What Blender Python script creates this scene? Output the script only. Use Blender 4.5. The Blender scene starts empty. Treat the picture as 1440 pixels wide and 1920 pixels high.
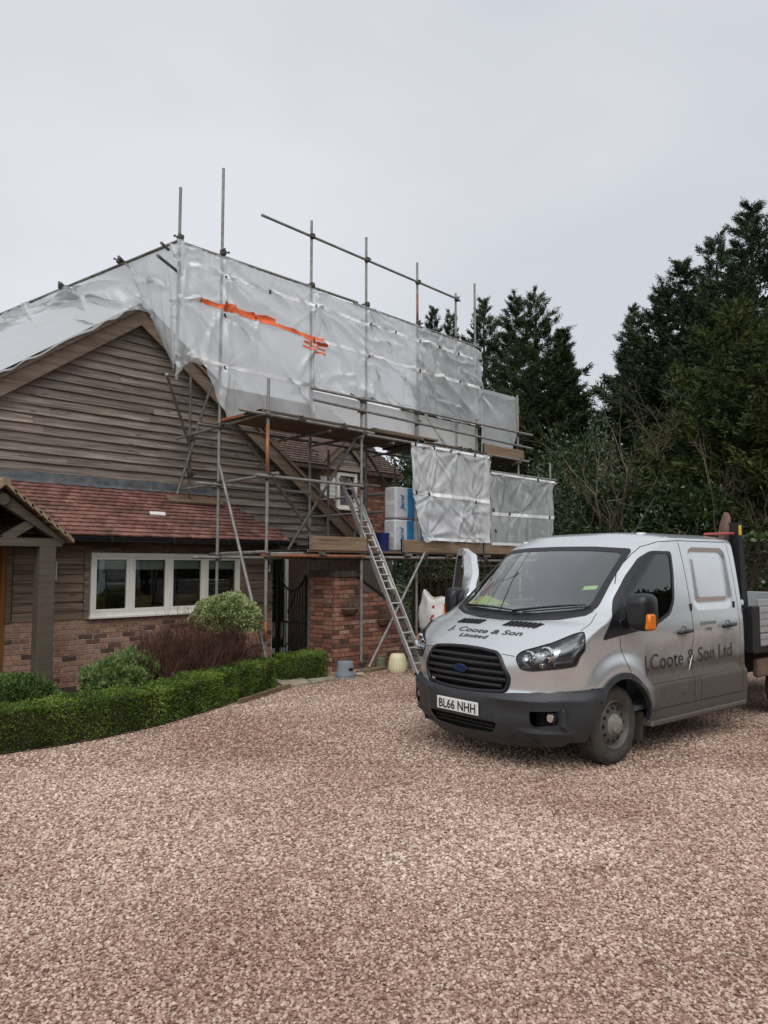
# Driveway with a scaffolded, sheeted barn house and a parked crew-cab tipper.
import bpy, math, random
import numpy as np
from mathutils import Vector, Matrix
from mathutils.geometry import delaunay_2d_cdt

S = bpy.context.scene
COL = S.collection
random.seed(7)
RNG = np.random.default_rng(7)
R = math.radians
# ---------------------------------------------------------------- camera
CAM_H = 1.74
cd = bpy.data.cameras.new('camera')
cam = bpy.data.objects.new('camera', cd)
COL.objects.link(cam)
cam.location = (0, 0, CAM_H)
cam.rotation_euler = (R(90 + 4.165), 0, R(44.36 - 90))
cd.sensor_fit = 'VERTICAL'
cd.sensor_height = 36
cd.lens = 26.006
cd.clip_start = .05
cd.clip_end = 2000
S.camera = cam
# ---------------------------------------------------------------- sky, sun, exposure
SUN_EL, SUN_AZ = 52, 220        # degrees; azimuth counter-clockwise from +X
wd = bpy.data.worlds.new('World')
S.world = wd
wd.use_nodes = True
wn = wd.node_tree.nodes
wl = wd.node_tree.links
wn.clear()
wo = wn.new('ShaderNodeOutputWorld')
bg = wn.new('ShaderNodeBackground')
bg.inputs[1].default_value = .1
sky = wn.new('ShaderNodeTexSky')
sky.sky_type = 'NISHITA'
sky.sun_disc = False
sky.sun_elevation = R(SUN_EL)
sky.sun_rotation = R(90 - SUN_AZ)
tcw = wn.new('ShaderNodeTexCoord')
mpw = wn.new('ShaderNodeMapping')
mpw.inputs['Scale'].default_value = (1.0, 1.0, 2.2)
nzw = wn.new('ShaderNodeTexNoise')
nzw.inputs['Scale'].default_value = 1.6
nzw.inputs['Detail'].default_value = 4
nzw.inputs['Roughness'].default_value = .45
rmp = wn.new('ShaderNodeValToRGB')
rmp.color_ramp.elements[0].position = .36
rmp.color_ramp.elements[0].color = (.81, .835, .895, 1)
rmp.color_ramp.elements[1].position = .64
rmp.color_ramp.elements[1].color = (.965, .985, 1.03, 1)
vml = wn.new('ShaderNodeVectorMath')
vml.operation = 'SCALE'
vml.inputs['Scale'].default_value = 7.6
mxw = wn.new('ShaderNodeMix')
mxw.data_type = 'RGBA'
mxw.inputs[0].default_value = .93
wl.new(tcw.outputs['Generated'], mpw.inputs[0])
wl.new(mpw.outputs[0], nzw.inputs['Vector'])
wl.new(nzw.outputs[0], rmp.inputs[0])
wl.new(rmp.outputs[0], vml.inputs[0])
wl.new(sky.outputs[0], mxw.inputs[6])
wl.new(vml.outputs[0], mxw.inputs[7])
wl.new(mxw.outputs[2], bg.inputs[0])
wl.new(bg.outputs[0], wo.inputs[0])
sd = bpy.data.lights.new('sun', 'SUN')
sd.energy = 1.5
sd.angle = R(50)
sd.color = (1, .97, .93)
sun = bpy.data.objects.new('sun', sd)
COL.objects.link(sun)
sun.location = (0, 0, 30)
sun.rotation_euler = (R(90 - SUN_EL), 0, R(SUN_AZ + 90))
S.view_settings.view_transform = 'Standard'
S.view_settings.look = 'None'
S.view_settings.exposure = .12
S.view_settings.gamma = 1
S.render.engine = 'CYCLES'
S.cycles.max_bounces = 6
S.cycles.diffuse_bounces = 3
S.cycles.glossy_bounces = 3
S.cycles.transmission_bounces = 5
S.cycles.transparent_max_bounces = 10
S.cycles.use_denoising = True

# ---------------------------------------------------------------- helpers
class MB:
    def __init__(s):
        s.v = []
        s.f = []
    def add(s, v, f):
        o = len(s.v)
        s.v += [tuple(map(float, p)) for p in v]
        s.f += [tuple(i + o for i in q) for q in f]
        return s
    def box(s, lo, hi):
        x0, y0, z0 = lo
        x1, y1, z1 = hi
        return s.add([(x0,y0,z0),(x1,y0,z0),(x1,y1,z0),(x0,y1,z0),(x0,y0,z1),(x1,y0,z1),(x1,y1,z1),(x0,y1,z1)],
                     [(0,3,2,1),(4,5,6,7),(0,1,5,4),(1,2,6,5),(2,3,7,6),(3,0,4,7)])
    def rbox(s, lo, hi, b=.004):
        """box with chamfered edges"""
        lo = np.array(lo, float); hi = np.array(hi, float)
        v = []; idx = {}
        for sx in (0, 1):
            for sy in (0, 1):
                for sz in (0, 1):
                    for a in range(3):
                        p = np.array([(lo, hi)[q][i] for i, q in enumerate((sx, sy, sz))])
                        for i, q in enumerate((sx, sy, sz)):
                            if i != a:
                                p[i] += b if q == 0 else -b
                        idx[(sx, sy, sz, a)] = len(v)
                        v.append(p)
        f = []
        c = (lo + hi) / 2
        def face(q):
            pts = [v[i] for i in q]
            m = sum(pts) / len(pts)
            nn = np.cross(pts[1] - pts[0], pts[2] - pts[0])
            f.append(tuple(q) if nn @ (m - c) > 0 else tuple(reversed(q)))
        for a in range(3):
            o1, o2 = [i for i in range(3) if i != a]
            for sgn in (0, 1):
                q = []
                for (p, r) in ((0, 0), (1, 0), (1, 1), (0, 1)):
                    k = [0, 0, 0]; k[a] = sgn; k[o1] = p; k[o2] = r
                    q.append(idx[(*k, a)])
                face(q)
            for p in (0, 1):
                for r in (0, 1):
                    k = [0, 0, 0]; k[o1] = p; k[o2] = r
                    k0 = list(k); k1 = list(k); k1[a] = 1
                    face([idx[(*k0, o1)], idx[(*k1, o1)], idx[(*k1, o2)], idx[(*k0, o2)]])
        for sx in (0, 1):
            for sy in (0, 1):
                for sz in (0, 1):
                    face([idx[(sx, sy, sz, a)] for a in range(3)])
        return s.add(v, f)
    def bar(s, p, q, w, h, up=(0, 0, 1)):
        """rectangular bar from p to q; w sideways, h along up"""
        p = Vector(p); q = Vector(q)
        d = (q - p).normalized()
        u = Vector(up)
        sd_ = d.cross(u).normalized()
        u = sd_.cross(d).normalized()
        v = []
        for e in (p, q):
            for a, b in ((-1, -1), (1, -1), (1, 1), (-1, 1)):
                v.append(e + sd_ * (a * w / 2) + u * (b * h / 2))
        return s.add(v, [(0,1,2,3),(7,6,5,4),(0,4,5,1),(1,5,6,2),(2,6,7,3),(3,7,4,0)])
    def tube(s, p, q, r, n=10, r2=None, cap=True):
        p = Vector(p); q = Vector(q)
        d = (q - p).normalized()
        a = d.orthogonal().normalized()
        b = d.cross(a)
        r2 = r if r2 is None else r2
        v = []
        for e, rr in ((p, r), (q, r2)):
            for i in range(n):
                t = 2 * math.pi * i / n
                v.append(e + a * (math.cos(t) * rr) + b * (math.sin(t) * rr))
        f = [(i, (i + 1) % n, n + (i + 1) % n, n + i) for i in range(n)]
        if cap:
            f += [tuple(range(n - 1, -1, -1)), tuple(range(n, 2 * n))]
        return s.add(v, f)
    def path(s, pts, r, n=8):
        pts = [Vector(p) for p in pts]
        rs = r if hasattr(r, '__len__') else [r] * len(pts)
        v = []
        a = None
        for i, p in enumerate(pts):
            d = (pts[min(i + 1, len(pts) - 1)] - pts[max(i - 1, 0)]).normalized()
            if a is None:
                a = d.orthogonal().normalized()
            a = (a - d * a.dot(d)).normalized()
            b = d.cross(a)
            for k in range(n):
                t = 2 * math.pi * k / n
                v.append(p + a * (math.cos(t) * rs[i]) + b * (math.sin(t) * rs[i]))
        f = []
        for i in range(len(pts) - 1):
            for k in range(n):
                k2 = (k + 1) % n
                f.append((i*n + k, i*n + k2, (i+1)*n + k2, (i+1)*n + k))
        f += [tuple(range(n - 1, -1, -1)), tuple(range((len(pts)-1)*n, len(pts)*n))]
        return s.add(v, f)
    def lathe(s, prof, n=24, c=(0, 0, 0), ax=2, lean=None):
        """prof: list of (r, h); revolved about axis ax through c"""
        v = []
        for r, h in prof:
            for k in range(n):
                t = 2 * math.pi * k / n
                p = [0, 0, 0]
                p[(ax + 1) % 3] = r * math.cos(t)
                p[(ax + 2) % 3] = r * math.sin(t)
                p[ax] = h
                v.append((p[0] + c[0], p[1] + c[1], p[2] + c[2]))
        f = []
        for i in range(len(prof) - 1):
            for k in range(n):
                k2 = (k + 1) % n
                f.append((i*n + k, i*n + k2, (i+1)*n + k2, (i+1)*n + k))
        return s.add(v, f)
    def prism(s, poly, d):
        """poly: 3D points of a planar face, extruded by vector d"""
        n = len(poly)
        d = Vector(d)
        v = [Vector(p) for p in poly] + [Vector(p) + d for p in poly]
        nn = Vector((0, 0, 0))
        for i in range(n):
            nn += v[i].cross(v[(i + 1) % n])
        top = tuple(range(n, 2 * n)); bot = tuple(range(n - 1, -1, -1))
        sides = [(i, (i + 1) % n, n + (i + 1) % n, n + i) for i in range(n)]
        f = [top, bot] + sides
        if nn.dot(d) < 0:
            f = [tuple(reversed(q)) for q in f]
        return s.add(v, f)
    def me(s, name='mesh'):
        m = bpy.data.meshes.new(name)
        m.from_pydata(s.v, [], s.f)
        m.update()
        return m

def npmesh(name, v, f):
    """v (N,3), f (M,k) numpy"""
    v = np.ascontiguousarray(v, dtype=np.float32)
    f = np.ascontiguousarray(f, dtype=np.int32)
    m = bpy.data.meshes.new(name)
    m.vertices.add(len(v))
    m.vertices.foreach_set('co', v.ravel())
    k = f.shape[1]
    m.loops.add(f.size)
    m.loops.foreach_set('vertex_index', f.ravel())
    m.polygons.add(len(f))
    m.polygons.foreach_set('loop_start', np.arange(0, f.size, k, dtype=np.int32))
    m.polygons.foreach_set('loop_total', np.full(len(f), k, dtype=np.int32))
    m.update(calc_edges=True)
    return m

WL = {}
def obj(name, me, mat, parent=None, loc=(0, 0, 0), smooth=False, local=False, rot=None, label=None, cat=None, group=None, kind=None, sharp=None):
    if isinstance(me, MB):
        me = me.me(name)
    o = bpy.data.objects.new(name, me)
    COL.objects.link(o)
    if mat is not None and len(me.materials) == 0:
        for m in (mat if isinstance(mat, (list, tuple)) else [mat]):
            me.materials.append(m)
    if smooth and len(me.polygons):
        me.polygons.foreach_set('use_smooth', np.ones(len(me.polygons), dtype=bool))
        if sharp:
            me.set_sharp_from_angle(angle=R(sharp))
    L = Vector(loc)
    if parent is not None:
        o.parent = parent
        o.location = L if local else L - WL.get(parent.name, Vector((0, 0, 0)))
    else:
        o.location = L
    WL[o.name] = L
    if rot:
        o.rotation_euler = rot
    tag(o, label, cat, group, kind)
    return o
def tag(o, label=None, cat=None, group=None, kind=None):
    for k, v in (('label', label), ('category', cat), ('group', group), ('kind', kind)):
        if v:
            o[k] = v
    return o
def root(name, loc, label, cat, group=None, rz=0):
    o = bpy.data.objects.new(name, None)
    o.empty_display_size = .2
    COL.objects.link(o)
    o.location = loc
    o.rotation_euler = (0, 0, rz)
    WL[o.name] = Vector(loc)
    return tag(o, label, cat, group)

# ---------------------------------------------------------------- materials
class NT:
    def __init__(s, name):
        s.m = bpy.data.materials.new(name)
        s.m.use_nodes = True
        s.t = s.m.node_tree
        s.n = s.t.nodes
        s.b = s.n['Principled BSDF']
        s.out = s.n['Material Output']
    def N(s, t, **kw):
        n = s.n.new(t)
        for k, v in kw.items():
            if k.startswith('i_'):
                key = k[2:]
                key = int(key) if key.isdigit() else key.replace('_', ' ')
                n.inputs[key].default_value = v
            else:
                setattr(n, k, v)
        return n
    def L(s, a, b):
        s.t.links.new(a, b)
    def co(s, scale=(1, 1, 1), rnd=0, kind='Object'):
        """object coordinates, scaled, shifted per object"""
        tc = s.N('ShaderNodeTexCoord')
        mp = s.N('ShaderNodeMapping')
        mp.inputs['Scale'].default_value = scale
        s.L(tc.outputs[kind], mp.inputs[0])
        if rnd:
            oi = s.N('ShaderNodeObjectInfo')
            ml = s.N('ShaderNodeMath', operation='MULTIPLY')
            ml.inputs[1].default_value = rnd
            s.L(oi.outputs['Random'], ml.inputs[0])
            cb = s.N('ShaderNodeCombineXYZ')
            for i in range(3):
                s.L(ml.outputs[0], cb.inputs[i])
            s.L(cb.outputs[0], mp.inputs['Location'])
        return mp.outputs[0]
    def noise(s, v, scale, detail=4, rough=.55, dist=0):
        n = s.N('ShaderNodeTexNoise')
        n.inputs['Scale'].default_value = scale
        n.inputs['Detail'].default_value = detail
        n.inputs['Roughness'].default_value = rough
        n.inputs['Distortion'].default_value = dist
        s.L(v, n.inputs['Vector'])
        return n.outputs[0]
    def ramp(s, v, stops):
        r = s.N('ShaderNodeValToRGB')
        e = r.color_ramp.elements
        while len(e) < len(stops):
            e.new(.5)
        for i, (p, c) in enumerate(stops):
            e[i].position = p
            e[i].color = (*c, 1) if len(c) == 3 else c
        s.L(v, r.inputs[0])
        return r.outputs[0]
    def mix(s, a, b, f, mode='MIX'):
        n = s.N('ShaderNodeMix', data_type='RGBA', blend_type=mode)
        for sock, val in ((n.inputs[6], a), (n.inputs[7], b), (n.inputs[0], f)):
            if isinstance(val, (int, float)):
                sock.default_value = val
            elif isinstance(val, tuple):
                sock.default_value = (*val, 1)
            else:
                s.L(val, sock)
        return n.outputs[2]
    def math(s, op, a, b=None):
        n = s.N('ShaderNodeMath', operation=op)
        for i, val in enumerate((a, b)):
            if val is None:
                continue
            if isinstance(val, (int, float)):
                n.inputs[i].default_value = val
            else:
                s.L(val, n.inputs[i])
        return n.outputs[0]
    def bump(s, h, strength=.3, dist=.01):
        b = s.N('ShaderNodeBump')
        b.inputs['Strength'].default_value = strength
        b.inputs['Distance'].default_value = dist
        s.L(h, b.inputs['Height'])
        s.L(b.outputs[0], s.b.inputs['Normal'])
    def rnd(s):
        return s.N('ShaderNodeObjectInfo').outputs['Random']
    def base(s, c):
        if isinstance(c, tuple):
            s.b.inputs['Base Color'].default_value = (*c, 1)
        else:
            s.L(c, s.b.inputs['Base Color'])
    def set(s, **kw):
        for k, v in kw.items():
            s.b.inputs[k.replace('_', ' ')].default_value = v
        return s

def plain(name, c, rough=.6, var=.25, scale=12, metal=0, bump=.1, spec=None, coat=0, rnd=0):
    t = NT(name)
    v = t.co()
    n = t.noise(v, scale, 5)
    lo = tuple(x * (1 - var) for x in c)
    hi = tuple(min(1, x * (1 + var)) for x in c)
    col = t.ramp(n, [(.3, lo), (.7, hi)])
    if rnd:
        k = t.ramp(t.rnd(), [(0, (1 - rnd,) * 3), (1, (1 + rnd,) * 3)])
        col = t.mix(col, k, 1, 'MULTIPLY')
    t.base(col)
    t.set(Roughness=rough, Metallic=metal)
    if spec is not None:
        t.b.inputs['Specular IOR Level'].default_value = spec
    if coat:
        t.b.inputs['Coat Weight'].default_value = coat
    if bump:
        t.bump(n, bump, .01)
    return t.m

def wood(name, dark, mid, light, grain=(1.2, 30, 30), rough=.75, rnd=.25, knots=True, streak=.5):
    t = NT(name)
    v = t.co(grain, 40)
    n = t.noise(v, 1.0, 6, .6, .6)
    col = t.ramp(n, [(.28, dark), (.5, mid), (.75, light)])
    # slow weathering patches
    v2 = t.co((.8, 3, 3), 17)
    w = t.noise(v2, 1.4, 3)
    col = t.mix(col, t.ramp(w, [(.3, (.62, .60, .58)), (.7, (1.2, 1.18, 1.16))]), streak, 'MULTIPLY')
    if rnd:
        k = t.ramp(t.rnd(), [(0, (1 - rnd, 1 - rnd, 1 - rnd)), (.5, (1, 1, 1)), (1, (1 + rnd, 1 + rnd * .9, 1 + rnd * .8))])
        col = t.mix(col, k, 1, 'MULTIPLY')
    h = n
    if knots:
        vo = t.N('ShaderNodeTexVoronoi')
        vo.inputs['Scale'].default_value = 1
        t.L(t.co((1.9, 9, 9), 23), vo.inputs['Vector'])
        kn = t.ramp(vo.outputs['Distance'], [(.06, (.22, .2, .18)), (.13, (1, 1, 1))])
        col = t.mix(col, kn, .85, 'MULTIPLY')
    t.base(col)
    t.set(Roughness=rough)
    t.b.inputs['Specular IOR Level'].default_value = .25
    t.bump(h, .35, .006)
    return t.m

M = {}
M['board'] = wood('weathered_boards', (.110, .090, .072), (.27, .226, .188), (.48, .425, .372), rnd=.18)
M['oak'] = wood('oak_boards', (.085, .056, .037), (.20, .145, .103), (.31, .235, .175), rnd=.22)
M['beam'] = wood('old_beam', (.045, .030, .020), (.11, .072, .045), (.20, .15, .11), grain=(2, 12, 12), rnd=.2)
M['post'] = wood('painted_post', (.075, .061, .046), (.115, .095, .073), (.15, .126, .10), rnd=.05, knots=False, streak=.25)
M['plank'] = wood('scaffold_planks', (.14, .098, .062), (.25, .18, .118), (.34, .26, .18), rnd=.25)
M['deck'] = wood('deck_planks', (.075, .054, .038), (.14, .10, .072), (.20, .15, .11), rnd=.25)
M['rafter'] = wood('verge_board', (.12, .088, .062), (.24, .185, .135), (.34, .27, .205), rnd=.1, knots=False)
M['pine'] = wood('pine_furniture', (.28, .17, .07), (.42, .27, .12), (.5, .34, .17), rnd=.1, knots=False)

def brick_mat(name, stops, rough=.85):
    t = NT(name)
    col = t.ramp(t.rnd(), stops)
    v = t.co((1, 1, 1), 30)
    n = t.noise(v, 22, 5)
    col = t.mix(col, t.ramp(n, [(.3, (.65, .63, .62)), (.68, (1.25, 1.2, 1.17))]), 1, 'MULTIPLY')
    n2 = t.noise(v, 6, 3)
    col = t.mix(col, (.30, .27, .25), t.ramp(n2, [(.58, (0, 0, 0)), (.75, (.45, .45, .45))]))
    t.base(col)
    t.set(Roughness=rough)
    t.b.inputs['Specular IOR Level'].default_value = .2
    t.bump(n, .5, .006)
    return t.m
M['brick'] = brick_mat('house_bricks', [(0, (.105, .068, .054)), (.15, (.17, .10, .077)), (.24, (.36, .205, .150)), (.5, (.43, .250, .182)), (.8, (.49, .305, .23)), (1, (.46, .29, .195))])
M['gbrick'] = brick_mat('garden_wall_bricks', [(0, (.12, .072, .058)), (.3, (.26, .118, .085)), (.65, (.36, .165, .115)), (.85, (.34, .18, .13)), (1, (.43, .29, .22))])
M['mortar'] = plain('mortar', (.58, .50, .43), .95, .2, 30)
M['gmortar'] = plain('dark_mortar', (.15, .118, .098), .95, .3, 20)
M['coping'] = plain('mossy_coping', (.085, .075, .062), .95, .45, 14, bump=.4, rnd=.35)

def tile_mat(name, a, b, c):
    t = NT(name)
    col = t.ramp(t.rnd(), [(0, a), (.5, b), (1, c)])
    v = t.co((1, 1, 1), 11)
    n = t.noise(v, 16, 5)
    col = t.mix(col, t.ramp(n, [(.3, (.6, .58, .57)), (.7, (1.25, 1.22, 1.2))]), 1, 'MULTIPLY')
    geo = t.N('ShaderNodeNewGeometry')
    n2 = t.noise(geo.outputs['Position'], 1.7, 4, .6)
    col = t.mix(col, (.055, .048, .036), t.ramp(n2, [(.5, (0, 0, 0)), (.70, (.6, .6, .6))]))
    n3 = t.noise(geo.outputs['Position'], 26, 3, .6)
    col = t.mix(col, (.42, .40, .34), t.ramp(n3, [(.72, (0, 0, 0)), (.80, (.35, .35, .35))]))
    t.base(col)
    t.set(Roughness=.8)
    t.b.inputs['Specular IOR Level'].default_value = .3
    t.bump(n, .4, .006)
    return t.m
M['tile'] = tile_mat('clay_tiles', (.18, .084, .068), (.255, .122, .100), (.32, .165, .138))
M['tiledark'] = tile_mat('aged_tiles', (.078, .053, .045), (.11, .072, .059), (.145, .095, .079))
M['verge'] = plain('verge_mortar', (.30, .22, .14), .9, .3, 10, bump=.3)
M['lead'] = plain('lead_flashing', (.135, .145, .150), .6, .4, 7, metal=.3, bump=.25)
M['cream'] = plain('cream_paint', (.88, .86, .76), .45, .05, 6, bump=.04)
M['white'] = plain('white_paint', (.78, .78, .75), .5, .06, 8, bump=.04)
M['black'] = plain('black_plastic', (.012, .013, .016), .38, .3, 9, bump=.05)
M['iron'] = plain('wrought_iron', (.015, .015, .016), .5, .4, 20, metal=.4)
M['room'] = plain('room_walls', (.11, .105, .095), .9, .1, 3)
M['blind'] = plain('blind_cloth', (.72, .71, .66), .9, .04, 20)
M['door'] = wood('oak_door', (.16, .062, .015), (.25, .105, .028), (.31, .14, .045), grain=(20, 20, 1.2), rnd=0, knots=False, streak=.2)
M['stone'] = plain('paving', (.34, .29, .225), .9, .3, 9, bump=.3, rnd=.2)
M['block'] = plain('concrete_block', (.19, .185, .17), .95, .25, 25, bump=.4, rnd=.2)

def tube_mat(name, c, rust, amt):
    t = NT(name)
    v = t.co((1, 1, 1), 30)
    n = t.noise(v, 9, 5)
    col = t.ramp(n, [(.3, tuple(x * .65 for x in c)), (.7, tuple(x * 1.2 for x in c))])
    n2 = t.noise(v, 3.2, 5, .65)
    col = t.mix(col, rust, t.ramp(n2, [(.62 - amt, (0, 0, 0)), (.72 - amt, (.9, .9, .9))]))
    t.base(col)
    t.set(Roughness=.55, Metallic=.35)
    t.bump(n, .15, .004)
    return t.m
M['tube'] = tube_mat('galvanised_tube', (.30, .29, .27), (.17, .125, .09), .02)
M['tubedark'] = tube_mat('weathered_tube', (.20, .19, .175), (.12, .085, .06), .10)
M['tubeorange'] = tube_mat('orange_painted_tube', (.40, .15, .07), (.24, .17, .13), .10)
M['coupler'] = plain('coupler_steel', (.085, .08, .075), .6, .4, 30, metal=.4)
M['alu'] = plain('aluminium', (.60, .60, .58), .42, .12, 14, metal=.75)

def glass_mat(name, tint, mul=1.7, rough=0.0):
    t = NT(name)
    t.n.remove(t.b)
    tr = t.N('ShaderNodeBsdfTransparent')
    tr.inputs[0].default_value = (*tint, 1)
    gl = t.N('ShaderNodeBsdfGlossy')
    gl.inputs['Roughness'].default_value = rough
    gl.inputs[0].default_value = (.95, .97, .97, 1)
    fr = t.N('ShaderNodeFresnel')
    fr.inputs[0].default_value = 1.5
    mm = t.math('MULTIPLY', fr.outputs[0], mul)
    mm = t.math('MINIMUM', mm, 1.0)
    mx = t.N('ShaderNodeMixShader')
    t.L(mm, mx.inputs[0])
    t.L(tr.outputs[0], mx.inputs[1])
    t.L(gl.outputs[0], mx.inputs[2])
    t.L(mx.outputs[0], t.out.inputs[0])
    return t.m
M['glass'] = glass_mat('window_glass', (.78, .82, .80), 1.6)
M['carglass'] = glass_mat('windscreen_glass', (.78, .85, .80), 3.6)
M['darkglass'] = glass_mat('side_glass', (.42, .46, .45), 1.5)
M['lens'] = glass_mat('lamp_lens', (.93, .95, .96), 1.3)

def sheet_mat(name, clear=.22, c=(.78, .80, .80), trans=.5):
    """thin translucent reinforced polythene"""
    t = NT(name)
    v = t.co()
    n = t.noise(v, 1.7, 5, .6)
    col = t.ramp(n, [(.3, tuple(x * .90 for x in c)), (.7, tuple(min(1, x * 1.07) for x in c))])
    t.n.remove(t.b)
    n2 = t.noise(v, 160, 2)
    bp = t.N('ShaderNodeBump')
    bp.inputs['Strength'].default_value = .12
    bp.inputs['Distance'].default_value = .003
    t.L(n2, bp.inputs['Height'])
    df = t.N('ShaderNodeBsdfDiffuse')
    tl = t.N('ShaderNodeBsdfTranslucent')
    gl = t.N('ShaderNodeBsdfGlossy')
    gl.inputs['Roughness'].default_value = .30
    tp = t.N('ShaderNodeBsdfTransparent')
    for s_ in (df, tl):
        t.L(col, s_.inputs[0])
    for s_ in (df, gl):
        t.L(bp.outputs[0], s_.inputs['Normal'])
    m1 = t.N('ShaderNodeMixShader', i_0=trans)
    t.L(df.outputs[0], m1.inputs[1]); t.L(tl.outputs[0], m1.inputs[2])
    fr = t.N('ShaderNodeFresnel')
    m2 = t.N('ShaderNodeMixShader')
    t.L(t.math('ADD', t.math('MULTIPLY', fr.outputs[0], 1.2), .04), m2.inputs[0])
    t.L(m1.outputs[0], m2.inputs[1]); t.L(gl.outputs[0], m2.inputs[2])
    m3 = t.N('ShaderNodeMixShader')
    if clear:
        cl = t.ramp(n, [(.30, (clear * 1.35,) * 3), (.70, (clear * .7,) * 3)])
        t.L(cl, m3.inputs[0])
    else:
        m3.inputs[0].default_value = 0
    t.L(m2.outputs[0], m3.inputs[1]); t.L(tp.outputs[0], m3.inputs[2])
    t.L(m3.outputs[0], t.out.inputs[0])
    return t.m
M['sheet'] = sheet_mat('polythene_sheet', .24, (.73, .765, .768))
M['sheetclear'] = sheet_mat('clear_polythene_sheet', .30, (.74, .79, .785), .35)
M['sheetmilky'] = sheet_mat('milky_polythene_sheet', .20, (.93, .97, .975), .22)
M['screen'] = sheet_mat('pale_screen', .10, (.86, .86, .84))
M['band'] = plain('sheet_band', (.90, .91, .91), .5, .04, 30, bump=.1)
M['tape'] = plain('orange_tape', (.85, .16, .045), .5, .15, 9)

def leaf_mat(name, dark, mid, light, scale=3.0, rough=.55, spec=.35, fine=60):
    t = NT(name)
    geo = t.N('ShaderNodeNewGeometry')
    n = t.noise(geo.outputs['Position'], scale, 4, .6)
    n2 = t.noise(geo.outputs['Position'], fine, 2, .6)
    f = t.math('ADD', t.math('MULTIPLY', n, .55), t.math('MULTIPLY', n2, .45))
    t.base(t.ramp(f, [(.36, dark), (.5, mid), (.64, light)]))
    t.set(Roughness=rough)
    t.b.inputs['Specular IOR Level'].default_value = spec
    return t.m
M['box'] = leaf_mat('box_leaves', (.018, .042, .004), (.082, .150, .014), (.24, .33, .050), 2.2, .45, .4, 90)
M['conifer'] = leaf_mat('cypress_foliage', (.016, .028, .011), (.042, .064, .025), (.10, .13, .052), .55, .7, .2, 7)
M['conifer2'] = leaf_mat('blue_cypress_foliage', (.018, .031, .017), (.047, .070, .034), (.105, .135, .068), .6, .7, .2, 7)
M['golden'] = leaf_mat('golden_cypress_foliage', (.020, .032, .009), (.056, .076, .022), (.125, .14, .045), .7, .7, .2, 7)
M['laurel'] = leaf_mat('laurel_leaves', (.014, .028, .008), (.042, .075, .022), (.13, .19, .075), 1.4, .3, .5, 18)
M['hebe'] = leaf_mat('hebe_leaves', (.030, .060, .012), (.085, .140, .035), (.17, .25, .075), 3, .5, .35, 70)
M['fine'] = leaf_mat('feathery_leaves', (.07, .115, .032), (.165, .24, .075), (.30, .39, .14), 3.5, .55, .3, 50)
M['varieg'] = leaf_mat('variegated_leaves', (.10, .135, .045), (.27, .33, .12), (.56, .60, .33), 6, .45, .4, 55)
M['holly'] = leaf_mat('holly_leaves', (.012, .028, .008), (.034, .064, .018), (.085, .13, .045), 1.2, .35, .5, 12)
M['deadleaf'] = plain('dead_leaves', (.16, .095, .045), .9, .5, 14, bump=0)
M['twig'] = plain('red_brown_twigs', (.098, .043, .027), .8, .45, 5, bump=0)
M['bark'] = plain('bare_branches', (.16, .125, .085), .9, .4, 3, bump=0)
M['trunk'] = plain('trunk_bark', (.055, .042, .032), .95, .4, 8, bump=.4)

def gravel_mat():
    t = NT('gravel_bed')
    v = t.co()
    vo = t.N('ShaderNodeTexVoronoi')
    vo.inputs['Scale'].default_value = 52
    t.L(v, vo.inputs['Vector'])
    sep = t.N('ShaderNodeSeparateColor')
    t.L(vo.outputs['Color'], sep.inputs[0])
    col = t.ramp(sep.outputs[0], [(0, (.28, .185, .150)), (.3, (.45, .31, .255)), (.6, (.58, .42, .35)), (.85, (.68, .53, .44)), (1, (.80, .70, .60))])
    edge = t.ramp(vo.outputs['Distance'], [(.25, (1, 1, 1)), (.62, (.50, .44, .40))])
    col = t.mix(col, edge, 1, 'MULTIPLY')
    n = t.noise(v, .55, 4, .55)
    col = t.mix(col, t.ramp(n, [(.34, (.77, .69, .64)), (.66, (1.12, 1.13, 1.09))]), 1, 'MULTIPLY')
    t.base(col)
    t.set(Roughness=.85)
    t.b.inputs['Specular IOR Level'].default_value = .3
    t.bump(t.math('SUBTRACT', 1.0, vo.outputs['Distance']), .9, .02)
    return t.m
M['gravelbed'] = gravel_mat()
def stone_mat():
    t = NT('gravel_stones')
    r = t.rnd()
    col = t.ramp(r, [(0, (.21, .135, .108)), (.10, (.32, .205, .165)), (.32, (.46, .322, .264)), (.58, (.58, .432, .355)), (.8, (.68, .54, .445)), (.94, (.80, .70, .60)), (1, (.52, .45, .38))])
    geo = t.N('ShaderNodeNewGeometry')
    n = t.noise(geo.outputs['Position'], .55, 4, .55)
    col = t.mix(col, t.ramp(n, [(.34, (.77, .69, .64)), (.66, (1.12, 1.13, 1.09))]), 1, 'MULTIPLY')
    n2 = t.noise(geo.outputs['Position'], 120, 3)
    col = t.mix(col, t.ramp(n2, [(.3, (.8, .8, .8)), (.7, (1.15, 1.15, 1.15))]), 1, 'MULTIPLY')
    t.base(col)
    t.set(Roughness=.75)
    t.b.inputs['Specular IOR Level'].default_value = .35
    return t.m
M['stones'] = stone_mat()
M['grass'] = leaf_mat('rough_grass', (.02, .03, .008), (.045, .06, .018), (.08, .095, .03), 1, .9, .1, 9)
M['soil'] = plain('bed_soil', (.055, .038, .026), .95, .45, 18, bump=.6)
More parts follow.
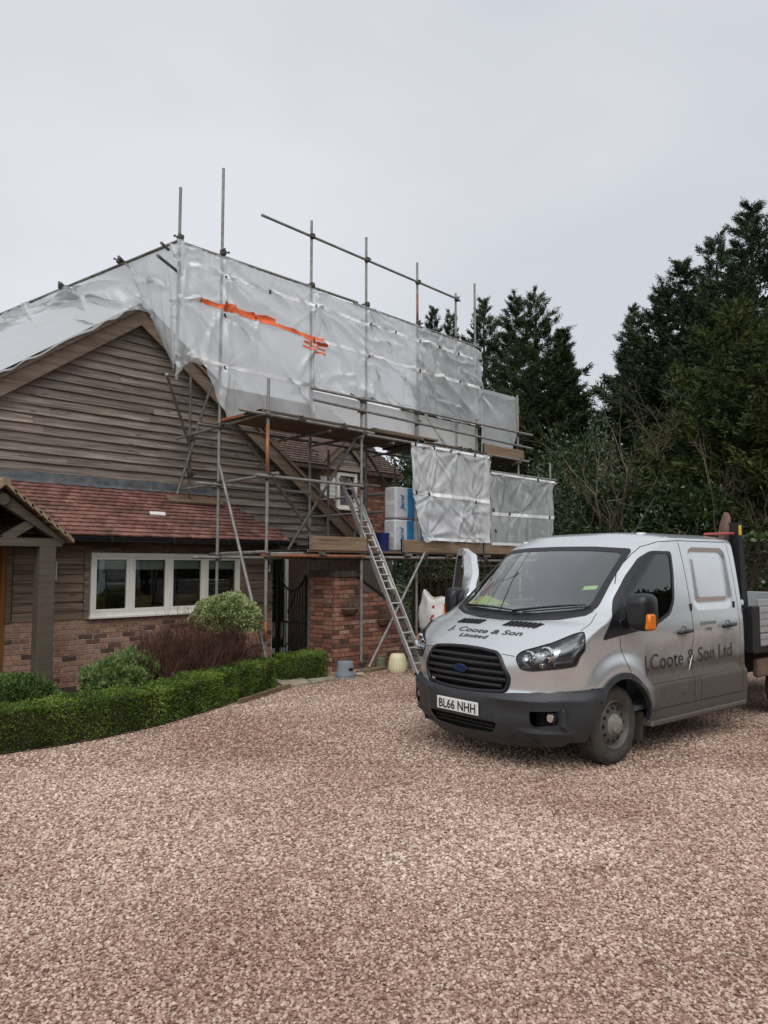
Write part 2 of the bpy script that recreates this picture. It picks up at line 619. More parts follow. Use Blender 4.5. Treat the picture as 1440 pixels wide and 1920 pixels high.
# ---------------------------------------------------------------- ground
g = MB()
g.add([(-300, -300, -.03), (400, -300, -.03), (400, 400, -.03), (-300, 400, -.03)], [(0, 1, 2, 3)])
obj('ground', g, M['grass'], kind='structure', label='rough grass ground beyond the gravel drive', cat='ground')
g = MB()
g.add([(-12, -14, 0), (30, -14, 0), (30, 9.6, 0), (-12, 9.6, 0)], [(0, 1, 2, 3)])
drive = obj('gravel_drive', g, M['gravelbed'], kind='structure', label='pinkish gravel drive in front of the house', cat='drive')
HEDGE = [(.9, 8.0), (1.7, 7.62), (2.5, 7.42), (3.0, 7.36), (3.5, 7.37), (4.15, 7.50), (5.05, 7.86), (5.8, 8.22), (6.62, 8.62)]
g = MB()
bed = [(x, y - .02) for x, y in HEDGE] + [(6.9, 9.0), (8.2, 10.74), (.9, 10.74)]
g.add([(x, y, .012) for x, y in bed], [tuple(range(len(bed)))])
obj('planting_bed', g, M['soil'], kind='structure', label='dark soil bed between the hedge and the house wall', cat='flower bed')
# paving path by the hedge end
pv = root('paving_path', (7.0, 8.9, 0), 'worn stone slabs between the two box hedges', 'path')
pv['kind'] = 'structure'
sl = [[(6.68, 8.52), (7.12, 8.46), (7.3, 8.8), (6.86, 8.98)], [(7.14, 8.45), (7.66, 8.52), (7.75, 8.72), (7.32, 8.79)],
      [(6.88, 9.0), (7.3, 8.83), (7.55, 9.3), (7.1, 9.5)], [(7.12, 9.52), (7.57, 9.32), (8.0, 9.9), (7.5, 10.1)], [(7.52, 10.12), (8.02, 9.92), (8.22, 10.2), (8.22, 10.7), (7.85, 10.7)]]
for q in sl:
    m = MB(); m.prism([(x, y, .002) for x, y in q], (0, 0, .028))
    obj('slab', m, M['stone'], pv)
e = MB(); e.bar((5.5, 7.93, .03), (6.72, 8.46, .03), .05, .06)
obj('edging_board', e, M['plank'], kind=None, label='low timber edging at the hedge end by the slabs', cat='edging')

# ---------------------------------------------------------------- house
H = root('barn_house', (6, 10.75, 0), 'timber clad gabled house with tiled lean-to and cream window', 'house')
YW = 10.75
# lower wall
w = MB()
w.box((3.60, YW + .012, 0), (8.14, YW + .25, .965))
w.box((2.0, YW + .012, 0), (2.62, YW + .25, .965))
w.box((3.60, YW + .03, .965), (4.80, YW + .25, 2.2))
w.box((7.42, YW + .03, .965), (8.14, YW + .25, 2.2))
w.box((4.80, YW + .03, 1.94), (7.42, YW + .25, 2.2))
w.box((2.0, YW + .03, 2.0), (3.60, YW + .25, 2.2))
w.box((7.9, YW + .25, 0), (8.14, 11.88, 2.2))
LW = obj('lower_wall', w, M['mortar'], H)
def brickmesh(l, h, d, seed):
    rg = np.random.default_rng(seed)
    m = MB(); m.rbox((0, 0, 0), (l, d, h), .005)
    v = np.array(m.v)
    v += rg.normal(0, .0013, v.shape)
    m.v = [tuple(p) for p in v]
    return m.me('brick')
BM = [brickmesh(.213, .064, .07, i) for i in range(4)]
BH = [brickmesh(.100, .064, .07, i + 9) for i in range(2)]
GBM = [brickmesh(.213, .064, .07, i) for i in range(4)]
GBH = [brickmesh(.100, .064, .07, i + 9) for i in range(2)]
for c in range(13):
    z = .004 + c * .0743
    x = 3.64 - (.112 if c % 2 else 0)
    while x < 8.1:
        l = .213
        if x < 3.6:
            l = .1; x = 3.64
            me_ = BH[c % 2]
        elif x + .213 > 8.15:
            l = .1; me_ = BH[c % 2]
        else:
            me_ = random.choice(BM)
        if x + l > 8.16:
            break
        obj('brick', me_, M['brick'], LW, (x, YW + random.uniform(-.002, .003), z))
        x += l + .0115
def lap(x0, x1, y, z, exp, t0=.034, t1=.014, lapz=.022):
    m = MB()
    j = random.uniform(-.002, .002)
    n = max(1, int((x1 - x0) / .28))
    vs = []
    for i in range(n + 1):
        x = x0 + (x1 - x0) * i / n
        a = random.uniform(-.004, .004); b = random.uniform(-.0045, .0045)
        vs.append([(x, y, z + j + b), (x, y - t0 + a, z + j + b), (x, y - t1 + a, z + exp + lapz), (x, y, z + exp + lapz)])
    V = [p for q in vs for p in q]
    F = []
    for i in range(n):
        for k in range(4):
            k2 = (k + 1) % 4
            F.append((i*4 + k, (i+1)*4 + k, (i+1)*4 + k2, i*4 + k2))
    F += [(0, 1, 2, 3), (n*4 + 3, n*4 + 2, n*4 + 1, n*4)]
    m.add(V, F)
    return m
for (x0, x1) in ((3.72, 4.70), (7.50, 8.13)):
    for i in range(8):
        z = .97 + i * .131
        obj('board', lap(x0, x1, YW + .03, z, .131, .045, .018), M['oak'], LW)
for x in (3.63, 4.705, 7.435):
    m = MB(); m.rbox((x, YW - .022, .955), (x + .075, YW + .029, 2.0), .004)
    obj('corner_board', m, M['oak'], LW)
# oak door inside the porch
m = MB(); m.rbox((2.66, YW + .02, .02), (3.56, YW + .075, 2.0), .004)
for k in range(5):
    m.rbox((2.70 + k * .165, YW + .008, .06), (2.70 + k * .165 + .155, YW + .03, 1.95), .004)
obj('front_door', m, M['door'], H)
m = MB(); m.rbox((3.562, YW - .01, 0), (3.628, YW + .08, 2.0), .004); m.rbox((2.59, YW - .01, 0), (2.655, YW + .08, 2.0), .004)
obj('door_frame', m, M['door'], H)
# window of four lights
WX = [4.80, 5.43, 6.08, 6.73, 7.42]
Z0, Z1 = .99, 1.925
m = MB()
m.rbox((WX[0], YW - .03, Z1 - .05), (WX[4], YW + .06, Z1 + .012), .004)
m.rbox((WX[0], YW - .028, Z0), (WX[4], YW + .06, Z0 + .06), .004)
for i, x in enumerate(WX):
    if i == 0: m.rbox((x, YW - .029, Z0 + .06), (x + .05, YW + .06, Z1 - .05), .004)
    elif i == 4: m.rbox((x - .05, YW - .029, Z0 + .06), (x, YW + .06, Z1 - .05), .004)
    else: m.rbox((x - .03, YW - .026, Z0 + .06), (x + .03, YW + .06, Z1 - .05), .004)
WN = obj('window', m, M['cream'], H)
m = MB(); m.rbox((WX[0] - .03, YW - .085, Z0 - .03), (WX[4] + .03, YW + .05, Z0 + .004), .006)
obj('sill', m, M['cream'], WN)
for i in range(4):
    a = WX[i] + (.052 if i == 0 else .032); b = WX[i + 1] - (.052 if i == 3 else .032)
    m = MB()
    for lo, hi in (((a, Z0 + .062), (a + .038, Z1 - .052)), ((b - .038, Z0 + .062), (b, Z1 - .052)), ((a + .038, Z0 + .062), (b - .038, Z0 + .105)), ((a + .038, Z1 - .092), (b - .038, Z1 - .052))):
        m.rbox((lo[0], YW - .018, lo[1]), (hi[0], YW + .04, hi[1]), .003)
    obj('sash', m, M['cream'], WN)
    m = MB(); m.box((a + .036, YW + .012, Z0 + .10), (b - .036, YW + .018, Z1 - .09))
    obj('pane', m, M['glass'], WN)
    m = MB(); m.box((a + .03, YW + .07, Z1 - .225 - .01 * (i % 2)), (b - .03, YW + .075, Z1 - .04))
    m.tube((a + .03, YW + .072, Z1 - .226 - .01 * (i % 2)), (b - .03, YW + .072, Z1 - .226 - .01 * (i % 2)), .009, 8)
    obj('blind', m, M['blind'], WN)
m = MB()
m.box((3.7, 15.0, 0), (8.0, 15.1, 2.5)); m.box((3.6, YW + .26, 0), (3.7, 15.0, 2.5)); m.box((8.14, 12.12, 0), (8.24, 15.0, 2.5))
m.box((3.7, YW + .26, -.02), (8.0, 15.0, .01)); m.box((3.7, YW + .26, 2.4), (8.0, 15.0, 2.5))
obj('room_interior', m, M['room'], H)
# beam, soffit, gutter
m = MB()
n = 40
V = []
for i in range(n + 1):
    x = 4.0 + 4.25 * i / n
    a = random.uniform(-.012, .012); b = random.uniform(-.015, .01)
    V += [(x, YW + .02, 1.955 + b), (x, YW - .05 + a, 1.955 + b), (x, YW - .055 + a, 2.03), (x, YW - .045, 2.105), (x, YW + .02, 2.105)]
F = []
for i in range(n):
    for k in range(5):
        k2 = (k + 1) % 5
        F.append((i*5 + k, (i+1)*5 + k, (i+1)*5 + k2, i*5 + k2))
m.add(V, F)
obj('wall_beam', m, M['beam'], H)
m = MB(); m.box((2.0, 10.42, 2.11), (8.28, YW + .2, 2.125))
obj('soffit', m, M['beam'], H)
m = MB()
pr = []
for k in range(9):
    t = math.pi + math.pi * k / 8
    pr.append((math.cos(t) * .058, math.sin(t) * .058))
for k in range(8, -1, -1):
    t = math.pi + math.pi * k / 8
    pr.append((math.cos(t) * .053, math.sin(t) * .053))
m.prism([(4.22, 10.345 + a, 2.155 + b) for a, b in pr], (4.1, 0, 0))
gt = obj('gutter', m, M['black'], H)
for x in (4.9, 5.9, 6.9, 7.9):
    m = MB(); m.rbox((x - .012, 10.283, 2.085), (x + .012, 10.42, 2.165), .003)
    obj('bracket', m, M['black'], gt)
m = MB(); m.path([(8.2, 10.345, 2.1), (8.2, 10.36, 2.0), (8.2, 10.6, 1.86), (8.2, 10.69, 1.75), (8.2, 10.69, .05)], .036, 10)
obj('downpipe', m, M['black'], H, smooth=True)
# lean-to roof with individual tiles
EV, TP = Vector((0, 10.36, 2.165)), Vector((0, 11.88, 3.06))
sv = (TP - EV); SL = sv.length; sv.normalize()
nv = Vector((0, -sv.z, sv.y))
ROWS = 14; GA = SL / ROWS
def xr(s): return 8.32 - .74 * s / SL
m = MB()
b0, b1 = EV - nv * .03, TP - nv * .03
m.prism([(2.0, b0.y, b0.z), (8.31, b0.y, b0.z), (7.57, b1.y, b1.z), (2.0, b1.y, b1.z)], (0, .02, -.05))
m.add([(8.32, 10.36, 2.15), (8.32, 11.88, 2.15), (7.58, 11.88, 3.06)], [(0, 1, 2)])
LR = obj('lean_to_roof', m, M['tiledark'], H)
def tilemesh(wd, seed):
    rg = np.random.default_rng(seed)
    m = MB()
    L = GA * 1.28; t = .026
    nx = 3
    V = []
    for i in range(nx + 1):
        x = wd * i / nx
        cam_ = .004 * math.sin(math.pi * i / nx)
        for (s_, h) in ((0, .030), (L, .004)):
            V.append((x, s_ + rg.normal(0, .001), h + cam_ + rg.normal(0, .0008)))
            V.append((x, s_, h + cam_ - t))
    F = []
    for i in range(nx):
        o = i * 4
        F += [(o, o+4, o+6, o+2), (o+1, o+3, o+7, o+5), (o, o+1, o+5, o+4), (o+2, o+6, o+7, o+3)]
    F += [(0, 2, 3, 1), (nx*4, nx*4+1, nx*4+3, nx*4+2)]
    m.add(V, F)
    return m.me('tile')
TM = [tilemesh(.161, i) for i in range(5)]
TMD = [tilemesh(.161, i + 20) for i in range(5)]
roofrot = (math.atan2(sv.z, sv.y), 0, 0)
tiles = []
for r in range(ROWS):
    x = 2.45 + (.082 if r % 2 else 0)
    while x < xr((r + .5) * GA) - .1:
        p = EV + sv * (r * GA)
        q = Vector((x + random.uniform(-.002, .002), p.y, p.z)) + nv * random.uniform(0, .004)
        tiles.append(q)
        x += .165
def seen(q):  # in front of the porch roof or outside the frame
    return q.x > 3.45
tiles.sort(key=lambda q: (not seen(q), q.length))
for q in tiles[:300]:
    obj('tile', random.choice(TM), M['tile'], LR, q, rot=(roofrot[0], 0, random.uniform(-.006, .006)))
rest = MB()
Rm = Matrix.Rotation(roofrot[0], 3, 'X')
for q in tiles[300:]:
    src = random.choice(TM)
    rest.add([Rm @ v.co + q for v in src.vertices], [tuple(p.vertices) for p in src.polygons])
obj('tile_field', rest, M['tile'], LR, kind='stuff')
m = MB(); m.prism([(5.86, 11.03, 2.60), (6.13, 11.02, 2.60), (6.10, 10.94, 2.545), (5.84, 10.95, 2.55)], (0, -.01, .02))
obj('slipped_batten', m, M['white'], LR)
# lead flashing
m = MB()
n = 60; V = []
for i in range(n + 1):
    x = 2.0 + 5.55 * i / n
    wv = random.uniform(-.012, .012)
    V += [(x, 11.845, 3.20), (x, 11.838, 3.075), (x, 11.76 + wv, 3.034 + wv * .3), (x, 11.755 + wv, 3.02 + wv * .3)]
F = [(i*4 + k, (i+1)*4 + k, (i+1)*4 + k+1, i*4 + k+1) for i in range(n) for k in range(3)]
m.add(V, F)
obj('flashing', m, M['lead'], H)
# gable wall
YG = 11.90; AX, AZ, TN = 6.0, 6.27, .73
gw = MB()
gw.prism([(1.9, YG, 0), (11.4, YG, 0), (11.4, YG, AZ - .12 - TN * 5.4), (AX, YG, AZ - .12), (1.9, YG, AZ - .12 - TN * 4.1)], (0, .2, 0))
GW = obj('gable_wall', gw, M['tiledark'], H)
z = 2.16
row = 0
while z < 5.92:
    half = (AZ - .30 - z) / TN
    x0 = max(2.0 if z > 3.0 else 7.3, AX - half)
    x1 = min(AX + half, 11.35)
    if x1 - x0 > .15:
        cuts = [x0]
        j = x0 + random.uniform(1.0, 4.0)
        if j < x1 - .8:
            cuts.append(j)
            if j + 4.2 < x1 - .5: cuts.append(j + 4.2)
        cuts.append(x1)
        for a, b in zip(cuts[:-1], cuts[1:]):
            obj('board', lap(a, b - .003, YG, z, .149, .058, .014), M['board'], GW)
    z += .149; row += 1
# roof slopes, verges, bargeboards
RF = None
for s_ in (-1, 1):
    ln = 4.4 if s_ < 0 else 5.55
    m = MB()
    m.prism([(AX, 11.68, AZ - .10), (AX + s_ * ln, 11.68, AZ - .10 - TN * ln), (AX + s_ * ln, 11.68, AZ - TN * ln), (AX, 11.68, AZ)], (0, 8, 0))
    rf = obj('roof_slope', m, M['tiledark'], H)
    # tile edges showing at the verge
    k = 0
    while k * .11 < ln - .1:
        xx = AX + s_ * k * .11 * .81
        zz = AZ - TN * abs(xx - AX) + .01
        m = MB(); x2 = xx + s_ * .17; z2 = AZ - TN * abs(x2 - AX) - .004
        m.prism([(xx, 11.64, zz - .016), (x2, 11.64, z2 - .008), (x2, 11.64, z2 + .008), (xx, 11.64, zz)], (0, .16, 0))
        if s_ < 0 or k < 30:
            obj('verge_tile', m, M['tiledark'], rf)
        k += 1
    m = MB()
    m.prism([(AX, 11.66, AZ - .105), (AX + s_ * ln, 11.66, AZ - .105 - TN * ln), (AX + s_ * ln, 11.66, AZ - .03 - TN * ln), (AX, 11.66, AZ - .03)], (0, .02, 0))
    obj('undercloak', m, M['rafter'], rf)
    m = MB()
    m.prism([(AX, 11.70, AZ - .39), (AX + s_ * ln, 11.70, AZ - .39 - TN * ln), (AX + s_ * ln, 11.70, AZ - .105 - TN * ln), (AX, 11.70, AZ - .105)], (0, .032, 0))
    obj('bargeboard', m, M['rafter'], H)
    m = MB()
    m.prism([(AX, 11.735, AZ - .24), (AX + s_ * ln, 11.735, AZ - .24 - TN * ln), (AX + s_ * ln, 11.735, AZ - .21 - TN * ln), (AX, 11.735, AZ - .21)], (0, .16, 0))
    obj('verge_soffit', m, M['rafter'], H)
m = MB(); m.box((2.2, 12.1, 0), (2.4, 19.5, 3.4)); m.box((11.2, 12.1, 0), (11.38, 19.5, 2.3)); m.box((2.4, 19.3, 0), (11.2, 19.5, 3.3))
obj('outer_wall', m, M['gmortar'], H)
# glazed door behind the gate
m = MB()
for x in (8.42, 8.85, 9.28):
    m.rbox((x - .03, 11.78, .05), (x + .03, 11.86, 2.02), .004)
m.rbox((8.39, 11.785, 1.96), (9.31, 11.855, 2.03), .004); m.rbox((8.39, 11.785, .02), (9.31, 11.855, .12), .004)
gd = obj('garden_door', m, M['white'], H)
m = MB(); m.box((8.44, 11.82, .12), (9.26, 11.826, 1.96)); obj('pane', m, M['glass'], gd)
m = MB(); m.box((8.40, 11.865, 0), (9.3, 11.872, 2.0)); obj('door_recess', m, M['black'], gd)
# wall lantern, white plate
wlm = root('wall_lantern', (7.95, 10.66, 1.75), 'small white wall lamp on the boards right of the window', 'lamp')
m = MB(); m.rbox((7.97, 10.63, 1.64), (7.99, 10.70, 1.84), .004); obj('back_plate', m, M['white'], wlm)
m = MB(); m.path([(7.97, 10.64, 1.72), (7.93, 10.62, 1.68), (7.90, 10.60, 1.72), (7.91, 10.60, 1.78)], .010, 8); obj('arm', m, M['iron'], wlm)
m = MB(); m.lathe([(.0, .07), (.03, .06), (.045, 0), (.04, -.03)], 12, (7.91, 10.60, 1.79)); obj('lamp_shade', m, M['iron'], wlm, smooth=True)
sg = MB(); sg.rbox((4.265, 10.66, 1.54), (4.275, 10.70, 1.80), .003)
obj('white_plate', sg, M['white'], label='narrow white plate on the boards beside the porch post', cat='plate')
# bar chairs in the room
def chair(x, y, rz, label):
    c = root('bar_chair', (x, y, .01), label, 'chair', 'wooden bar chairs behind the window', rz)
    for sx in (-1, 1):
        m = MB(); m.bar((sx * .19, -.19, 0), (sx * .17, -.17, .76), .04, .04, (0, 1, 0)); obj('leg', m, M['pine'], c, local=True)
        m = MB(); m.bar((sx * .19, .19, 0), (sx * .17, .20, 1.24), .04, .04, (0, 1, 0)); obj('leg', m, M['pine'], c, local=True)
    m = MB(); m.rbox((-.21, -.21, .76), (.21, .21, .80), .008); obj('seat', m, M['pine'], c, local=True)
    m = MB(); m.rbox((-.19, .18, 1.16), (.19, .215, 1.26), .006); m.bar((-.17, .2, .84), (.17, .2, 1.16), .02, .05, (0, 0, 1)); m.bar((.17, .205, .84), (-.17, .205, 1.16), .02, .05, (0, 0, 1))
    m.box((-.16, .203, .84), (.16, .209, 1.16))
    obj('backrest', m, M['pine'], c, local=True)
    m = MB(); m.bar((-.18, -.18, .25), (.18, -.18, .25), .03, .03); obj('stretcher', m, M['pine'], c, local=True)
chair(5.20, 11.22, .2, 'pine bar chair behind the leftmost window pane near its mullion')
chair(5.72, 11.22, 3.3, 'pine bar chair behind the left part of the second window pane')
chair(6.62, 11.24, 2.9, 'pine bar chair behind the third window pane')
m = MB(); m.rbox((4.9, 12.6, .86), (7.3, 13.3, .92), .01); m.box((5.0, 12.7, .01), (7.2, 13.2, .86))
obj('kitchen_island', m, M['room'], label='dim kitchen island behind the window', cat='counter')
m = MB(); m.path([(6.15, 12.7, .92)] + [(6.15 + .12 - .12 * math.cos(t), 12.7, 1.15 + .12 * math.sin(t)) for t in np.linspace(0, 3.0, 10)], .012, 8)
obj('kitchen_tap', m, M['alu'], smooth=True, label='curved chrome kitchen tap seen through the second window pane', cat='tap')

# ---------------------------------------------------------------- porch
PO = root('porch', (3.85, 10.05, 0), 'oak framed gabled porch with a square post at the front door', 'porch')
PX, PZ, PT = 3.28, 2.80, .80
YP0 = 9.86
m = MB(); m.rbox((3.77, 9.95, .02), (3.975, 10.16, 1.99), .008); obj('post', m, M['post'], PO)
m = MB(); m.rbox((2.58, 9.95, .02), (2.785, 10.16, 1.99), .008); obj('post', m, M['post'], PO)
m = MB(); m.rbox((2.45, 9.97, 1.99), (4.06, 10.13, 2.10), .006); obj('tie_beam', m, M['post'], PO)
for s_ in (-1, 1):
    m = MB()
    m.prism([(PX, 9.96, PZ - .28), (PX + s_ * .80, 9.96, PZ - .28 - PT * .62), (PX + s_ * .80, 9.96, PZ - .10 - PT * .80 + .02), (PX, 9.96, PZ - .10)], (0, .14, 0))
    obj('rafter', m, M['post'], PO)
    m = MB(); m.bar((PX + s_ * .06, 10.04, 2.08), (PX + s_ * .40, 10.04, 2.31), .11, .10, (0, 1, 0)); obj('strut', m, M['post'], PO)
    m = MB()
    m.prism([(PX, YP0 + .01, PZ - .07), (PX + s_ * .86, YP0 + .01, PZ - .07 - PT * .82), (PX + s_ * .86, YP0 + .01, PZ - PT * .82), (PX, YP0 + .01, PZ)], (0, 2.0 - .3 * 0, 0))
    rf = obj('porch_roof', m, M['tiledark'], PO)
    # overlapping verge tiles with mortar
    for k in range(8):
        d0 = k * .106; d1 = d0 + .135
        za = PZ + .02 - PT * d0; zb = PZ - .006 - PT * d1
        m = MB(); m.prism([(PX + s_ * d0, YP0 - .03, za - .055), (PX + s_ * d1, YP0 - .03, zb - .050), (PX + s_ * d1, YP0 - .03, zb + .002), (PX + s_ * d0, YP0 - .03, za)], (0, .40, 0))
        obj('verge_tile', m, M['verge'], rf)
m = MB(); m.lathe([(0, 0), (.055, 0), (.058, .02), (.058, 1.2), (0, 1.2)], 14, (PX, YP0 - .02, PZ + .0), ax=1); obj('ridge', m, M['verge'], PO, smooth=True, sharp=50)
m = MB()
for k in range(12):
    t = 2 * math.pi * k / 12
m.lathe([(0, 0), (.075, 0), (.08, .015), (.08, .08), (0, .08)], 8, (PX, 9.90, PZ - .22), ax=1); obj('boss', m, M['post'], PO)
m = MB()
for x in (2.9, 3.1, 3.5):
    m.bar((x, 10.3, 2.12), (x, 11.0, 2.62), .04, .06)
obj('porch_ceiling_battens', m, M['beam'], PO)

# ---------------------------------------------------------------- rear wing
WG = root('rear_wing', (12, 13, 0), 'brick wing with small dormer window behind the scaffold', 'house')
m = MB(); m.box((9.9, 13.0, 0), (11.68, 13.3, 4.05)); m.box((12.28, 13.0, 0), (13.6, 13.3, 4.05)); m.box((11.68, 13.0, 0), (12.28, 13.3, 3.12)); m.box((13.35, 13.3, 0), (13.6, 16.5, 4.05))
WW_ = obj('wing_wall', m, M['gmortar'], WG)
for c in range(30):
    z = 1.9 + c * .0745
    if z > 3.98: break
    x = 11.25 - (.112 if c % 2 else 0)
    while x < 13.38:
        if not (11.6 < x + .1 < 12.32 and z > 3.0):
            obj('brick', random.choice(GBM), M['gbrick'], WW_, (x, 12.988, z))
        x += .2245
for (xa, xb) in ((9.9, 11.2), (12.5, 13.75)):
    m = MB(); m.prism([(xa, 12.74, 4.02), (xa, 15.6, 6.2), (xa, 15.6, 6.1), (xa, 12.74, 3.94)], (xb - xa, 0, 0))
    wr = obj('wing_roof', m, M['tiledark'], WG)
    for k in range(14):
        y = 12.74 + k * .092; z = 4.03 + k * .092 * .762
        x = xa + (.08 if k % 2 else 0)
        while x < xb - .1:
            mm = TMD[(k + int(x * 10)) % 5]
            obj('tile', mm, M['tiledark'], wr, (x, y, z), rot=(.651, 0, 0))
            x += .165
m = MB(); m.prism([(11.2, 13.45, 4.5), (11.2, 15.6, 6.2), (11.2, 15.6, 6.1), (11.2, 13.45, 4.4)], (1.3, 0, 0)); obj('wing_roof', m, M['tiledark'], WG)
m = MB(); m.prism([(11.15, 12.92, 4.0), (12.55, 12.92, 4.0), (11.85, 12.92, 4.62)], (0, 1.5, 0)); dg = obj('dormer_gable', m, M['gmortar'], WG)
for k in range(4):
    z = 4.0 + k * .145; hf = .62 - (z - 4.0) * 1.1
    obj('board', lap(11.85 - hf, 11.85 + hf, 12.92, z, .145), M['board'], dg)
for s_ in (-1, 1):
    m = MB(); m.prism([(11.85, 12.80, 4.60), (11.85 + s_ * .82, 12.80, 3.89), (11.85 + s_ * .82, 12.80, 4.03), (11.85, 12.80, 4.74)], (0, .04, 0)); obj('bargeboard', m, M['rafter'], WG)
    m = MB(); m.prism([(11.85, 12.78, 4.74), (11.85 + s_ * .84, 12.78, 4.02), (11.85 + s_ * .84, 12.78, 4.07), (11.85, 12.78, 4.79)], (0, 1.8, 0)); obj('dormer_roof', m, M['tiledark'], WG)
m = MB()
for lo, hi in (((11.66, 3.10), (11.74, 3.96)), ((12.22, 3.10), (12.30, 3.96)), ((11.74, 3.88), (12.22, 3.96)), ((11.74, 3.10), (12.22, 3.18))):
    m.rbox((lo[0], 12.93, lo[1]), (hi[0], 13.02, hi[1]), .004)
m.rbox((11.62, 12.88, 3.06), (12.34, 13.0, 3.10), .004)
wn2 = obj('window', m, M['cream'], WG)
m = MB(); m.box((11.74, 12.98, 3.18), (12.22, 12.985, 3.88)); obj('pane', m, M['glass'], wn2)
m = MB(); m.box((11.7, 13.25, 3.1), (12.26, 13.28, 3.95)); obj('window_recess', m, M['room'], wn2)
for k in range(5):
    obj('painted_board', lap(11.16, 11.62, 12.985, 3.28 + k * .105, .105, .025, .01), M['white'], WW_)

# ---------------------------------------------------------------- garden wall and gate
GWX0, GWX1, GWY = 8.25, 10.0, 9.20
def gtop(x): return 1.65 if x < 8.72 else max(.98, 1.65 - (x - 8.72) * .56)
GA_ = root('garden_wall', (8.6, 9.3, 0), 'red brick garden wall with sloping mossy coping beside the gate', 'wall')
m = MB()
m.prism([(GWX0 + .012, GWY + .012, 0), (GWX1, GWY + .012, 0), (GWX1, GWY + .012, gtop(GWX1) - .1), (8.72, GWY + .012, 1.55), (GWX0 + .012, GWY + .012, 1.55)], (0, .31, 0))
m.box((GWX0 + .013, GWY + .322, 0), (GWX0 + .33, 9.93, 1.545))
core = obj('wall_core', m, M['gmortar'], GA_)
for c in range(21):
    z = .004 + c * .0745
    x = GWX0 - (0 if c % 2 else -.112)
    if c % 2 == 0:
        obj('brick', GBH[c % 2], M['gbrick'], core, (GWX0, GWY, z))
    while x < GWX1 - .2:
        if z + .064 < min(gtop(x), gtop(x + .213)) - .09:
            obj('brick', random.choice(GBM), M['gbrick'], core, (x, GWY + random.uniform(-.003, .003), z))
        elif z + .064 < min(gtop(x), gtop(x + .1)) - .09:
            obj('brick', random.choice(GBH), M['gbrick'], core, (x, GWY, z))
        x += .2245
    y = GWY + (.105 if c % 2 else .0)
    y += .005
    if c % 2 == 0: y = GWY + .078
    while y < 9.83:
        # bricks on the return face, turned a quarter
        if y + .213 < 9.94:
            obj('brick', random.choice(GBM), M['gbrick'], core, (GWX0 + random.uniform(-.003, .003), y + .213, z), rot=(0, 0, -math.pi / 2))
        elif y + .1 < 9.945:
            obj('brick', random.choice(GBH), M['gbrick'], core, (GWX0, y + .1, z), rot=(0, 0, -math.pi / 2))
        y += .2245
cpm = MB(); cpm.rbox((0, 0, 0), (.066, .40, .105), .008); cpm = cpm.me('coping_brick')
x = GWX0 - .03
while x < GWX1 - .03:
    if x < 8.70:
        obj('coping_brick', cpm, M['coping'], GA_, (x, GWY - .035, gtop(x) - .098 + random.uniform(-.004, .004)))
    else:
        obj('coping_brick', cpm, M['coping'], GA_, (x, GWY - .035, gtop(x) - .075 + random.uniform(-.004, .004)), rot=(0, math.atan(.56), 0))
    x += .074 if x < 8.70 else .066
y = GWY + .37
while y < 9.86:
    obj('coping_brick', cpm, M['coping'], GA_, (GWX0 - .035, y + .066, 1.552 + random.uniform(-.004, .004)), rot=(0, 0, -math.pi / 2))
    y += .074
# gate
GT = root('iron_gate', (8.25, 10.3, 0), 'black wrought iron gate with swept top beside the garden wall', 'gate')
def gz(y):
    k = (y - 9.95) / .76
    return 1.30 + .28 * (2 * k - 1) ** 2
y = 9.97
while y < 10.70:
    m = MB(); m.tube((8.25, y, .08), (8.25, y, gz(y)), .008, 6); obj('bar', m, M['iron'], GT)
    y += .076
m = MB(); m.path([(8.25, yy, gz(yy)) for yy in np.linspace(9.95, 10.71, 16)], .016, 8); m.bar((8.25, 9.95, .10), (8.25, 10.71, .10), .03, .03); m.bar((8.25, 9.95, .75), (8.25, 10.71, .75), .02, .03)
m.bar((8.25, 9.95, .05), (8.25, 9.95, 1.58), .03, .03, (1, 0, 0)); m.bar((8.25, 10.71, .05), (8.25, 10.71, 1.58), .03, .03, (1, 0, 0))
obj('gate_frame', m, M['iron'], GT)
for (yc, zc, ph) in ((10.30, 1.0, 0), (10.38, .5, 2), (10.25, .85, 4)):
    m = MB(); m.path([(8.235, yc + .16 * math.sin(t * 1.3 + ph) * (1 - t / 6), zc + .13 * t - .2) for t in np.linspace(0, 3.6, 18)], .012, 6); obj('scroll', m, M['iron'], GT, smooth=True)
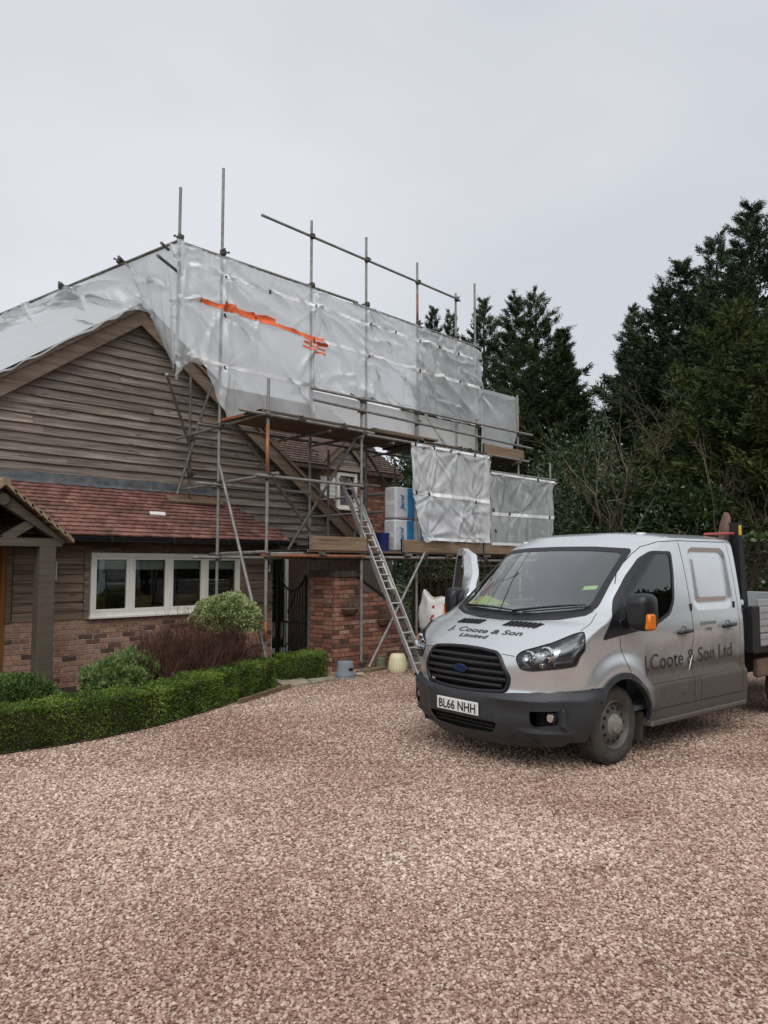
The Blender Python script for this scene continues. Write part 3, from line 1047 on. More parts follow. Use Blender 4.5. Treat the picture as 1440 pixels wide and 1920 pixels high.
# wall baskets with dead stems
def basket(x, z, r, label, seed):
    b_ = root('wall_basket', (x, GWY - .02, z), label, 'basket', 'wicker baskets on the garden wall')
    m = MB()
    n = 14; V = []; F = []
    for (rr, h) in ((r, 0), (r * .95, -.04), (r * .8, -.085), (r * .45, -.115), (.01, -.12)):
        for k in range(n + 1):
            t = math.pi + math.pi * k / n
            V.append((x + rr * math.cos(t), GWY - .012 + rr * .8 * math.sin(t), z + h))
    for i in range(4):
        for k in range(n):
            F.append((i*(n+1) + k, (i+1)*(n+1) + k, (i+1)*(n+1) + k + 1, i*(n+1) + k + 1))
    m.add(V, F)
    obj('bowl', m, M['beam'], b_)
    m = MB(); m.path([(x + r * math.cos(t), GWY - .012 + r * .8 * math.sin(t), z + .003) for t in np.linspace(math.pi, 2 * math.pi, 16)], .012, 6); obj('rim', m, M['bark'], b_)
    rg = random.Random(seed)
    m = MB()
    for k in range(26):
        x0 = x + rg.uniform(-.8, .8) * r; a = rg.uniform(-.6, .6)
        p = [(x0, GWY - .04 - rg.uniform(0, .06), z - .02)]
        for j in range(5):
            a += rg.uniform(-.7, .7)
            q = p[-1]
            p.append((q[0] + .055 * math.sin(a), min(GWY - .012, q[1] + rg.uniform(-.012, .012)), q[2] + .06 * math.cos(a)))
        m.path(p, [.004, .004, .0035, .003, .0025, .002], 4)
    obj('dead_stems', m, M['bark'], b_)
basket(8.55, 1.02, .17, 'wicker wall basket with dead stems nearest the wall corner', 3)
basket(9.36, .80, .14, 'lower wicker wall basket with dead stems beside the ladder', 5)
# ---------------------------------------------------------------- scaffold
SC = root('scaffold', (8.7, 9.05, 0), 'tube scaffold with two boarded decks in front of the gable', 'scaffold')
YF, YB = 9.05, 10.15
TR = .0245
def tube(name, p, q, mat='tube'):
    m = MB()
    m.tube(p, q, TR, 12)
    v = Vector(q) - Vector(p)
    inn = MB()
    return obj(name, m, M[mat], SC, smooth=True, sharp=50)
cpl = MB()
cpl.rbox((-.040, -.034, -.040), (.040, .034, .040), .012)
cpl.tube((.03, -.025, 0), (.085, -.025, 0), .010, 6); cpl.tube((0, -.03, .03), (0, -.075, .03), .010, 6)
cpl.rbox((.060, -.04, -.012), (.082, -.01, .012), .004)
cpl.v = [(x * 1.2, y * 1.2, z * 1.2) for x, y, z in cpl.v]
cpl = cpl.me('coupler')
def coup(x, y, z):
    obj('coupler', cpl, M['coupler'], SC, (x, y, z), rot=(random.uniform(-.2, .2), random.uniform(-.3, .3), random.choice((0, 1.57, 3.14)) + random.uniform(-.2, .2)))
FX = [6.73, 8.71, 10.10, 11.95]
# standards, front row
for x, zt, mt in ((6.72, 4.60, 'tube'), (8.71, 4.62, 'tube'), (10.10, 4.62, 'tube'), (11.95, 4.72, 'tube'), (13.42, 5.45, 'tube'), (14.70, 4.10, 'tube')):
    tube('standard', (x, YF, 0.03), (x + random.uniform(-.01, .01), YF, zt), mt)
ob = MB(); ob.tube((6.722, YF, 3.02), (6.721, YF, 3.88), TR + .001, 12); ob.tube((6.722, YF, .62), (6.722, YF, .90), TR + .001, 12)
obj('orange_paint_band', ob, M['tubeorange'], SC, smooth=True)
# standards, back row, rising through the sheeting
for x, z0, zt, mt in ((5.80, 4.6, 7.68, 'tube'), (6.58, .03, 8.30, 'tube'), (8.48, .03, 8.06, 'tube'), (9.88, 1.9, 8.20, 'tube'), (11.385, 1.9, 8.14, 'tube'), (12.67, 1.9, 7.82, 'tube'), (13.37, 1.9, 8.24, 'tube')):
    tube('standard', (x, YB, z0), (x, YB, zt), mt)
ob = MB(); ob.tube((13.42, YF, 4.30), (13.42, YF, 5.05), TR + .001, 12)
obj('orange_paint_band', ob, M['tubeorange'], SC, smooth=True)
ob = MB(); ob.tube((11.385, YB, 6.85), (11.385, YB, 7.45), TR + .001, 12)
obj('orange_paint_band', ob, M['tubeorange'], SC, smooth=True)
# standard and braces standing on the lean-to roof
tube('standard', (6.87, 11.5, 2.92), (6.84, 11.5, 5.28), 'tubedark')
tube('brace', (5.74, 10.35, 4.72), (6.80, 11.44, 3.88), 'tube')
tube('brace', (7.26, 11.45, 5.06), (6.60, 11.45, 2.98), 'tubedark')
m = MB(); m.bar((6.45, 11.5, 2.885), (7.5, 11.44, 2.885), .22, .035, nv); obj('sole_board', m, M['plank'], SC)
# ledgers
L_ = [((6.17, YF - .05, 4.03), (8.95, YF - .05, 4.03), 'tube'), ((8.78, YF - .05, 3.985), (12.35, YF - .05, 3.985), 'tube'), ((12.2, YF - .05, 4.02), (13.75, YF - .05, 4.02), 'tube'),
      ((6.2, YB + .05, 3.98), (10.0, YB + .05, 3.98), 'tubedark'), ((9.9, YB + .05, 3.96), (13.6, YB + .05, 3.96), 'tubedark'),
      ((6.47, YF - .05, 3.09), (8.76, YF - .05, 3.09), 'tube'), ((6.15, YB - .05, 3.03), (8.44, YB - .05, 3.03), 'tube'), ((8.4, YF + .06, 3.12), (9.35, YF + .2, 3.16), 'tubedark'),
      ((6.60, YF - .05, 1.895), (8.80, YF - .05, 1.90), 'tubeorange'), ((6.75, YF + .05, 1.925), (8.02, YF + .05, 1.945), 'tube'), ((8.72, YF - .055, 1.885), (11.6, YF - .055, 1.885), 'tube'), ((11.45, YF - .05, 1.84), (14.85, YF - .05, 1.86), 'tube'),
      ((6.1, YB - .05, 1.87), (8.6, YB - .05, 1.88), 'tube'), ((8.5, YB + .05, 1.87), (14.7, YB + .05, 1.87), 'tubedark'),
      ((11.9, YF - .05, 1.02), (14.6, YF - .05, 1.02), 'tubedark'), ((12.2, YF - .04, 3.68), (14.9, YF - .04, 3.70), 'tube'),
      ((5.9, YB, 6.80), (9.6, YB - .05, 6.80), 'tube'), ((9.5, YB - .05, 6.76), (13.45, YB - .05, 6.74), 'tube')]
for p, q, mt in L_:
    tube('ledger', p, q, mt)
# guard rails
for p, q, mt in (((7.52, YF - .06, 4.58), (13.88, YF - .06, 4.62), 'tube'), ((7.58, YF - .06, 4.40), (13.88, YF - .06, 4.32), 'tube'),
                 ((7.36, YB, 7.78), (12.72, YB - .05, 7.68), 'tube'), ((9.9, YB + .05, 4.9), (9.2, YB - .3, 4.9), 'tubedark')):
    tube('guard_rail', p, q, mt)
# transoms
for p, q, mt in (((6.66, 8.95, 4.05), (6.66, 11.62, 3.97), 'tube'), ((6.78, 8.85, 3.13), (6.78, 11.55, 3.08), 'tube'), ((6.66, 8.95, 1.95), (6.66, 10.5, 1.93), 'tube'),
                 ((7.9, 8.95, 3.93), (7.9, 10.3, 3.93), 'tubedark'), ((8.65, 8.95, 3.93), (8.65, 10.3, 3.93), 'tubedark'), ((9.4, 8.95, 3.91), (9.4, 10.3, 3.91), 'tubedark'), ((10.2, 8.9, 3.91), (10.2, 10.3, 3.91), 'tubedark'), ((11.2, 8.9, 3.91), (11.2, 10.3, 3.91), 'tubedark'), ((12.2, 8.9, 3.9), (12.2, 10.3, 3.9), 'tubedark'), ((13.3, 8.9, 3.95), (13.3, 10.3, 3.95), 'tubedark'),
                 ((7.75, 8.9, 1.93), (7.75, 10.3, 1.93), 'tubedark'), ((9.75, 8.85, 1.93), (9.75, 10.3, 1.93), 'tube'), ((10.9, 8.85, 1.93), (10.9, 10.3, 1.93), 'tubedark'), ((12.1, 8.85, 1.93), (12.1, 10.3, 1.93), 'tubedark'), ((13.4, 8.9, 1.9), (13.4, 10.3, 1.9), 'tubedark'),
                 ((9.98, 9.55, 3.10), (9.98, 12.9, 3.10), 'tube'), ((9.98, 9.55, 2.76), (9.98, 12.0, 2.76), 'tube'),
                 ((5.62, 10.16, 6.62), (5.40, 9.98, 6.60), 'tubedark')):
    tube('transom', p, q, mt)
tube('transom', (5.30, 9.90, 6.35), (5.95, 10.32, 6.36), 'tubedark')
# rail carrying the sheet over the roof
tube('ledger', (5.80, 10.12, 6.82), (4.75, 18.6, 6.88), 'tubedark')
for (x, y) in ((5.36, 13.6), (5.6, 11.75), (5.02, 16.4)):
    tube('transom', (x - .10, y - .16, 6.90), (x + .25, y + .15, 6.91), 'tubedark')
    coup(x, y, 6.90)
# braces
for p, q, mt in (((6.52, YB - .12, 3.33), (6.70, 8.86, .05), 'tube'), ((8.82, YF - .07, .04), (10.25, YF - .07, 1.98), 'tube'), ((8.66, 9.15, 3.92), (7.95, YB - .07, 2.02), 'tubedark'), ((7.10, YB - .09, 3.75), (8.42, YB - .09, 2.35), 'tubedark'),
                 ((10.95, 9.0, 4.0), (11.45, YB - .1, 4.95), 'tube'), ((10.0, 10.2, 3.4), (9.6, 10.2, 2.2), 'tubedark'), ((9.9, YB, 3.9), (10.9, YB, 2.9), 'tubedark')):
    tube('brace', p, q, mt)
tube('standard', (10.05, 9.65, 1.97), (10.05, 9.65, 3.25), 'tube')
tube('standard', (9.05, 10.3, .03), (9.05, 10.3, 3.9), 'tubedark')
tube('standard', (10.9, 10.35, .03), (10.9, 10.35, 3.9), 'tubedark')
for p in ((6.72, YF - .03, 4.03), (6.72, YF - .03, 3.09), (6.72, YF - .03, 1.90), (8.71, YF - .03, 4.0), (8.71, YF - .03, 3.09), (8.71, YF - .03, 1.90), (10.1, YF - .03, 4.0), (10.1, YF - .03, 1.885), (11.95, YF - .03, 4.0), (11.95, YF - .03, 4.58), (11.95, YF - .03, 1.87),
          (10.1, YF - .03, 4.58), (10.1, YF - .03, 4.37), (8.71, YF - .03, 4.58), (8.71, YF - .03, 4.38), (6.58, YB - .03, 3.05), (6.58, YB - .03, 1.88), (6.58, YB - .03, 3.98), (5.8, YB - .03, 6.86), (6.58, YB - .03, 6.86), (8.48, YB - .03, 6.84), (9.88, YB - .03, 6.84), (11.385, YB - .03, 6.82), (12.67, YB - .03, 6.80),
          (8.48, YB - .03, 7.76), (9.88, YB - .03, 7.74), (11.385, YB - .03, 7.71), (12.67, YB - .03, 7.68), (6.87, 11.47, 3.98), (6.86, 11.47, 3.35), (8.71, YF - .03, .10), (10.28, YF - .06, 1.93), (13.42, YF - .03, 4.6), (13.42, YF - .03, 4.32), (13.42, YF - .03, 4.0),
          (9.75, YF - .08, 1.93), (10.9, YF - .08, 1.90), (12.1, YF - .08, 1.88), (7.75, YF - .05, 1.93), (11.3, YF - .05, 4.02), (11.5, YF - .05, 4.02), (11.62, YF - .05, 4.03), (7.3, YF - .05, 4.05), (8.2, YF - .05, 4.05), (14.7, YF, 3.7), (14.7, YF, 1.86)):
    coup(*p)
# boards
def plank(name, x0, x1, y0, y1, z0, z1, mat):
    m = MB(); m.rbox((x0, y0, z0), (x1, y1, z1), .004)
    o = obj(name, m, M[mat], SC)
    if x1 - x0 > .5:
        for xe in (x0, x1 - .05):
            b = MB(); b.rbox((xe, y0 - .0025, z0 - .0025), (xe + .05, y1 + .0025, z1 + .0025), .002)
            obj('end_band', b, M['tubedark'], o)
    return o
for i in range(5):
    y = 8.99 + i * .232
    j = random.uniform(-.04, .04)
    plank('deck_board', 6.60 + j, 10.28 + j, y, y + .226, 4.062, 4.10, 'deck')
    plank('deck_board', 10.29 + j, 13.55 + j, y, y + .226, 4.022, 4.06, 'deck')
    plank('deck_board', 7.50 + j, 11.2 + j, y, y + .226, 1.958, 1.996, 'deck')
    plank('deck_board', 11.21 + j, 14.75 + j, y, y + .226, 1.958, 1.996, 'deck')
plank('deck_board', 9.0, 10.7, 9.02, 9.24, 4.105, 4.14, 'plank')
pe = MB(); pe.rbox((6.585, 8.985, 4.06), (6.60, 10.14, 4.104), .003)
obj('orange_board_end', pe, M['tubeorange'], SC)
for x0, x1, z in ((7.50, 8.80, 1.99), (9.64, 12.03, 1.985), (12.06, 14.7, 1.985)):
    plank('toe_board', x0, x1, 8.975, 9.010, z, z + .225, 'plank')
plank('toe_board', 12.1, 13.55, 8.985, 9.022, 4.03, 4.235, 'plank')
plank('toe_board', 13.50, 13.54, 9.03, 10.1, 4.062, 4.285, 'plank')

# ---------------------------------------------------------------- polythene sheets
def wob(x, y, seed, k=1.0, n=7):
    rg = np.random.default_rng(seed)
    o = 0
    for i in range(n):
        a = rg.uniform(0, 6.28); f = k * rg.uniform(.6, 2.6); p = rg.uniform(0, 6.28)
        o = o + np.sin((x * np.cos(a) + y * np.sin(a)) * f + p + .6 * np.sin(x * f * .6 + i)) / (f / k) 
    return o / n
def folds(x, y, ties, seed, amp=.05, reach=.75):
    """creases that fan out from the tie points"""
    rg = np.random.default_rng(seed)
    o = np.zeros_like(x)
    for (tx, ty) in ties:
        dx = x - tx; dy = y - ty
        r = np.hypot(dx, dy) + 1e-4; th = np.arctan2(dy, dx)
        nf = rg.integers(5, 9); ph = rg.uniform(0, 6.28); rr = reach * rg.uniform(.7, 1.4)
        s = np.sin(nf * th + ph + 1.1 * np.sin(2 * th + ph))
        ridge = np.sign(s) * np.abs(s) ** .7 + .5 * np.sin(2.3 * nf * th + ph * 2)
        o += amp * ridge * (r / (r + .12)) * np.exp(-r / rr)
        o -= amp * 1.0 * np.exp(-(r / .10) ** 2)
    return o
def grid_mesh(name, P3):
    nu, nv_ = P3.shape[:2]
    i = np.arange(nu - 1)[:, None]; j = np.arange(nv_ - 1)[None, :]
    a = i * nv_ + j
    f = np.stack([a, a + nv_, a + nv_ + 1, a + 1], -1).reshape(-1, 4)
    return npmesh(name, P3.reshape(-1, 3), f)
PXS = [5.83, 6.61, 8.5, 9.89, 11.39, 12.69, 13.45]
T1 = [(x, z) for x in PXS for z in (6.74, 6.45, 5.82, 4.95)] + [(7.5, 6.45), (10.6, 6.45), (12.0, 6.45), (7.2, 5.9)]
def creases(x, z, x0, x1, z0, z1, n, seed, ties=(), amp=.03, steep=.5):
    """straight pulled creases of thin plastic, many of them starting at the ties"""
    rg = np.random.default_rng(seed)
    o = np.zeros_like(x)
    for i in range(n):
        if len(ties) and rg.uniform() < .6:
            cx, cz = ties[rg.integers(0, len(ties))]; st = 0
        else:
            cx, cz = rg.uniform(x0, x1), rg.uniform(z0, z1); st = 1
        a = rg.normal(-1.2, .5) if rg.uniform() < steep else rg.normal(-.35, .35) + (math.pi if rg.uniform() < .5 else 0)
        L = rg.uniform(.5, 1.7); w = rg.uniform(.028, .085); h = amp * rg.uniform(.4, 1.2) * (1 if rg.uniform() < .6 else -1)
        ca, sa = math.cos(a), math.sin(a)
        dx = x - cx; dz = z - cz
        u = dx * ca + dz * sa; v = -dx * sa + dz * ca
        v = v + .04 * np.sin(u * 5 + i)
        k = np.clip(u / L, 0, 1); tp = np.sin(np.pi * k) if st else np.minimum(1, k * 12) * (1 - k)
        ww_ = w * (.5 + 1.2 * k)
        o += h * tp * (u > 0) * (u < L) * (np.exp(-(v / ww_) ** 2) - .5 * np.exp(-((v - 1.9 * ww_) / (1.4 * ww_)) ** 2))
    return o
def FS(x, z):
    """y of the main front sheet"""
    d = folds(x, z, T1, 5, .014, .35)
    d += creases(x, z, 5.8, 13.4, 4.3, 6.7, 200, 15, T1, .070, .65)
    d += .030 * wob(x, z, 3, 2.0) + .006 * wob(x, z, 6, 20.0)
    # fine crimps under the top rail
    d += .010 * np.sin(x * 42 + 3 * np.sin(x * 5) + z * 9) * np.clip((z - 6.46) / .2, 0, 1)
    # steep drags in the first bays, pocket sagging under the tape
    d += .075 * np.exp(-((x - 7.5) / 1.2) ** 2) * np.sin((x * .62 + z * 1.0) * 10 + 1.5 * np.sin(2 * x)) * np.clip((6.5 - z) / .3, 0, 1) * np.clip((z - 5.85) / .3, 0, 1)
    d += .09 * np.exp(-((x - 7.3) / .8) ** 2 - ((z - 5.35) / .42) ** 2)
    d += .045 * np.sin(x * 17 + 2.0 * np.sin(x * 3)) * np.clip((6.25 - x) / .4, 0, 1)
    d = np.where(d < -.03, -.03 + (d + .03) * .25, d)
    return YB - .085 - d
nu, nv_ = 620, 150
xs = np.linspace(5.70, 13.53, nu)
zb = np.interp(xs, [5.70, 5.80, 5.98, 6.26, 6.40, 6.56, 6.66, 8.40, 8.47, 8.49, 13.53], [4.62, 4.74, 4.92, 4.90, 4.62, 4.28, 4.13, 4.115, 4.14, 4.90, 4.90])
zb = zb + .014 * np.sin(xs * 11 + 2 * np.sin(xs * 3)) * (xs > 8.5)
zt = 6.79 - .035 * np.abs(np.sin(np.pi * np.interp(xs, PXS, range(len(PXS))))) - .006 * (xs - 5.8)
zt = np.where(xs > 13.2, zt - (xs - 13.2) * .35, zt)
XX = np.repeat(xs[:, None], nv_, 1)
tt = np.linspace(0, 1, nv_)[None, :]
ZZ = zb[:, None] * (1 - tt) + zt[:, None] * tt
sheetA = obj('polythene_sheet', grid_mesh('front_sheet', np.stack([XX, FS(XX, ZZ), ZZ], -1)), M['sheet'], smooth=True,
             label='long translucent polythene sheet with orange tape along the scaffold front', cat='sheeting', group='polythene sheets on the scaffold')
def strip(name, parent, fn, x0, x1, zc0, zc1, h, mat, frill=0, off=.008, n=160, seed=0, jag=0):
    rg = np.random.default_rng(seed)
    x = np.linspace(x0, x1, n)
    zc = np.linspace(zc0, zc1, n)
    up = zc + h / 2 + frill * np.abs(np.sin(x * 23)) * rg.uniform(.4, 1, n) + jag * np.repeat(rg.uniform(-.5, 1, n // 6 + 1), 6)[:n]
    dn = zc - h / 2 - frill * np.abs(np.sin(x * 19 + 1)) * rg.uniform(.4, 1, n) - jag * np.repeat(rg.uniform(-.3, .6, n // 5 + 1), 5)[:n]
    k = np.linspace(0, 1, 5)[None, :]
    Z = dn[:, None] * (1 - k) + up[:, None] * k
    X = np.repeat(x[:, None], 5, 1)
    return obj(name, grid_mesh(name, np.stack([X, fn(X, Z) - off, Z], -1)), M[mat], parent, smooth=True)
strip('reinforcing_band', sheetA, FS, 5.95, 13.2, 6.46, 6.42, .040, 'band', .030, seed=1, n=500)
strip('reinforcing_band', sheetA, FS, 8.75, 13.45, 5.83, 5.79, .055, 'band', .012, seed=2, n=400)
strip('reinforcing_band', sheetA, FS, 5.98, 8.45, 4.97, 4.95, .06, 'band', .006, seed=3, n=200)
strip('reinforcing_band', sheetA, FS, 8.52, 13.5, 4.945, 4.935, .055, 'band', .006, seed=4, n=400)
strip('reinforcing_band', sheetA, FS, 5.74, 6.15, 5.9, 5.9, .06, 'band', .0, seed=4, n=40)
strip('orange_tape', sheetA, FS, 6.10, 8.70, 5.925, 5.835, .075, 'tape', 0, .014, seed=5, n=140, jag=.004)
strip('orange_tape', sheetA, FS, 6.55, 7.6, 5.955, 5.925, .09, 'tape', 0, .010, seed=8, n=70, jag=.014)
for zc0, zc1, a, b in ((5.80, 5.74, 8.24, 8.76), (5.725, 5.665, 8.22, 8.76), (5.645, 5.585, 8.20, 8.76)):
    strip('orange_tape', sheetA, FS, a, b, zc0, zc1, .040, 'tape', 0, .012, seed=6, n=30)
tie = MB(); tie.rbox((-.012, -.02, -.035), (.012, .01, .035), .004); tie = tie.me('tie')
for x, z in T1:
    if z > 6.6 or x < 6.3: continue
    obj('tie', tie, M['black'], sheetA, (x, float(FS(np.array([x]), np.array([z]))[0]) - .015, z - .02), rot=(0, random.uniform(-.6, .6), 0))
# return over the verge and the left roof slope
kt = [0, .06, .13, .20, .27, 1.0]
top = [(5.79, 10.10, 6.80), (5.76, 10.55, 6.82), (5.70, 11.05, 6.82), (5.63, 11.55, 6.83), (5.56, 12.1, 6.84), (4.78, 18.3, 6.88)]
bot = [(5.71, 10.10, 4.66), (5.96, 10.60, 4.98), (6.02, 11.10, 5.52), (6.02, 11.50, 6.02), (5.80, 11.56, 6.06), (1.75, 11.56, 3.10)]
nu, nv_ = 420, 90
tu = np.linspace(0, 1, nu) ** 1.25
A = np.stack([np.interp(tu, kt, [p[i] for p in top]) for i in range(3)], -1)
B = np.stack([np.interp(tu, kt, [p[i] for p in bot]) for i in range(3)], -1)
B[:, 2] += .02 * np.sin(tu * 70 + np.sin(tu * 20) * 2) * (tu > .25) + .025
vv = np.linspace(0, 1, nv_)[None, :, None]
P3 = A[:, None] * (1 - vv) + B[:, None] * vv
du = np.gradient(P3, axis=0); dv = np.gradient(P3, axis=1)
N3 = np.cross(du, dv); N3 /= np.linalg.norm(N3, axis=-1, keepdims=True) + 1e-9
s1 = np.cumsum(np.r_[0, np.linalg.norm(np.diff(P3[:, 40], axis=0), axis=1)])[:, None] + 0 * vv[..., 0]
s2 = np.linalg.norm(P3 - P3[:, :1], axis=-1)
dd = .03 * wob(s1, s2, 21, 3.0) + .014 * wob(s1, s2, 22, 11.0) + creases(s1, s2, 0, 9, 0, 2.2, 110, 33, [(2.6, .9), (3.9, .3), (4.6, 1.4), (5.6, .5), (6.3, 1.6), (7.4, .6)], .10, .4)
early = np.clip(1 - s1 / 2.4, 0, 1)
dd += .05 * early * np.sin(s1 * 15 + 2.5 * np.sin(s2 * .8)) * np.clip(s2 / .5, 0, 1)
dd += .05 * np.exp(-((vv[..., 0] - .45) / .10) ** 2) * (s1 > 2.2)
fade = np.clip(np.minimum(1 - vv[..., 0], vv[..., 0] + .25) * 6, 0, 1)
P3 = P3 - N3 * (dd * fade)[..., None] * np.sign(N3[..., 1:2] + 1e-9)
sheetB = obj('polythene_sheet', grid_mesh('verge_sheet', P3), M['sheet'], smooth=True, label='polythene sheet bunched at the corner pole and draped over the gable verge', cat='sheeting', group='polythene sheets on the scaffold')
# clear screen behind the guard rails
def plane_sheet(name, x0, x1, z0f, z1f, yf, mat, label, ties, seed, amp=.03, nu=240, nv_=70, left=None, right=None):
    k = np.linspace(0, 1, nu)[:, None]; j = np.linspace(0, 1, nv_)[None, :]
    Xl = left(j) if left else x0 + 0 * j
    Xr = right(j) if right else x1 + 0 * j
    X = Xl * (1 - k) + Xr * k
    Z = z0f(X) * (1 - j) + z1f(X) * j
    def fn(x, z):
        return yf - (folds(x, z, ties, seed, amp * .45, .5) + creases(x, z, x0, x1, 2.2, 4, 60, seed + 4, ties, amp * .6, .9) + .03 * wob(x, z, seed + 1, 3.0) + .004 * wob(x, z, seed + 2, 18.0))
    return obj(name, grid_mesh(name, np.stack([X, fn(X, Z), Z], -1)), M[mat], smooth=True, label=label, cat='sheeting', group='polythene sheets on the scaffold'), fn
plane_sheet('polythene_sheet', 8.50, 13.44, lambda x: 4.10 + 0 * x, lambda x: 4.92 + 0 * x, YB + .07, 'screen', 'pale screen sheet behind the guard rails of the upper deck', [(9.9, 4.9), (11.4, 4.9), (12.7, 4.9)], 41, .02)
# hanging sheet in front of the packs
k1 = lambda j: np.interp(j, [0, .08, .5, 1], [10.22, 10.12, 9.88, 9.85])
shC, fC = plane_sheet('polythene_sheet', 9.85, 12.24, lambda x: 2.205 + .02 * np.sin(x * 9) - .05 * np.exp(-((x - 10.15) / .12) ** 2), lambda x: 3.985 - .02 * np.abs(np.sin((x - 9.85) * 4.2)), YF - .11, 'sheetmilky',
                      'clear polythene sheet hung in front of the insulation packs', [(9.92, 3.9), (10.5, 3.95), (11.2, 3.95), (12.1, 3.9), (10.0, 3.06), (10.35, 3.06), (11.7, 3.03), (10.3, 2.3), (11.55, 2.3), (11.65, 2.8)], 51, .045, left=k1)
strip('reinforcing_band', shC, fC, 9.90, 12.22, 3.08, 3.03, .07, 'band', .004, seed=11)
strip('reinforcing_band', shC, fC, 9.88, 12.22, 3.95, 3.945, .05, 'band', .004, seed=12)
strip('reinforcing_band', shC, fC, 10.3, 12.22, 2.235, 2.225, .05, 'band', .006, seed=13)
for x, z in ((9.95, 3.07), (10.3, 3.06), (11.72, 3.0), (9.93, 3.95), (10.45, 3.94), (10.95, 3.94), (11.7, 3.93)):
    obj('tie', tie, M['black'], shC, (x, YF - .14, z), rot=(0, random.uniform(-.7, .7), 0))
k2 = lambda j: np.interp(j, [0, .5, .92, 1], [14.56, 14.66, 14.66, 14.86])
shD, fD = plane_sheet('polythene_sheet', 12.27, 14.75, lambda x: 2.16 + .015 * np.sin(x * 8), lambda x: 3.66 - .02 * np.abs(np.sin((x - 12.2) * 4)), YF - .09, 'sheetclear',
                      'farther clear polythene sheet hung below the deck end toward the trees', [(12.5, 3.6), (13.4, 3.6), (14.5, 3.6), (13.4, 2.9), (14.4, 2.2)], 61, .03, right=k2)
strip('reinforcing_band', shD, fD, 12.3, 14.66, 2.80, 2.83, .07, 'band', .003, seed=14)
strip('reinforcing_band', shD, fD, 12.3, 14.72, 3.64, 3.64, .04, 'band', .006, seed=15)
strip('reinforcing_band', shD, fD, 12.3, 14.56, 2.19, 2.19, .05, 'band', .006, seed=16)
for x, z in ((12.33, 2.88), (12.4, 2.45), (12.9, 2.82), (14.45, 2.83), (14.0, 3.63)):
    obj('tie', tie, M['black'], shD, (x, YF - .12, z), rot=(0, random.uniform(-.7, .7), 0))
# end return
nu, nv_ = 60, 80
k = np.linspace(0, 1, nu)[:, None]; j = np.linspace(0, 1, nv_)[None, :]
yr = YB - .06 + (np.interp(j, [0, .1, .5, 1], [9.32, 9.26, 9.10, 9.05]) - YB + .06) * k
zt_ = 5.80 + (5.40 - 5.80) * k; zz = 4.05 * (1 - j) + zt_ * j
xx = 13.50 + folds(yr, zz, [(10.1, 5.7), (9.1, 5.35), (9.2, 4.2), (10.1, 4.3)], 71, .04, .5) + .012 * wob(yr, zz, 72, 9.0)
obj('polythene_sheet', grid_mesh('end_sheet', np.stack([xx, yr, zz], -1)), M['sheet'], smooth=True, label='small polythene sheet closing the far end of the upper deck', cat='sheeting', group='polythene sheets on the scaffold')

# ---------------------------------------------------------------- ladder
LD = root('ladder', (9.0, 7.95, 0), 'aluminium extension ladder leaning on the lower deck', 'ladder')
def lp(z, off=0): return 7.94 + z * (1.06 / 1.95) + off
for (za, zb_, x0, x1, off) in ((0.0, 2.95, 8.87, 9.12, 0), (1.3, 3.32, 8.89, 9.10, .055)):
    for x in (x0, x1):
        m = MB(); m.bar((x, lp(za, off), za + .01), (x, lp(zb_, off), zb_), .028, .062, (0, 1, 0))
        obj('stile', m, M['alu'], LD)
    z = za + .18
    while z < zb_ - .03:
        m = MB(); m.tube((x0, lp(z, off), z), (x1, lp(z, off), z), .015, 8); obj('rung', m, M['alu'], LD)
        z += .235
for x in (8.87, 9.12):
    m = MB(); m.rbox((x - .02, 7.925, 0), (x + .02, 7.985, .05), .006); obj('foot', m, M['black'], LD)
    m = MB(); m.bar((x - .005, lp(.30) - .03, .30), (x - .005, lp(.5) - .03, .5), .04, .03, (0, 1, 0)); obj('bracket', m, M['alu'], LD)

# ---------------------------------------------------------------- packs on the lower deck
M['pack'] = plain('pack_wrap', (.62, .63, .65), .35, .12, 7, bump=.2)
M['packblue'] = plain('pack_blue_print', (.025, .22, .50), .35, .2, 6, bump=.15)
M['navy'] = plain('navy_plastic', (.015, .03, .14), .4, .2, 6)
def text_mesh(body, size, shear=0, bold=0, align='LEFT', spacing=1.0, ext=0):
    cu = bpy.data.curves.new('lettering', 'FONT')
    cu.body = body; cu.size = size; cu.shear = shear; cu.offset = bold; cu.align_x = align
    cu.space_character = spacing; cu.extrude = ext; cu.resolution_u = 3
    o = bpy.data.objects.new('lettering', cu)
    COL.objects.link(o)
    dgp = bpy.context.evaluated_depsgraph_get(); dgp.update()
    me = bpy.data.meshes.new_from_object(o.evaluated_get(dgp))
    bpy.data.objects.remove(o); bpy.data.curves.remove(cu)
    me.materials.clear()
    return me
where = ['nearest the ladder', 'second from the ladder', 'third from the ladder', 'farthest from the ladder']
for c_ in range(4):
    for l_ in range(2):
        x0 = 9.72 + c_ * .54 + l_ * .015; z0 = 2.0 + l_ * .60
        pk = root('insulation_pack', (x0 + .25, 9.5, z0), '%s white and blue insulation pack, stack %s' % (('lower', 'upper')[l_], where[c_]), 'insulation pack', 'wrapped insulation packs on the lower deck')
        m = MB(); m.rbox((x0, 9.22, z0 + .004), (x0 + .50, 9.52, z0 + .585), .03)
        obj('wrap', m, M['pack'], pk, smooth=True, sharp=35)
        m = MB(); m.rbox((x0 + .31, 9.213, z0 + .02), (x0 + .49, 9.23, z0 + .57), .004)
        obj('blue_panel', m, M['packblue'], pk)
        m = MB(); m.rbox((x0 - .004, 9.28, z0 + .25), (x0 + .01, 9.48, z0 + .33), .002); obj('strap', m, M['white'], pk)
        tm = text_mesh('Jarvi', .15, .25, .004)
        for v in tm.vertices:
            v.co = (-v.co.y, 0, v.co.x)
        obj('print', tm, M['packblue'], pk, (x0 + .22, 9.214, z0 + .17))
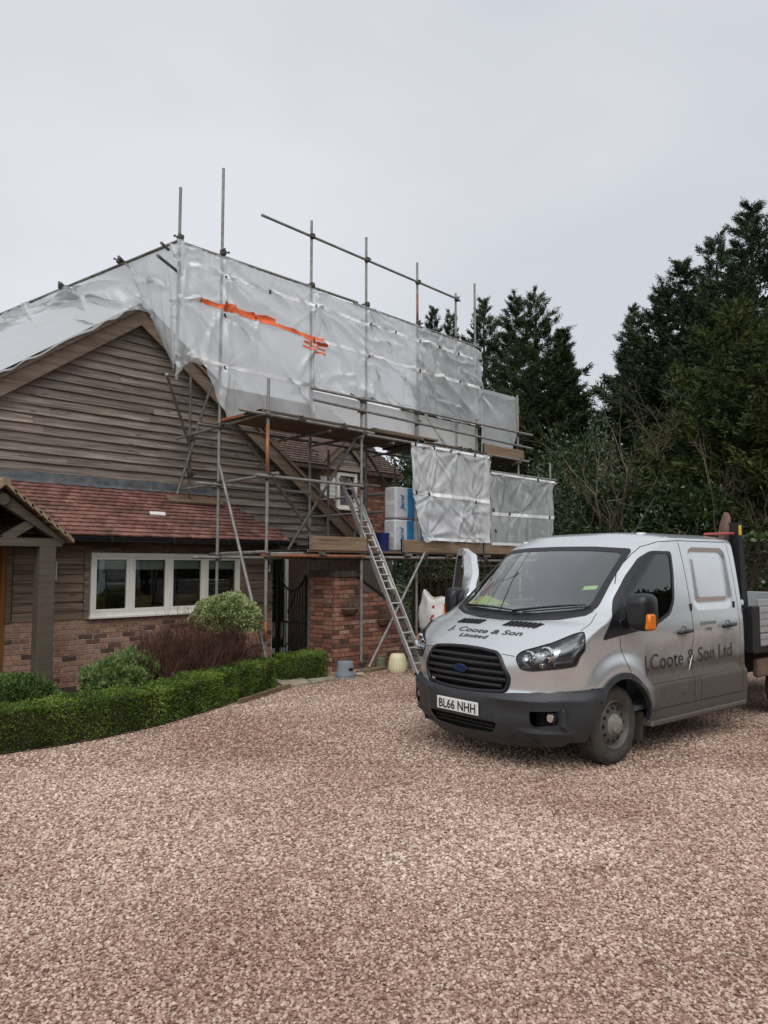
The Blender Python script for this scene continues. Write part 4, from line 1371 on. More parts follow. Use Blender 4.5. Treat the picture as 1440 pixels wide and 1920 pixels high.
m = MB(); m.lathe([(0, 0), (.105, 0), (.12, .30), (.125, .31), (.125, .33), (.115, .33), (.10, .03), (0, .03)], 18, (9.50, 9.32, 1.998))
obj('blue_tub', m, M['navy'], smooth=True, sharp=40, label='blue plastic tub on the lower deck at the ladder top', cat='tub')

# ---------------------------------------------------------------- things by the wall
M['bucketgrey'] = plain('grey_bucket_plastic', (.24, .28, .31), .45, .12, 8)
M['olive'] = plain('green_bucket_plastic', (.13, .145, .085), .6, .2, 8)
M['creamtub'] = plain('cream_plastic', (.74, .70, .46), .5, .06, 6)
M['sack'] = plain('woven_sack', (.70, .69, .67), .8, .08, 40, bump=.3)
M['sand'] = plain('sand', (.46, .38, .27), .95, .2, 30, bump=.4)
M['red'] = plain('red_print', (.42, .02, .045), .6, .2, 9)
bk = root('grey_bucket', (7.93, 8.60, 0), 'upturned grey plastic bucket at the garden wall corner', 'bucket')
m = MB(); m.lathe([(0, .255), (.118, .255), (.124, .25), (.138, .075), (.150, .072), (.153, .045), (.146, .04), (.15, .005), (.145, .004)], 28, (7.93, 8.60, 0)); obj('body', m, M['bucketgrey'], bk, smooth=True, sharp=40)
m = MB()
for k in range(5):
    a = R(-108 + k * 8); b = R(-108 + (k + 1) * 8)
    q = [(7.93 + (r + .002) * math.cos(t), 8.60 + (r + .002) * math.sin(t), h) for t, r, h in ((a, .1345, .115), (b, .1345, .115), (b, .131, .165), (a, .131, .165))]
    m.add(q, [(0, 1, 2, 3)])
obj('label_patch', m, M['black'], bk)
m = MB(); m.lathe([(0, .05), (.06, .048), (.085, .03), (.08, .004), (0, .003)], 20, (8.24, 8.60, 0)); obj('flat_stone', m, M['stone'], smooth=True, label='flat pale stone lying beside the grey bucket', cat='stone')
m = MB(); m.lathe([(0, .19), (.075, .19), (.09, .18), (.108, .02), (.10, .003), (0, .003)], 22, (9.06, 8.93, 0)); obj('green_bucket', m, M['olive'], smooth=True, sharp=40, label='dull green bucket in front of the brick wall behind the cream tub', cat='bucket')
tb = root('cream_tub', (8.93, 8.42, 0), 'cream barrel shaped plastic tub standing on the gravel', 'tub')
m = MB(); m.lathe([(0, .305), (.095, .305), (.112, .295), (.128, .24), (.142, .15), (.144, .08), (.138, .02), (.13, .004), (0, .004)], 28, (8.93, 8.42, 0)); obj('body', m, M['creamtub'], tb, smooth=True, sharp=60)
m = MB()
for k in range(20):
    t = 2 * math.pi * k / 20
    m.path([(8.93 + r * math.cos(t), 8.42 + r * math.sin(t), h) for r, h in ((.105, .298), (.129, .24), (.1435, .15), (.1455, .08), (.1395, .02))], .004, 5)
obj('ribs', m, M['creamtub'], tb, smooth=True)
m = MB(); m.lathe([(0, .19), (.075, .19), (.08, .0), (0, .0)], 16, (9.16, 8.66, .004)); obj('dark_pot', m, M['black'], smooth=True, sharp=40, label='small dark pot half hidden behind the cream tub', cat='pot')
m = MB(); m.bar((8.32, 8.74, .03), (9.02, 8.80, .03), .09, .05); obj('timber_offcut', m, M['plank'], label='timber offcut lying on the gravel below the ladder brace', cat='timber')
# concrete block bench
for c_ in range(3):
    for r_ in range(2):
        x0 = 9.36 + c_ * .455 - (.0 if r_ else .0)
        m = MB(); m.rbox((x0, 8.36, .004 + r_ * .225), (x0 + .44, 8.58, .219 + r_ * .225), .008)
        obj('concrete_block', m, M['block'], label='%s grey concrete block, %s behind the ladder foot' % (('lower', 'upper')[r_], ('first column', 'second column', 'third column')[c_]), cat='block', group='concrete blocks behind the ladder')
for i_, (x0, x1, y, z, lb) in enumerate(((9.2, 10.85, 8.40, .452, 'lower grey board laid on the concrete blocks'), (9.42, 10.7, 8.44, .492, 'upper grey board laid on the concrete blocks'))):
    m = MB(); m.rbox((x0, y, z), (x1, y + .2, z + .034), .004); obj('loose_board', m, M['board'], label=lb, cat='board')
# rubble sack
def sack():
    b_ = root('rubble_sack', (10.45, 8.72, .53), 'white woven builders sack half full of sand behind the van', 'sack')
    rg = np.random.default_rng(5)
    n = 56
    prof = [(0, .27), (.015, .35), (.12, .385), (.30, .39), (.42, .375), (.50, .35), (.56, .35), (.61, .335), (.63, .315), (.58, .30), (.50, .29)]
    V = []
    for i, (h, r) in enumerate(prof):
        for k in range(n):
            t = 2 * math.pi * k / n
            sq = 1 / max(abs(math.cos(t)), abs(math.sin(t))) ** .55
            rr = r * sq * (1 + .035 * math.sin(5 * t + h * 9) + .02 * math.sin(11 * t - h * 14))
            flop = .14 * (h / .72) ** 3 * (math.cos(t - 2.3)) + .08 * (h / .72) ** 2 * math.sin(3 * t + 1)
            V.append((10.45 + rr * math.cos(t), 8.76 + rr * .75 * math.sin(t), .532 + h + flop))
    F = [(i*n + k, i*n + (k+1) % n, (i+1)*n + (k+1) % n, (i+1)*n + k) for i in range(len(prof) - 1) for k in range(n)]
    m = MB(); m.add(V, F); obj('bag', m, M['sack'], b_, smooth=True)
    m = MB(); m.lathe([(.31, -.10), (.28, .0), (.22, .07), (.12, .10), (0, .11)], 22, (10.46, 8.76, 1.07)); v = m.v
    m.v = [(x, 8.76 + (y - 8.76) * .75, z + .02 * math.sin(x * 30) * math.cos(y * 27)) for x, y, z in v]
    obj('sand_fill', m, M['sand'], b_, smooth=True)
    m = MB()
    for (a0, a1, h0, h1) in ((3.45, 3.62, .30, .52), (3.40, 3.50, .10, .30), (3.52, 3.66, .12, .22)):
        q = []
        for k in range(6):
            t = a0 + (a1 - a0) * k / 5
            sq = 1 / max(abs(math.cos(t)), abs(math.sin(t))) ** .55
            for h in (h0, h1):
                r = np.interp(h, [p[0] for p in prof[:8]], [p[1] for p in prof[:8]])
                rr = r * sq * (1 + .035 * math.sin(5 * t + h * 9) + .02 * math.sin(11 * t - h * 14)) + .006
                flop = .14 * (h / .72) ** 3 * (math.cos(t - 2.3)) + .08 * (h / .72) ** 2 * math.sin(3 * t + 1)
                q.append((10.45 + rr * math.cos(t), 8.76 + rr * .75 * math.sin(t), .532 + h + flop))
        m.add(q, [(k*2, k*2+2, k*2+3, k*2+1) for k in range(5)])
    obj('red_print', m, M['red'], b_)
sack()
m = MB(); m.rbox((10.05, 8.62, .004), (10.85, 9.05, .528), .02); obj('pallet_stack', m, M['beam'], label='dark timber stack under the white sack', cat='timber')
# ---------------------------------------------------------------- plants
def unit(v): return v / (np.linalg.norm(v, axis=-1, keepdims=True) + 1e-9)
def leaf_quads(name, p, a, b):
    """rhombic leaves: base p, length vector a, half-width vector b"""
    n = len(p)
    v = np.empty((n, 4, 3))
    v[:, 0] = p; v[:, 1] = p + a * .45 + b; v[:, 2] = p + a; v[:, 3] = p + a * .45 - b
    return npmesh(name, v.reshape(-1, 3), np.arange(4 * n).reshape(-1, 4))
def rand_leaves(name, p, out, size, aspect, spread, rg):
    n = len(p)
    d = unit(out + rg.normal(0, spread, (n, 3)))
    s = rg.uniform(size[0], size[1], (n, 1))
    q = unit(np.cross(d, rg.normal(0, 1, (n, 3))))
    return leaf_quads(name, p - d * s * .3, d * s, q * s * aspect)
def hedge(name, line, wid, hgt, label, mat, n, size, rg, group=None, cat='hedge', bumpy=.02):
    line = np.array(line, float)
    seg = np.linalg.norm(np.diff(line, axis=0), axis=1); cum = np.r_[0, np.cumsum(seg)]
    Lh = cum[-1]
    def at(s):
        c = np.stack([np.interp(s, cum, line[:, 0]), np.interp(s, cum, line[:, 1])], -1)
        e = .05
        t = np.stack([np.interp(s + e, cum, line[:, 0]) - np.interp(s - e, cum, line[:, 0]), np.interp(s + e, cum, line[:, 1]) - np.interp(s - e, cum, line[:, 1])], -1)
        t = unit(t)
        return c, t, np.stack([-t[:, 1], t[:, 0]], -1)
    A = np.array([Lh * hgt, Lh * wid, Lh * hgt, wid * hgt, wid * hgt]); A = A * [1.25, 1.2, .45, 1, 1]
    k = rg.choice(5, n, p=A / A.sum())
    u = rg.uniform(0, 1, n); w = rg.uniform(0, 1, n)
    s = np.where(k < 3, u * Lh, np.where(k == 3, 0, Lh))
    across = np.select([k == 0, k == 1, k == 2], [0 * u, w * wid, 0 * u + wid], u * wid)
    hz_ = np.select([k == 0, k == 1, k == 2], [w * hgt, 0 * w + hgt, w * hgt], w * hgt)
    c, t, nn = at(s)
    bump_ = bumpy * (np.sin(s * 7) * np.sin(hz_ * 11 + s * 3) + .8 * np.sin(s * 17 + across * 13) + rg.normal(0, .5, n))
    out = np.zeros((n, 3))
    out[:, :2] += np.where((k == 0)[:, None], -nn, 0) + np.where((k == 2)[:, None], nn, 0) + np.where((k == 3)[:, None], -t, 0) + np.where((k == 4)[:, None], t, 0)
    out[:, 2] += (k == 1)
    p = np.concatenate([c + nn * across[:, None], hz_[:, None]], 1) + out * (bump_ - np.abs(rg.normal(0, .018, n)))[:, None]
    # round the long edges
    ed = np.minimum(across, wid - across); tp = hgt - hz_
    rr = .05
    corner = (ed < rr) & (tp < rr)
    p[:, 2] -= np.where(corner, (rr - np.minimum(ed, rr)) * .35, 0)
    h = root(name, (float(line[:, 0].mean()), float(line[:, 1].mean()), 0), label, cat, group)
    obj('foliage', rand_leaves('foliage', p, out * .9 + [0, 0, .35], size, .30, .6, rg), M[mat], h)
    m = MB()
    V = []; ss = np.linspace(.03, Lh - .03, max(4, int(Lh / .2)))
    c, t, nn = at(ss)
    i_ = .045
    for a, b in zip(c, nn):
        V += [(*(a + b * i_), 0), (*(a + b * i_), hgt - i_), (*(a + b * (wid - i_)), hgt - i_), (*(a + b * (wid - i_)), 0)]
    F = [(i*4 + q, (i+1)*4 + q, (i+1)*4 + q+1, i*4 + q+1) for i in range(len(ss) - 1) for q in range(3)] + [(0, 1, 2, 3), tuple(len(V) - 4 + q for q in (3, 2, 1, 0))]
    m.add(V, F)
    obj('dark_core', m, M['soil'], h)  # added solid core in a dark colour, closes the gaps between the leaves
    return h
rg = np.random.default_rng(11)
hedge('box_hedge', HEDGE, .42, .41, 'long clipped box hedge curving along the gravel below the window', 'box', 62000, (.014, .028), rg, 'clipped box hedges')
hedge('box_hedge', [(6.98, 8.98), (7.35, 8.86), (7.74, 8.80)], .40, .40, 'short clipped box hedge in front of the iron gate', 'box', 12000, (.014, .026), rg, 'clipped box hedges')

def ball(name, c, r, label, mat, n, size, cat, rg, asp=.28, spread=.5, lumps=.10, flat=0., stem=None, updir=.3, group=None):
    c = np.array(c, float); r = np.array(r, float)
    d = unit(rg.normal(0, 1, (n, 3)))
    d[:, 2] = np.where(d[:, 2] < -flat, -d[:, 2] * .8, d[:, 2])
    l = 1 + lumps * (np.sin(d[:, 0] * 5 + d[:, 2] * 4 + c[0] * 3) * np.sin(d[:, 1] * 6 + 1 + c[1]) + .6 * np.sin(d[:, 0] * 11 + d[:, 1] * 9) * np.sin(d[:, 2] * 10 + 2))
    rad = l * (1 - np.abs(rg.normal(0, .12, n)))
    p = c + d * r * rad[:, None]
    p[:, 2] = np.maximum(p[:, 2], .02)
    h = root(name, (c[0], c[1], 0), label, cat, group)
    obj('foliage', rand_leaves('foliage', p, d + [0, 0, updir], size, asp, spread, rg), M[mat], h)
    m = MB()
    for i in range(14):
        t = i * 2.4; q = .15 + .5 * (i % 5) / 5
        m.path([(c[0] + .04 * math.cos(t), c[1] + .04 * math.sin(t), 0), (c[0] + q * .5 * r[0] * math.cos(t), c[1] + q * .5 * r[1] * math.sin(t), c[2] * .6), (c[0] + q * 1.3 * r[0] * math.cos(t), c[1] + q * 1.3 * r[1] * math.sin(t), c[2] + r[2] * .5)], [.016, .012, .006], 5)
    obj('stems', m, M['bark'], h)
    return h
ball('hebe_bush', (2.95, 8.52, .22), (.52, .50, .36), 'low rounded light green bush behind the hedge at the porch post', 'hebe', 20000, (.02, .04), 'bush', rg)
ball('hebe_bush', (2.0, 8.75, .25), (.55, .50, .36), 'low rounded light green bush farther from the porch post', 'hebe', 14000, (.02, .04), 'bush', rg)
ball('feathery_shrub', (4.28, 8.80, .24), (.38, .36, .34), 'loose feathery green shrub under the window corner', 'fine', 12000, (.03, .085), 'shrub', rg, .14, .7, .30, updir=.7)
ball('feathery_shrub', (4.60, 8.95, .36), (.25, .26, .28), 'taller feathery green shrub touching the brown twigs', 'fine', 6000, (.03, .085), 'shrub', rg, .14, .7, .3, updir=.7)
ball('variegated_shrub', (6.10, 9.12, .98), (.50, .48, .36), 'round cream and green variegated shrub in front of the window end', 'varieg', 22000, (.028, .058), 'shrub', rg, .24, .6, .10, flat=.45, updir=-.05)
def branch_mesh(name, starts, rg, depth=4, ln=.5, rad=.012, spread=.5, up=.35, kids=(2, 4), shrink=.66, seg=3, sides=4, wig=.18):
    V = []; F = []
    st = [(np.array(q_[0], float), unit(np.array(q_[1], float)), ln * rg.uniform(.75, 1.2) * (q_[2] if len(q_) > 2 else 1), rad, 0) for q_ in starts]
    ang = np.arange(sides) * 2 * np.pi / sides
    while st:
        p, d, l, r, lev = st.pop()
        pts = [p]
        dd_ = d
        for i in range(seg):
            dd_ = unit(dd_ + rg.normal(0, wig, 3) + np.array([0, 0, up * .15]))
            pts.append(pts[-1] + dd_ * l / seg)
        r1 = r * .62
        o = len(V)
        a = unit(np.cross(d, [.31, .87, .2])); b = np.cross(d, a)
        for i, q in enumerate(pts):
            rr = r + (r1 - r) * i / seg
            for t in ang:
                V.append(q + a * (np.cos(t) * rr) + b * (np.sin(t) * rr))
        for i in range(seg):
            for k in range(sides):
                k2 = (k + 1) % sides
                F.append((o + i*sides + k, o + i*sides + k2, o + (i+1)*sides + k2, o + (i+1)*sides + k))
        if lev < depth:
            for k in range(rg.integers(kids[0], kids[1] + 1)):
                q = pts[-1] if k == 0 else pts[rg.integers(1, seg + 1)]
                nd = unit(dd_ + rg.normal(0, spread, 3) + np.array([0, 0, up]))
                st.append((q, nd, l * shrink * rg.uniform(.7, 1.25), r1, lev + 1))
    return npmesh(name, np.array(V), np.array(F))
# brown twiggy shrub
st = []
for i in range(430):
    a = rg.uniform(0, 6.28); q = rg.uniform(0, 1) ** .5
    st.append(((5.44 + .86 * q * math.cos(a), 8.98 + .42 * q * math.sin(a), 0), (.5 * math.cos(a) * q + rg.normal(0, .14), .5 * math.sin(a) * q + rg.normal(0, .14), 1), 1.05 - .42 * q * q))
tw = root('twiggy_shrub', (5.48, 8.98, 0), 'leafless red brown twiggy shrub below the window', 'shrub')
obj('twigs', branch_mesh('twigs', st, rg, 3, .47, .0062, .42, .40, (2, 4), .58, 2, 3, .14), M['twig'], tw)
m = MB(); m.lathe([(.0, .02), (.3, .02), (.35, .06), (.2, .12), (0, .14)], 14, (5.48, 8.98, 0)); obj('root_crown', m, M['soil'], tw)

# ---------------------------------------------------------------- trees
def conifer(seed, Hc, Rc, nlimb, base=.03, pw=.92, per=10, nsp=36, tops=1):
    """limbs with drooping plumes of scale-leaf sprays; leaves are real faces"""
    rg = np.random.default_rng(seed)
    P_, A_, B_ = [], [], []
    tips = [(0., 0., 1.)] + [(rg.normal(0, .35) * Rc, rg.normal(0, .35) * Rc, rg.uniform(.80, .96)) for _ in range(tops - 1)]
    for tx, ty, th in tips:
        nl = int(nlimb * (1 if th == 1 else .55))
        for i in range(nl):
            lo_ = base if th == 1 else .45
            t = lo_ + (1 - lo_) * (i + rg.uniform(0, 1)) / nl
            t = min(t, .995)
            az = i * 2.4 + rg.normal(0, .4)
            prof = (1 - t) ** pw * min(1, (t + .15) * 3.2)
            L = Rc * (max(prof, .02) * rg.uniform(.50, 1.42) + .05) * (1 if th == 1 else .6)
            out = np.array([math.cos(az), math.sin(az), 0])
            up = .15 + .9 * t ** 2 + rg.normal(0, .12)
            n = max(8, int(nsp * (.35 + .65 * L / Rc)))
            f = rg.uniform(.12, 1, n) ** .7
            o = np.array([tx * min(1, t * 1.6), ty * min(1, t * 1.6), t * Hc * th])
            sp = (1 - f)[:, None] * L * .30
            c = o + out * (L * f)[:, None] + np.array([0, 0, 1.]) * (L * (up * f - .42 * f * f + .40 * f ** 4))[:, None] + rg.normal(0, 1, (n, 3)) * np.array([1, 1, .6]) * (L * .05 * (1.25 - f)[:, None] + .035) + rg.normal(0, .3, (n, 3)) * sp
            d = unit(out * .95 + np.array([0, 0, 1.]) * (.15 + .6 * t + .25 * f)[:, None] + rg.normal(0, .32, (n, 3)))
            l = (.36 + .22 * (1 - t)) * (1 - .5 * t ** 3) * rg.uniform(.7, 1.35, n)
            side = unit(np.cross(d, rg.normal(0, 1, (n, 3))))
            for q in range(per):
                k = q / per
                sg = 1 if q % 2 else -1
                dd_ = unit(d * .85 + side * (sg * .62) + rg.normal(0, .28, (n, 3)))
                ll = l * (.62 - .34 * k) * rg.uniform(.7, 1.2, n)
                P_.append(c + d * (l * (k - .35))[:, None]); A_.append(dd_ * ll[:, None]); B_.append(unit(np.cross(dd_, rg.normal(0, 1, (n, 3)))) * (ll * .12)[:, None])
    return leaf_quads('crown', np.concatenate(P_), np.concatenate(A_), np.concatenate(B_))
def trunk_mesh(Hc, r):
    m = MB(); m.path([(0, 0, 0), (.05, .02, Hc * .3), (.0, -.04, Hc * .6), (0, 0, Hc * .93)], [r, r * .8, r * .5, r * .1], 8)
    return m.me('trunk')
CM = {'a': conifer(1, 14, 3.6, 190, tops=2, nsp=62), 'b': conifer(2, 14, 3.2, 190, nsp=60), 'c': conifer(3, 14, 3.8, 175, tops=3, nsp=60), 'd': conifer(4, 10, 3.4, 185, pw=.75, nsp=56)}
TK = {'a': trunk_mesh(14, .26), 'b': trunk_mesh(14, .24), 'c': trunk_mesh(14, .3), 'd': trunk_mesh(10, .2)}
def tree(kind, x, y, Hc, wide, mat, label, rz, name='conifer_tree', group='tall conifers behind the house'):
    base = 10 if kind == 'd' else 14
    wide *= 1.22
    t = root(name, (x, y, 0), label, 'tree', group, rz)
    o = obj('trunk', TK[kind], None, t, local=True)
    if not TK[kind].materials: TK[kind].materials.append(M['trunk'])
    o.scale = (wide, wide, Hc / base)
    me = CM[kind]
    if not me.materials: me.materials.append(M['conifer'])
    o = obj('crown', me, None, t, local=True)
    o.material_slots[0].link = 'OBJECT'; o.material_slots[0].material = M[mat]
    o.scale = (wide, wide, Hc / base)
tree('b', 31.3, 26.7, 16.2, .80, 'conifer2', 'small distant conifer tip just right of the pole carrying the guard rail end', 1.0)
tree('b', 32.0, 26.0, 15.9, .75, 'conifer2', 'second distant conifer tip peeking over the sheeting', 2.4)
tree('a', 30.1, 22.3, 15.3, .85, 'conifer2', 'dark conifer rising directly behind the last bare scaffold pole', 0.4)
tree('b', 28.8, 19.5, 14.4, .95, 'conifer', 'conifer with narrow tip between the scaffold pole and the sky gap', 3.0)
tree('c', 26.2, 16.7, 13.1, .92, 'conifer', 'broad dark conifer edging the sky gap on its house side', 1.2)
tree('a', 29.7, 12.9, 13.2, 1.0, 'conifer2', 'dark conifer edging the sky gap on the side away from the house', 4.0)
tree('b', 30.8, 14.9, 11.6, .9, 'conifer2', 'shorter dark conifer at the sky gap half behind bare branches', 5.0)
tree('c', 30.4, 10.8, 15.0, 1.0, 'conifer2', 'tall dark conifer behind the golden one', 2.0)
tree('a', 29.3, 11.8, 14.0, 1.1, 'conifer2', 'dark conifer filling the gap between the sky edge tree and the tallest one', 3.3)
tree('a', 28.0, 8.7, 14.8, 1.1, 'conifer2', 'tallest dark conifer at the right edge of the photo', .6)
tree('b', 28.9, 7.2, 14.6, 1.1, 'conifer2', 'tall dark conifer cut by the right edge', 5.5)
tree('d', 22.8, 7.6, 9.4, .88, 'golden', 'yellowish green conifer standing in front of the tall dark ones', .2)
tree('d', 21.9, 6.0, 8.0, .95, 'golden', 'lower yellowish green conifer at the right edge above the van tipper', 2.2)
def bush(name, x, y, rx, ry, z0, z1, n, mat, size, label, rg, cat='tree', asp=.3, group=None, trunkr=.06):
    d = unit(rg.normal(0, 1, (n, 3)))
    l = 1 + .22 * np.sin(d[:, 0] * 5 + x) * np.sin(d[:, 1] * 6 + d[:, 2] * 5) + .12 * np.sin(d[:, 0] * 13 + d[:, 2] * 11)
    p = d * l[:, None] * rg.uniform(.45, 1.05, (n, 1)) ** .6
    p = p * [rx, ry, (z1 - z0) / 2] + [x, y, (z0 + z1) / 2]
    b_ = root(name, (x, y, 0), label, cat, group)
    obj('crown', rand_leaves('crown', p, d + [0, 0, .2], size, asp, .6, rg), M[mat], b_)
    m = MB(); m.path([(x, y, 0), (x + .05, y, z1 * .4), (x, y + .05, z1 * .75)], [trunkr, trunkr * .7, trunkr * .3], 6); obj('trunk', m, M['trunk'], b_)
bush('holly_tree', 21.3, 11.8, 1.9, 1.7, .6, 6.0, 13000, 'holly', (.07, .14), 'green leafy tree left of the bare branches above the van roof', rg)
bush('holly_tree', 20.4, 10.0, 1.6, 1.6, .4, 4.4, 20000, 'holly', (.07, .14), 'lower green leafy tree above the middle of the van roof', rg)
bush('holly_tree', 22.8, 13.9, 1.3, 1.3, 1.0, 5.2, 4500, 'laurel', (.07, .13), 'thin leafed green tree beside the end of the hanging sheet', rg)
bush('holly_tree', 19.8, 8.0, 1.5, 1.5, .3, 3.8, 18000, 'holly', (.07, .14), 'dark green leafy bush under the golden conifer', rg)
bush('laurel_bush', 19.6, 13.6, 1.6, 1.3, 0, 3.2, 12000, 'laurel', (.07, .13), 'leafy bush behind the far end of the scaffold', rg)
def bare(name, x, y, Hh, n, label, rg, spread=.45, ln=1.5, rad=.05, depth=4, kids=(2, 4), wd_=.6):
    st = []
    for i in range(n):
        a = rg.uniform(0, 6.28)
        st.append(((x + .3 * math.cos(a), y + .3 * math.sin(a), 0), (wd_ * math.cos(a), wd_ * math.sin(a), 1)))
    b_ = root(name, (x, y, 0), label, 'tree', 'leafless trees and bushes')
    obj('branches', branch_mesh('branches', st, rg, depth, Hh * .34, rad, spread, .25, kids, .70, 3, 3, .14), M['bark'], b_)
bare('bare_tree', 20.6, 9.9, 6.9, 8, 'leafless brown tree in front of the dark conifers', rg, .42, rad=.045, depth=5, kids=(2, 3), wd_=.35)
bare('bare_tree', 19.9, 6.4, 6.2, 7, 'leafless tree above the headboard at the right edge', rg, .55, rad=.04, depth=5, kids=(2, 3), wd_=.6)
bare('bare_tree', 18.6, 7.3, 3.8, 10, 'low tangled leafless bush above the rear of the van cab', rg, .6, rad=.03, depth=5, kids=(2, 3), wd_=.7)
bare('bare_tree', 25.6, 13.9, 6.8, 5, 'thin leafless tree standing in the sky gap between conifers', rg, .35, rad=.04, depth=5, kids=(2, 3), wd_=.25)
bare('bare_tree', 22.4, 13.2, 4.6, 7, 'leafless bush beside the end of the farther hanging sheet', rg, .5, rad=.03, depth=5, kids=(2, 3), wd_=.4)
bush('holly_tree', 18.2, 15.6, 2.0, 1.6, .4, 6.2, 15000, 'holly', (.08, .15), 'dark leafy tree seen through the scaffold beside the brick wing', rg)
rg = np.random.default_rng(77)
hedge('laurel_hedge', [(13.2, 2.6), (15.0, 4.6), (17.0, 7.0), (18.2, 8.8)], .9, 2.22, 'clipped glossy laurel hedge behind the tipper', 'laurel', 26000, (.07, .12), rg, bumpy=.05)
hedge('laurel_hedge', [(18.2, 9.2), (17.4, 12.0), (13.9, 12.6)], .8, 1.45, 'dark clipped hedge seen under the lower deck', 'holly', 14000, (.06, .11), rg, bumpy=.05)
hedge('added_hedge', [(26, -10.5), (10, -9.5), (-8, -9.0)], 1.4, 3.6, 'added dark hedge across the drive, seen only mirrored in the van side glass', 'holly', 22000, (.14, .26), rg, bumpy=.12)  # out of view, added to darken what the van side reflects
for (x_, y_, h_, r_, l_) in ((-2, -14.5, 9.5, .3, 'opposite the hedge end'), (4.5, -15.5, 10.5, 1.7, 'opposite the van nose'), (10.5, -14.5, 9.0, 3.1, 'opposite the van rear door'), (17, -15.5, 10.0, 4.4, 'opposite the tipper tailboard')):  # unseen trees added so the van side and glass mirror something dark
    tree('b', x_, y_, h_, 1.05, 'conifer', 'added conifer across the drive ' + l_ + ', seen only mirrored in the van', r_, group='added conifers across the drive')
TF = root('trellis_fence', (14.5, 11.4, 0), 'weathered trellis fence in front of the dark hedge under the deck', 'fence')
for i in range(13):
    m = MB(); m.bar((12.6 + i * .3, 11.4, 0), (12.6 + i * .3, 11.4, 1.75), .035, .035, (0, 1, 0)); obj('upright', m, M['deck'], TF)
for z in (.35, .95, 1.45, 1.74):
    m = MB(); m.bar((12.5, 11.37, z), (16.3, 11.37, z), .03, .04); obj('slat', m, M['deck'], TF)

# ---------------------------------------------------------------- loose gravel stones (instanced inside one object)
F2 = np.array([math.cos(R(44.36)), math.sin(R(44.36))]); R2 = np.array([math.sin(R(44.36)), -math.cos(R(44.36))])
def pip(p, poly):
    x, y = p[:, 0], p[:, 1]; ins = np.zeros(len(p), bool)
    n = len(poly)
    for i in range(n):
        x1, y1 = poly[i]; x2, y2 = poly[(i + 1) % n]
        c_ = ((y1 > y) != (y2 > y)) & (x < (x2 - x1) * (y - y1) / (y2 - y1 + 1e-12) + x1)
        ins ^= c_
    return ins
pts = []
for d0, d1, cell in ((1.2, 4.2, .0152), (4.2, 6.5, .019), (6.5, 9.5, .028), (9.5, 13.5, .036)):
    hw = .58 * d1 + 1.9
    a = np.arange(d0, d1, cell); b = np.arange(-hw, hw, cell)
    A_, B_ = np.meshgrid(a, b, indexing='ij')
    A_ = A_ + RNG.uniform(-.6, .6, A_.shape) * cell; B_ = B_ + RNG.uniform(-.6, .6, B_.shape) * cell
    k = np.abs(B_) < .58 * A_ + 1.9
    A_, B_ = A_[k], B_[k]
    q = A_[:, None] * F2 + B_[:, None] * R2
    pts.append(np.concatenate([q, RNG.uniform(-.003, .006, (len(q), 1)), np.full((len(q), 1), min(cell, .021))], 1))
pts = np.concatenate(pts)
bedp = [(x, y - .04) for x, y in HEDGE] + [(6.9, 8.45), (7.7, 8.5), (7.8, 9.15), (20, 9.15), (20, 30), (-20, 30), (-20, 8.0)]
pts = pts[~pip(pts[:, :2], bedp)]
gm = bpy.data.meshes.new('gravel')
gm.vertices.add(len(pts))
gm.vertices.foreach_set('co', np.ascontiguousarray(pts[:, :3], np.float32).ravel())
at_ = gm.attributes.new('cell', 'FLOAT', 'POINT')
at_.data.foreach_set('value', np.ascontiguousarray(pts[:, 3], np.float32))
gm.update()
gv = obj('gravel', gm, M['stones'], kind='stuff', label='loose pink and grey gravel stones over the drive', cat='gravel')
nt = bpy.data.node_groups.new('gravel_scatter', 'GeometryNodeTree')
nt.interface.new_socket('Geometry', in_out='INPUT', socket_type='NodeSocketGeometry')
nt.interface.new_socket('Geometry', in_out='OUTPUT', socket_type='NodeSocketGeometry')
N_ = nt.nodes.new
gi, go = N_('NodeGroupInput'), N_('NodeGroupOutput')
iop = N_('GeometryNodeInstanceOnPoints')
iop.inputs['Pick Instance'].default_value = True
join = N_('GeometryNodeJoinGeometry')
for sd_ in range(5):
    ico = N_('GeometryNodeMeshIcoSphere'); ico.inputs['Radius'].default_value = .5; ico.inputs['Subdivisions'].default_value = 2
    sp = N_('GeometryNodeSetPosition')
    nz = N_('ShaderNodeTexNoise'); nz.noise_dimensions = '4D'; nz.inputs['W'].default_value = sd_ * 3.7; nz.inputs['Scale'].default_value = 1.6; nz.inputs['Detail'].default_value = 1
    sub = N_('ShaderNodeVectorMath'); sub.operation = 'SUBTRACT'; sub.inputs[1].default_value = (.5, .5, .5)
    scl = N_('ShaderNodeVectorMath'); scl.operation = 'MULTIPLY'; scl.inputs[1].default_value = (1.1, 1.1, 1.1)
    nt.links.new(nz.outputs['Color'], sub.inputs[0]); nt.links.new(sub.outputs[0], scl.inputs[0])
    nt.links.new(ico.outputs['Mesh'], sp.inputs['Geometry']); nt.links.new(scl.outputs[0], sp.inputs['Offset'])
    tf = N_('GeometryNodeTransform'); tf.inputs['Scale'].default_value = (1.15, .85 + .06 * sd_, .55)
    nt.links.new(sp.outputs[0], tf.inputs[0])
    sm = N_('GeometryNodeSetMaterial'); sm.inputs['Material'].default_value = M['stones']
    nt.links.new(tf.outputs[0], sm.inputs[0])
    g2i = N_('GeometryNodeGeometryToInstance')
    nt.links.new(sm.outputs[0], g2i.inputs[0]); nt.links.new(g2i.outputs[0], join.inputs[0])
rv = N_('FunctionNodeRandomValue'); rv.data_type = 'FLOAT_VECTOR'
rv.inputs[0].default_value = (-.38, -.38, 0); rv.inputs[1].default_value = (.38, .38, 6.283)
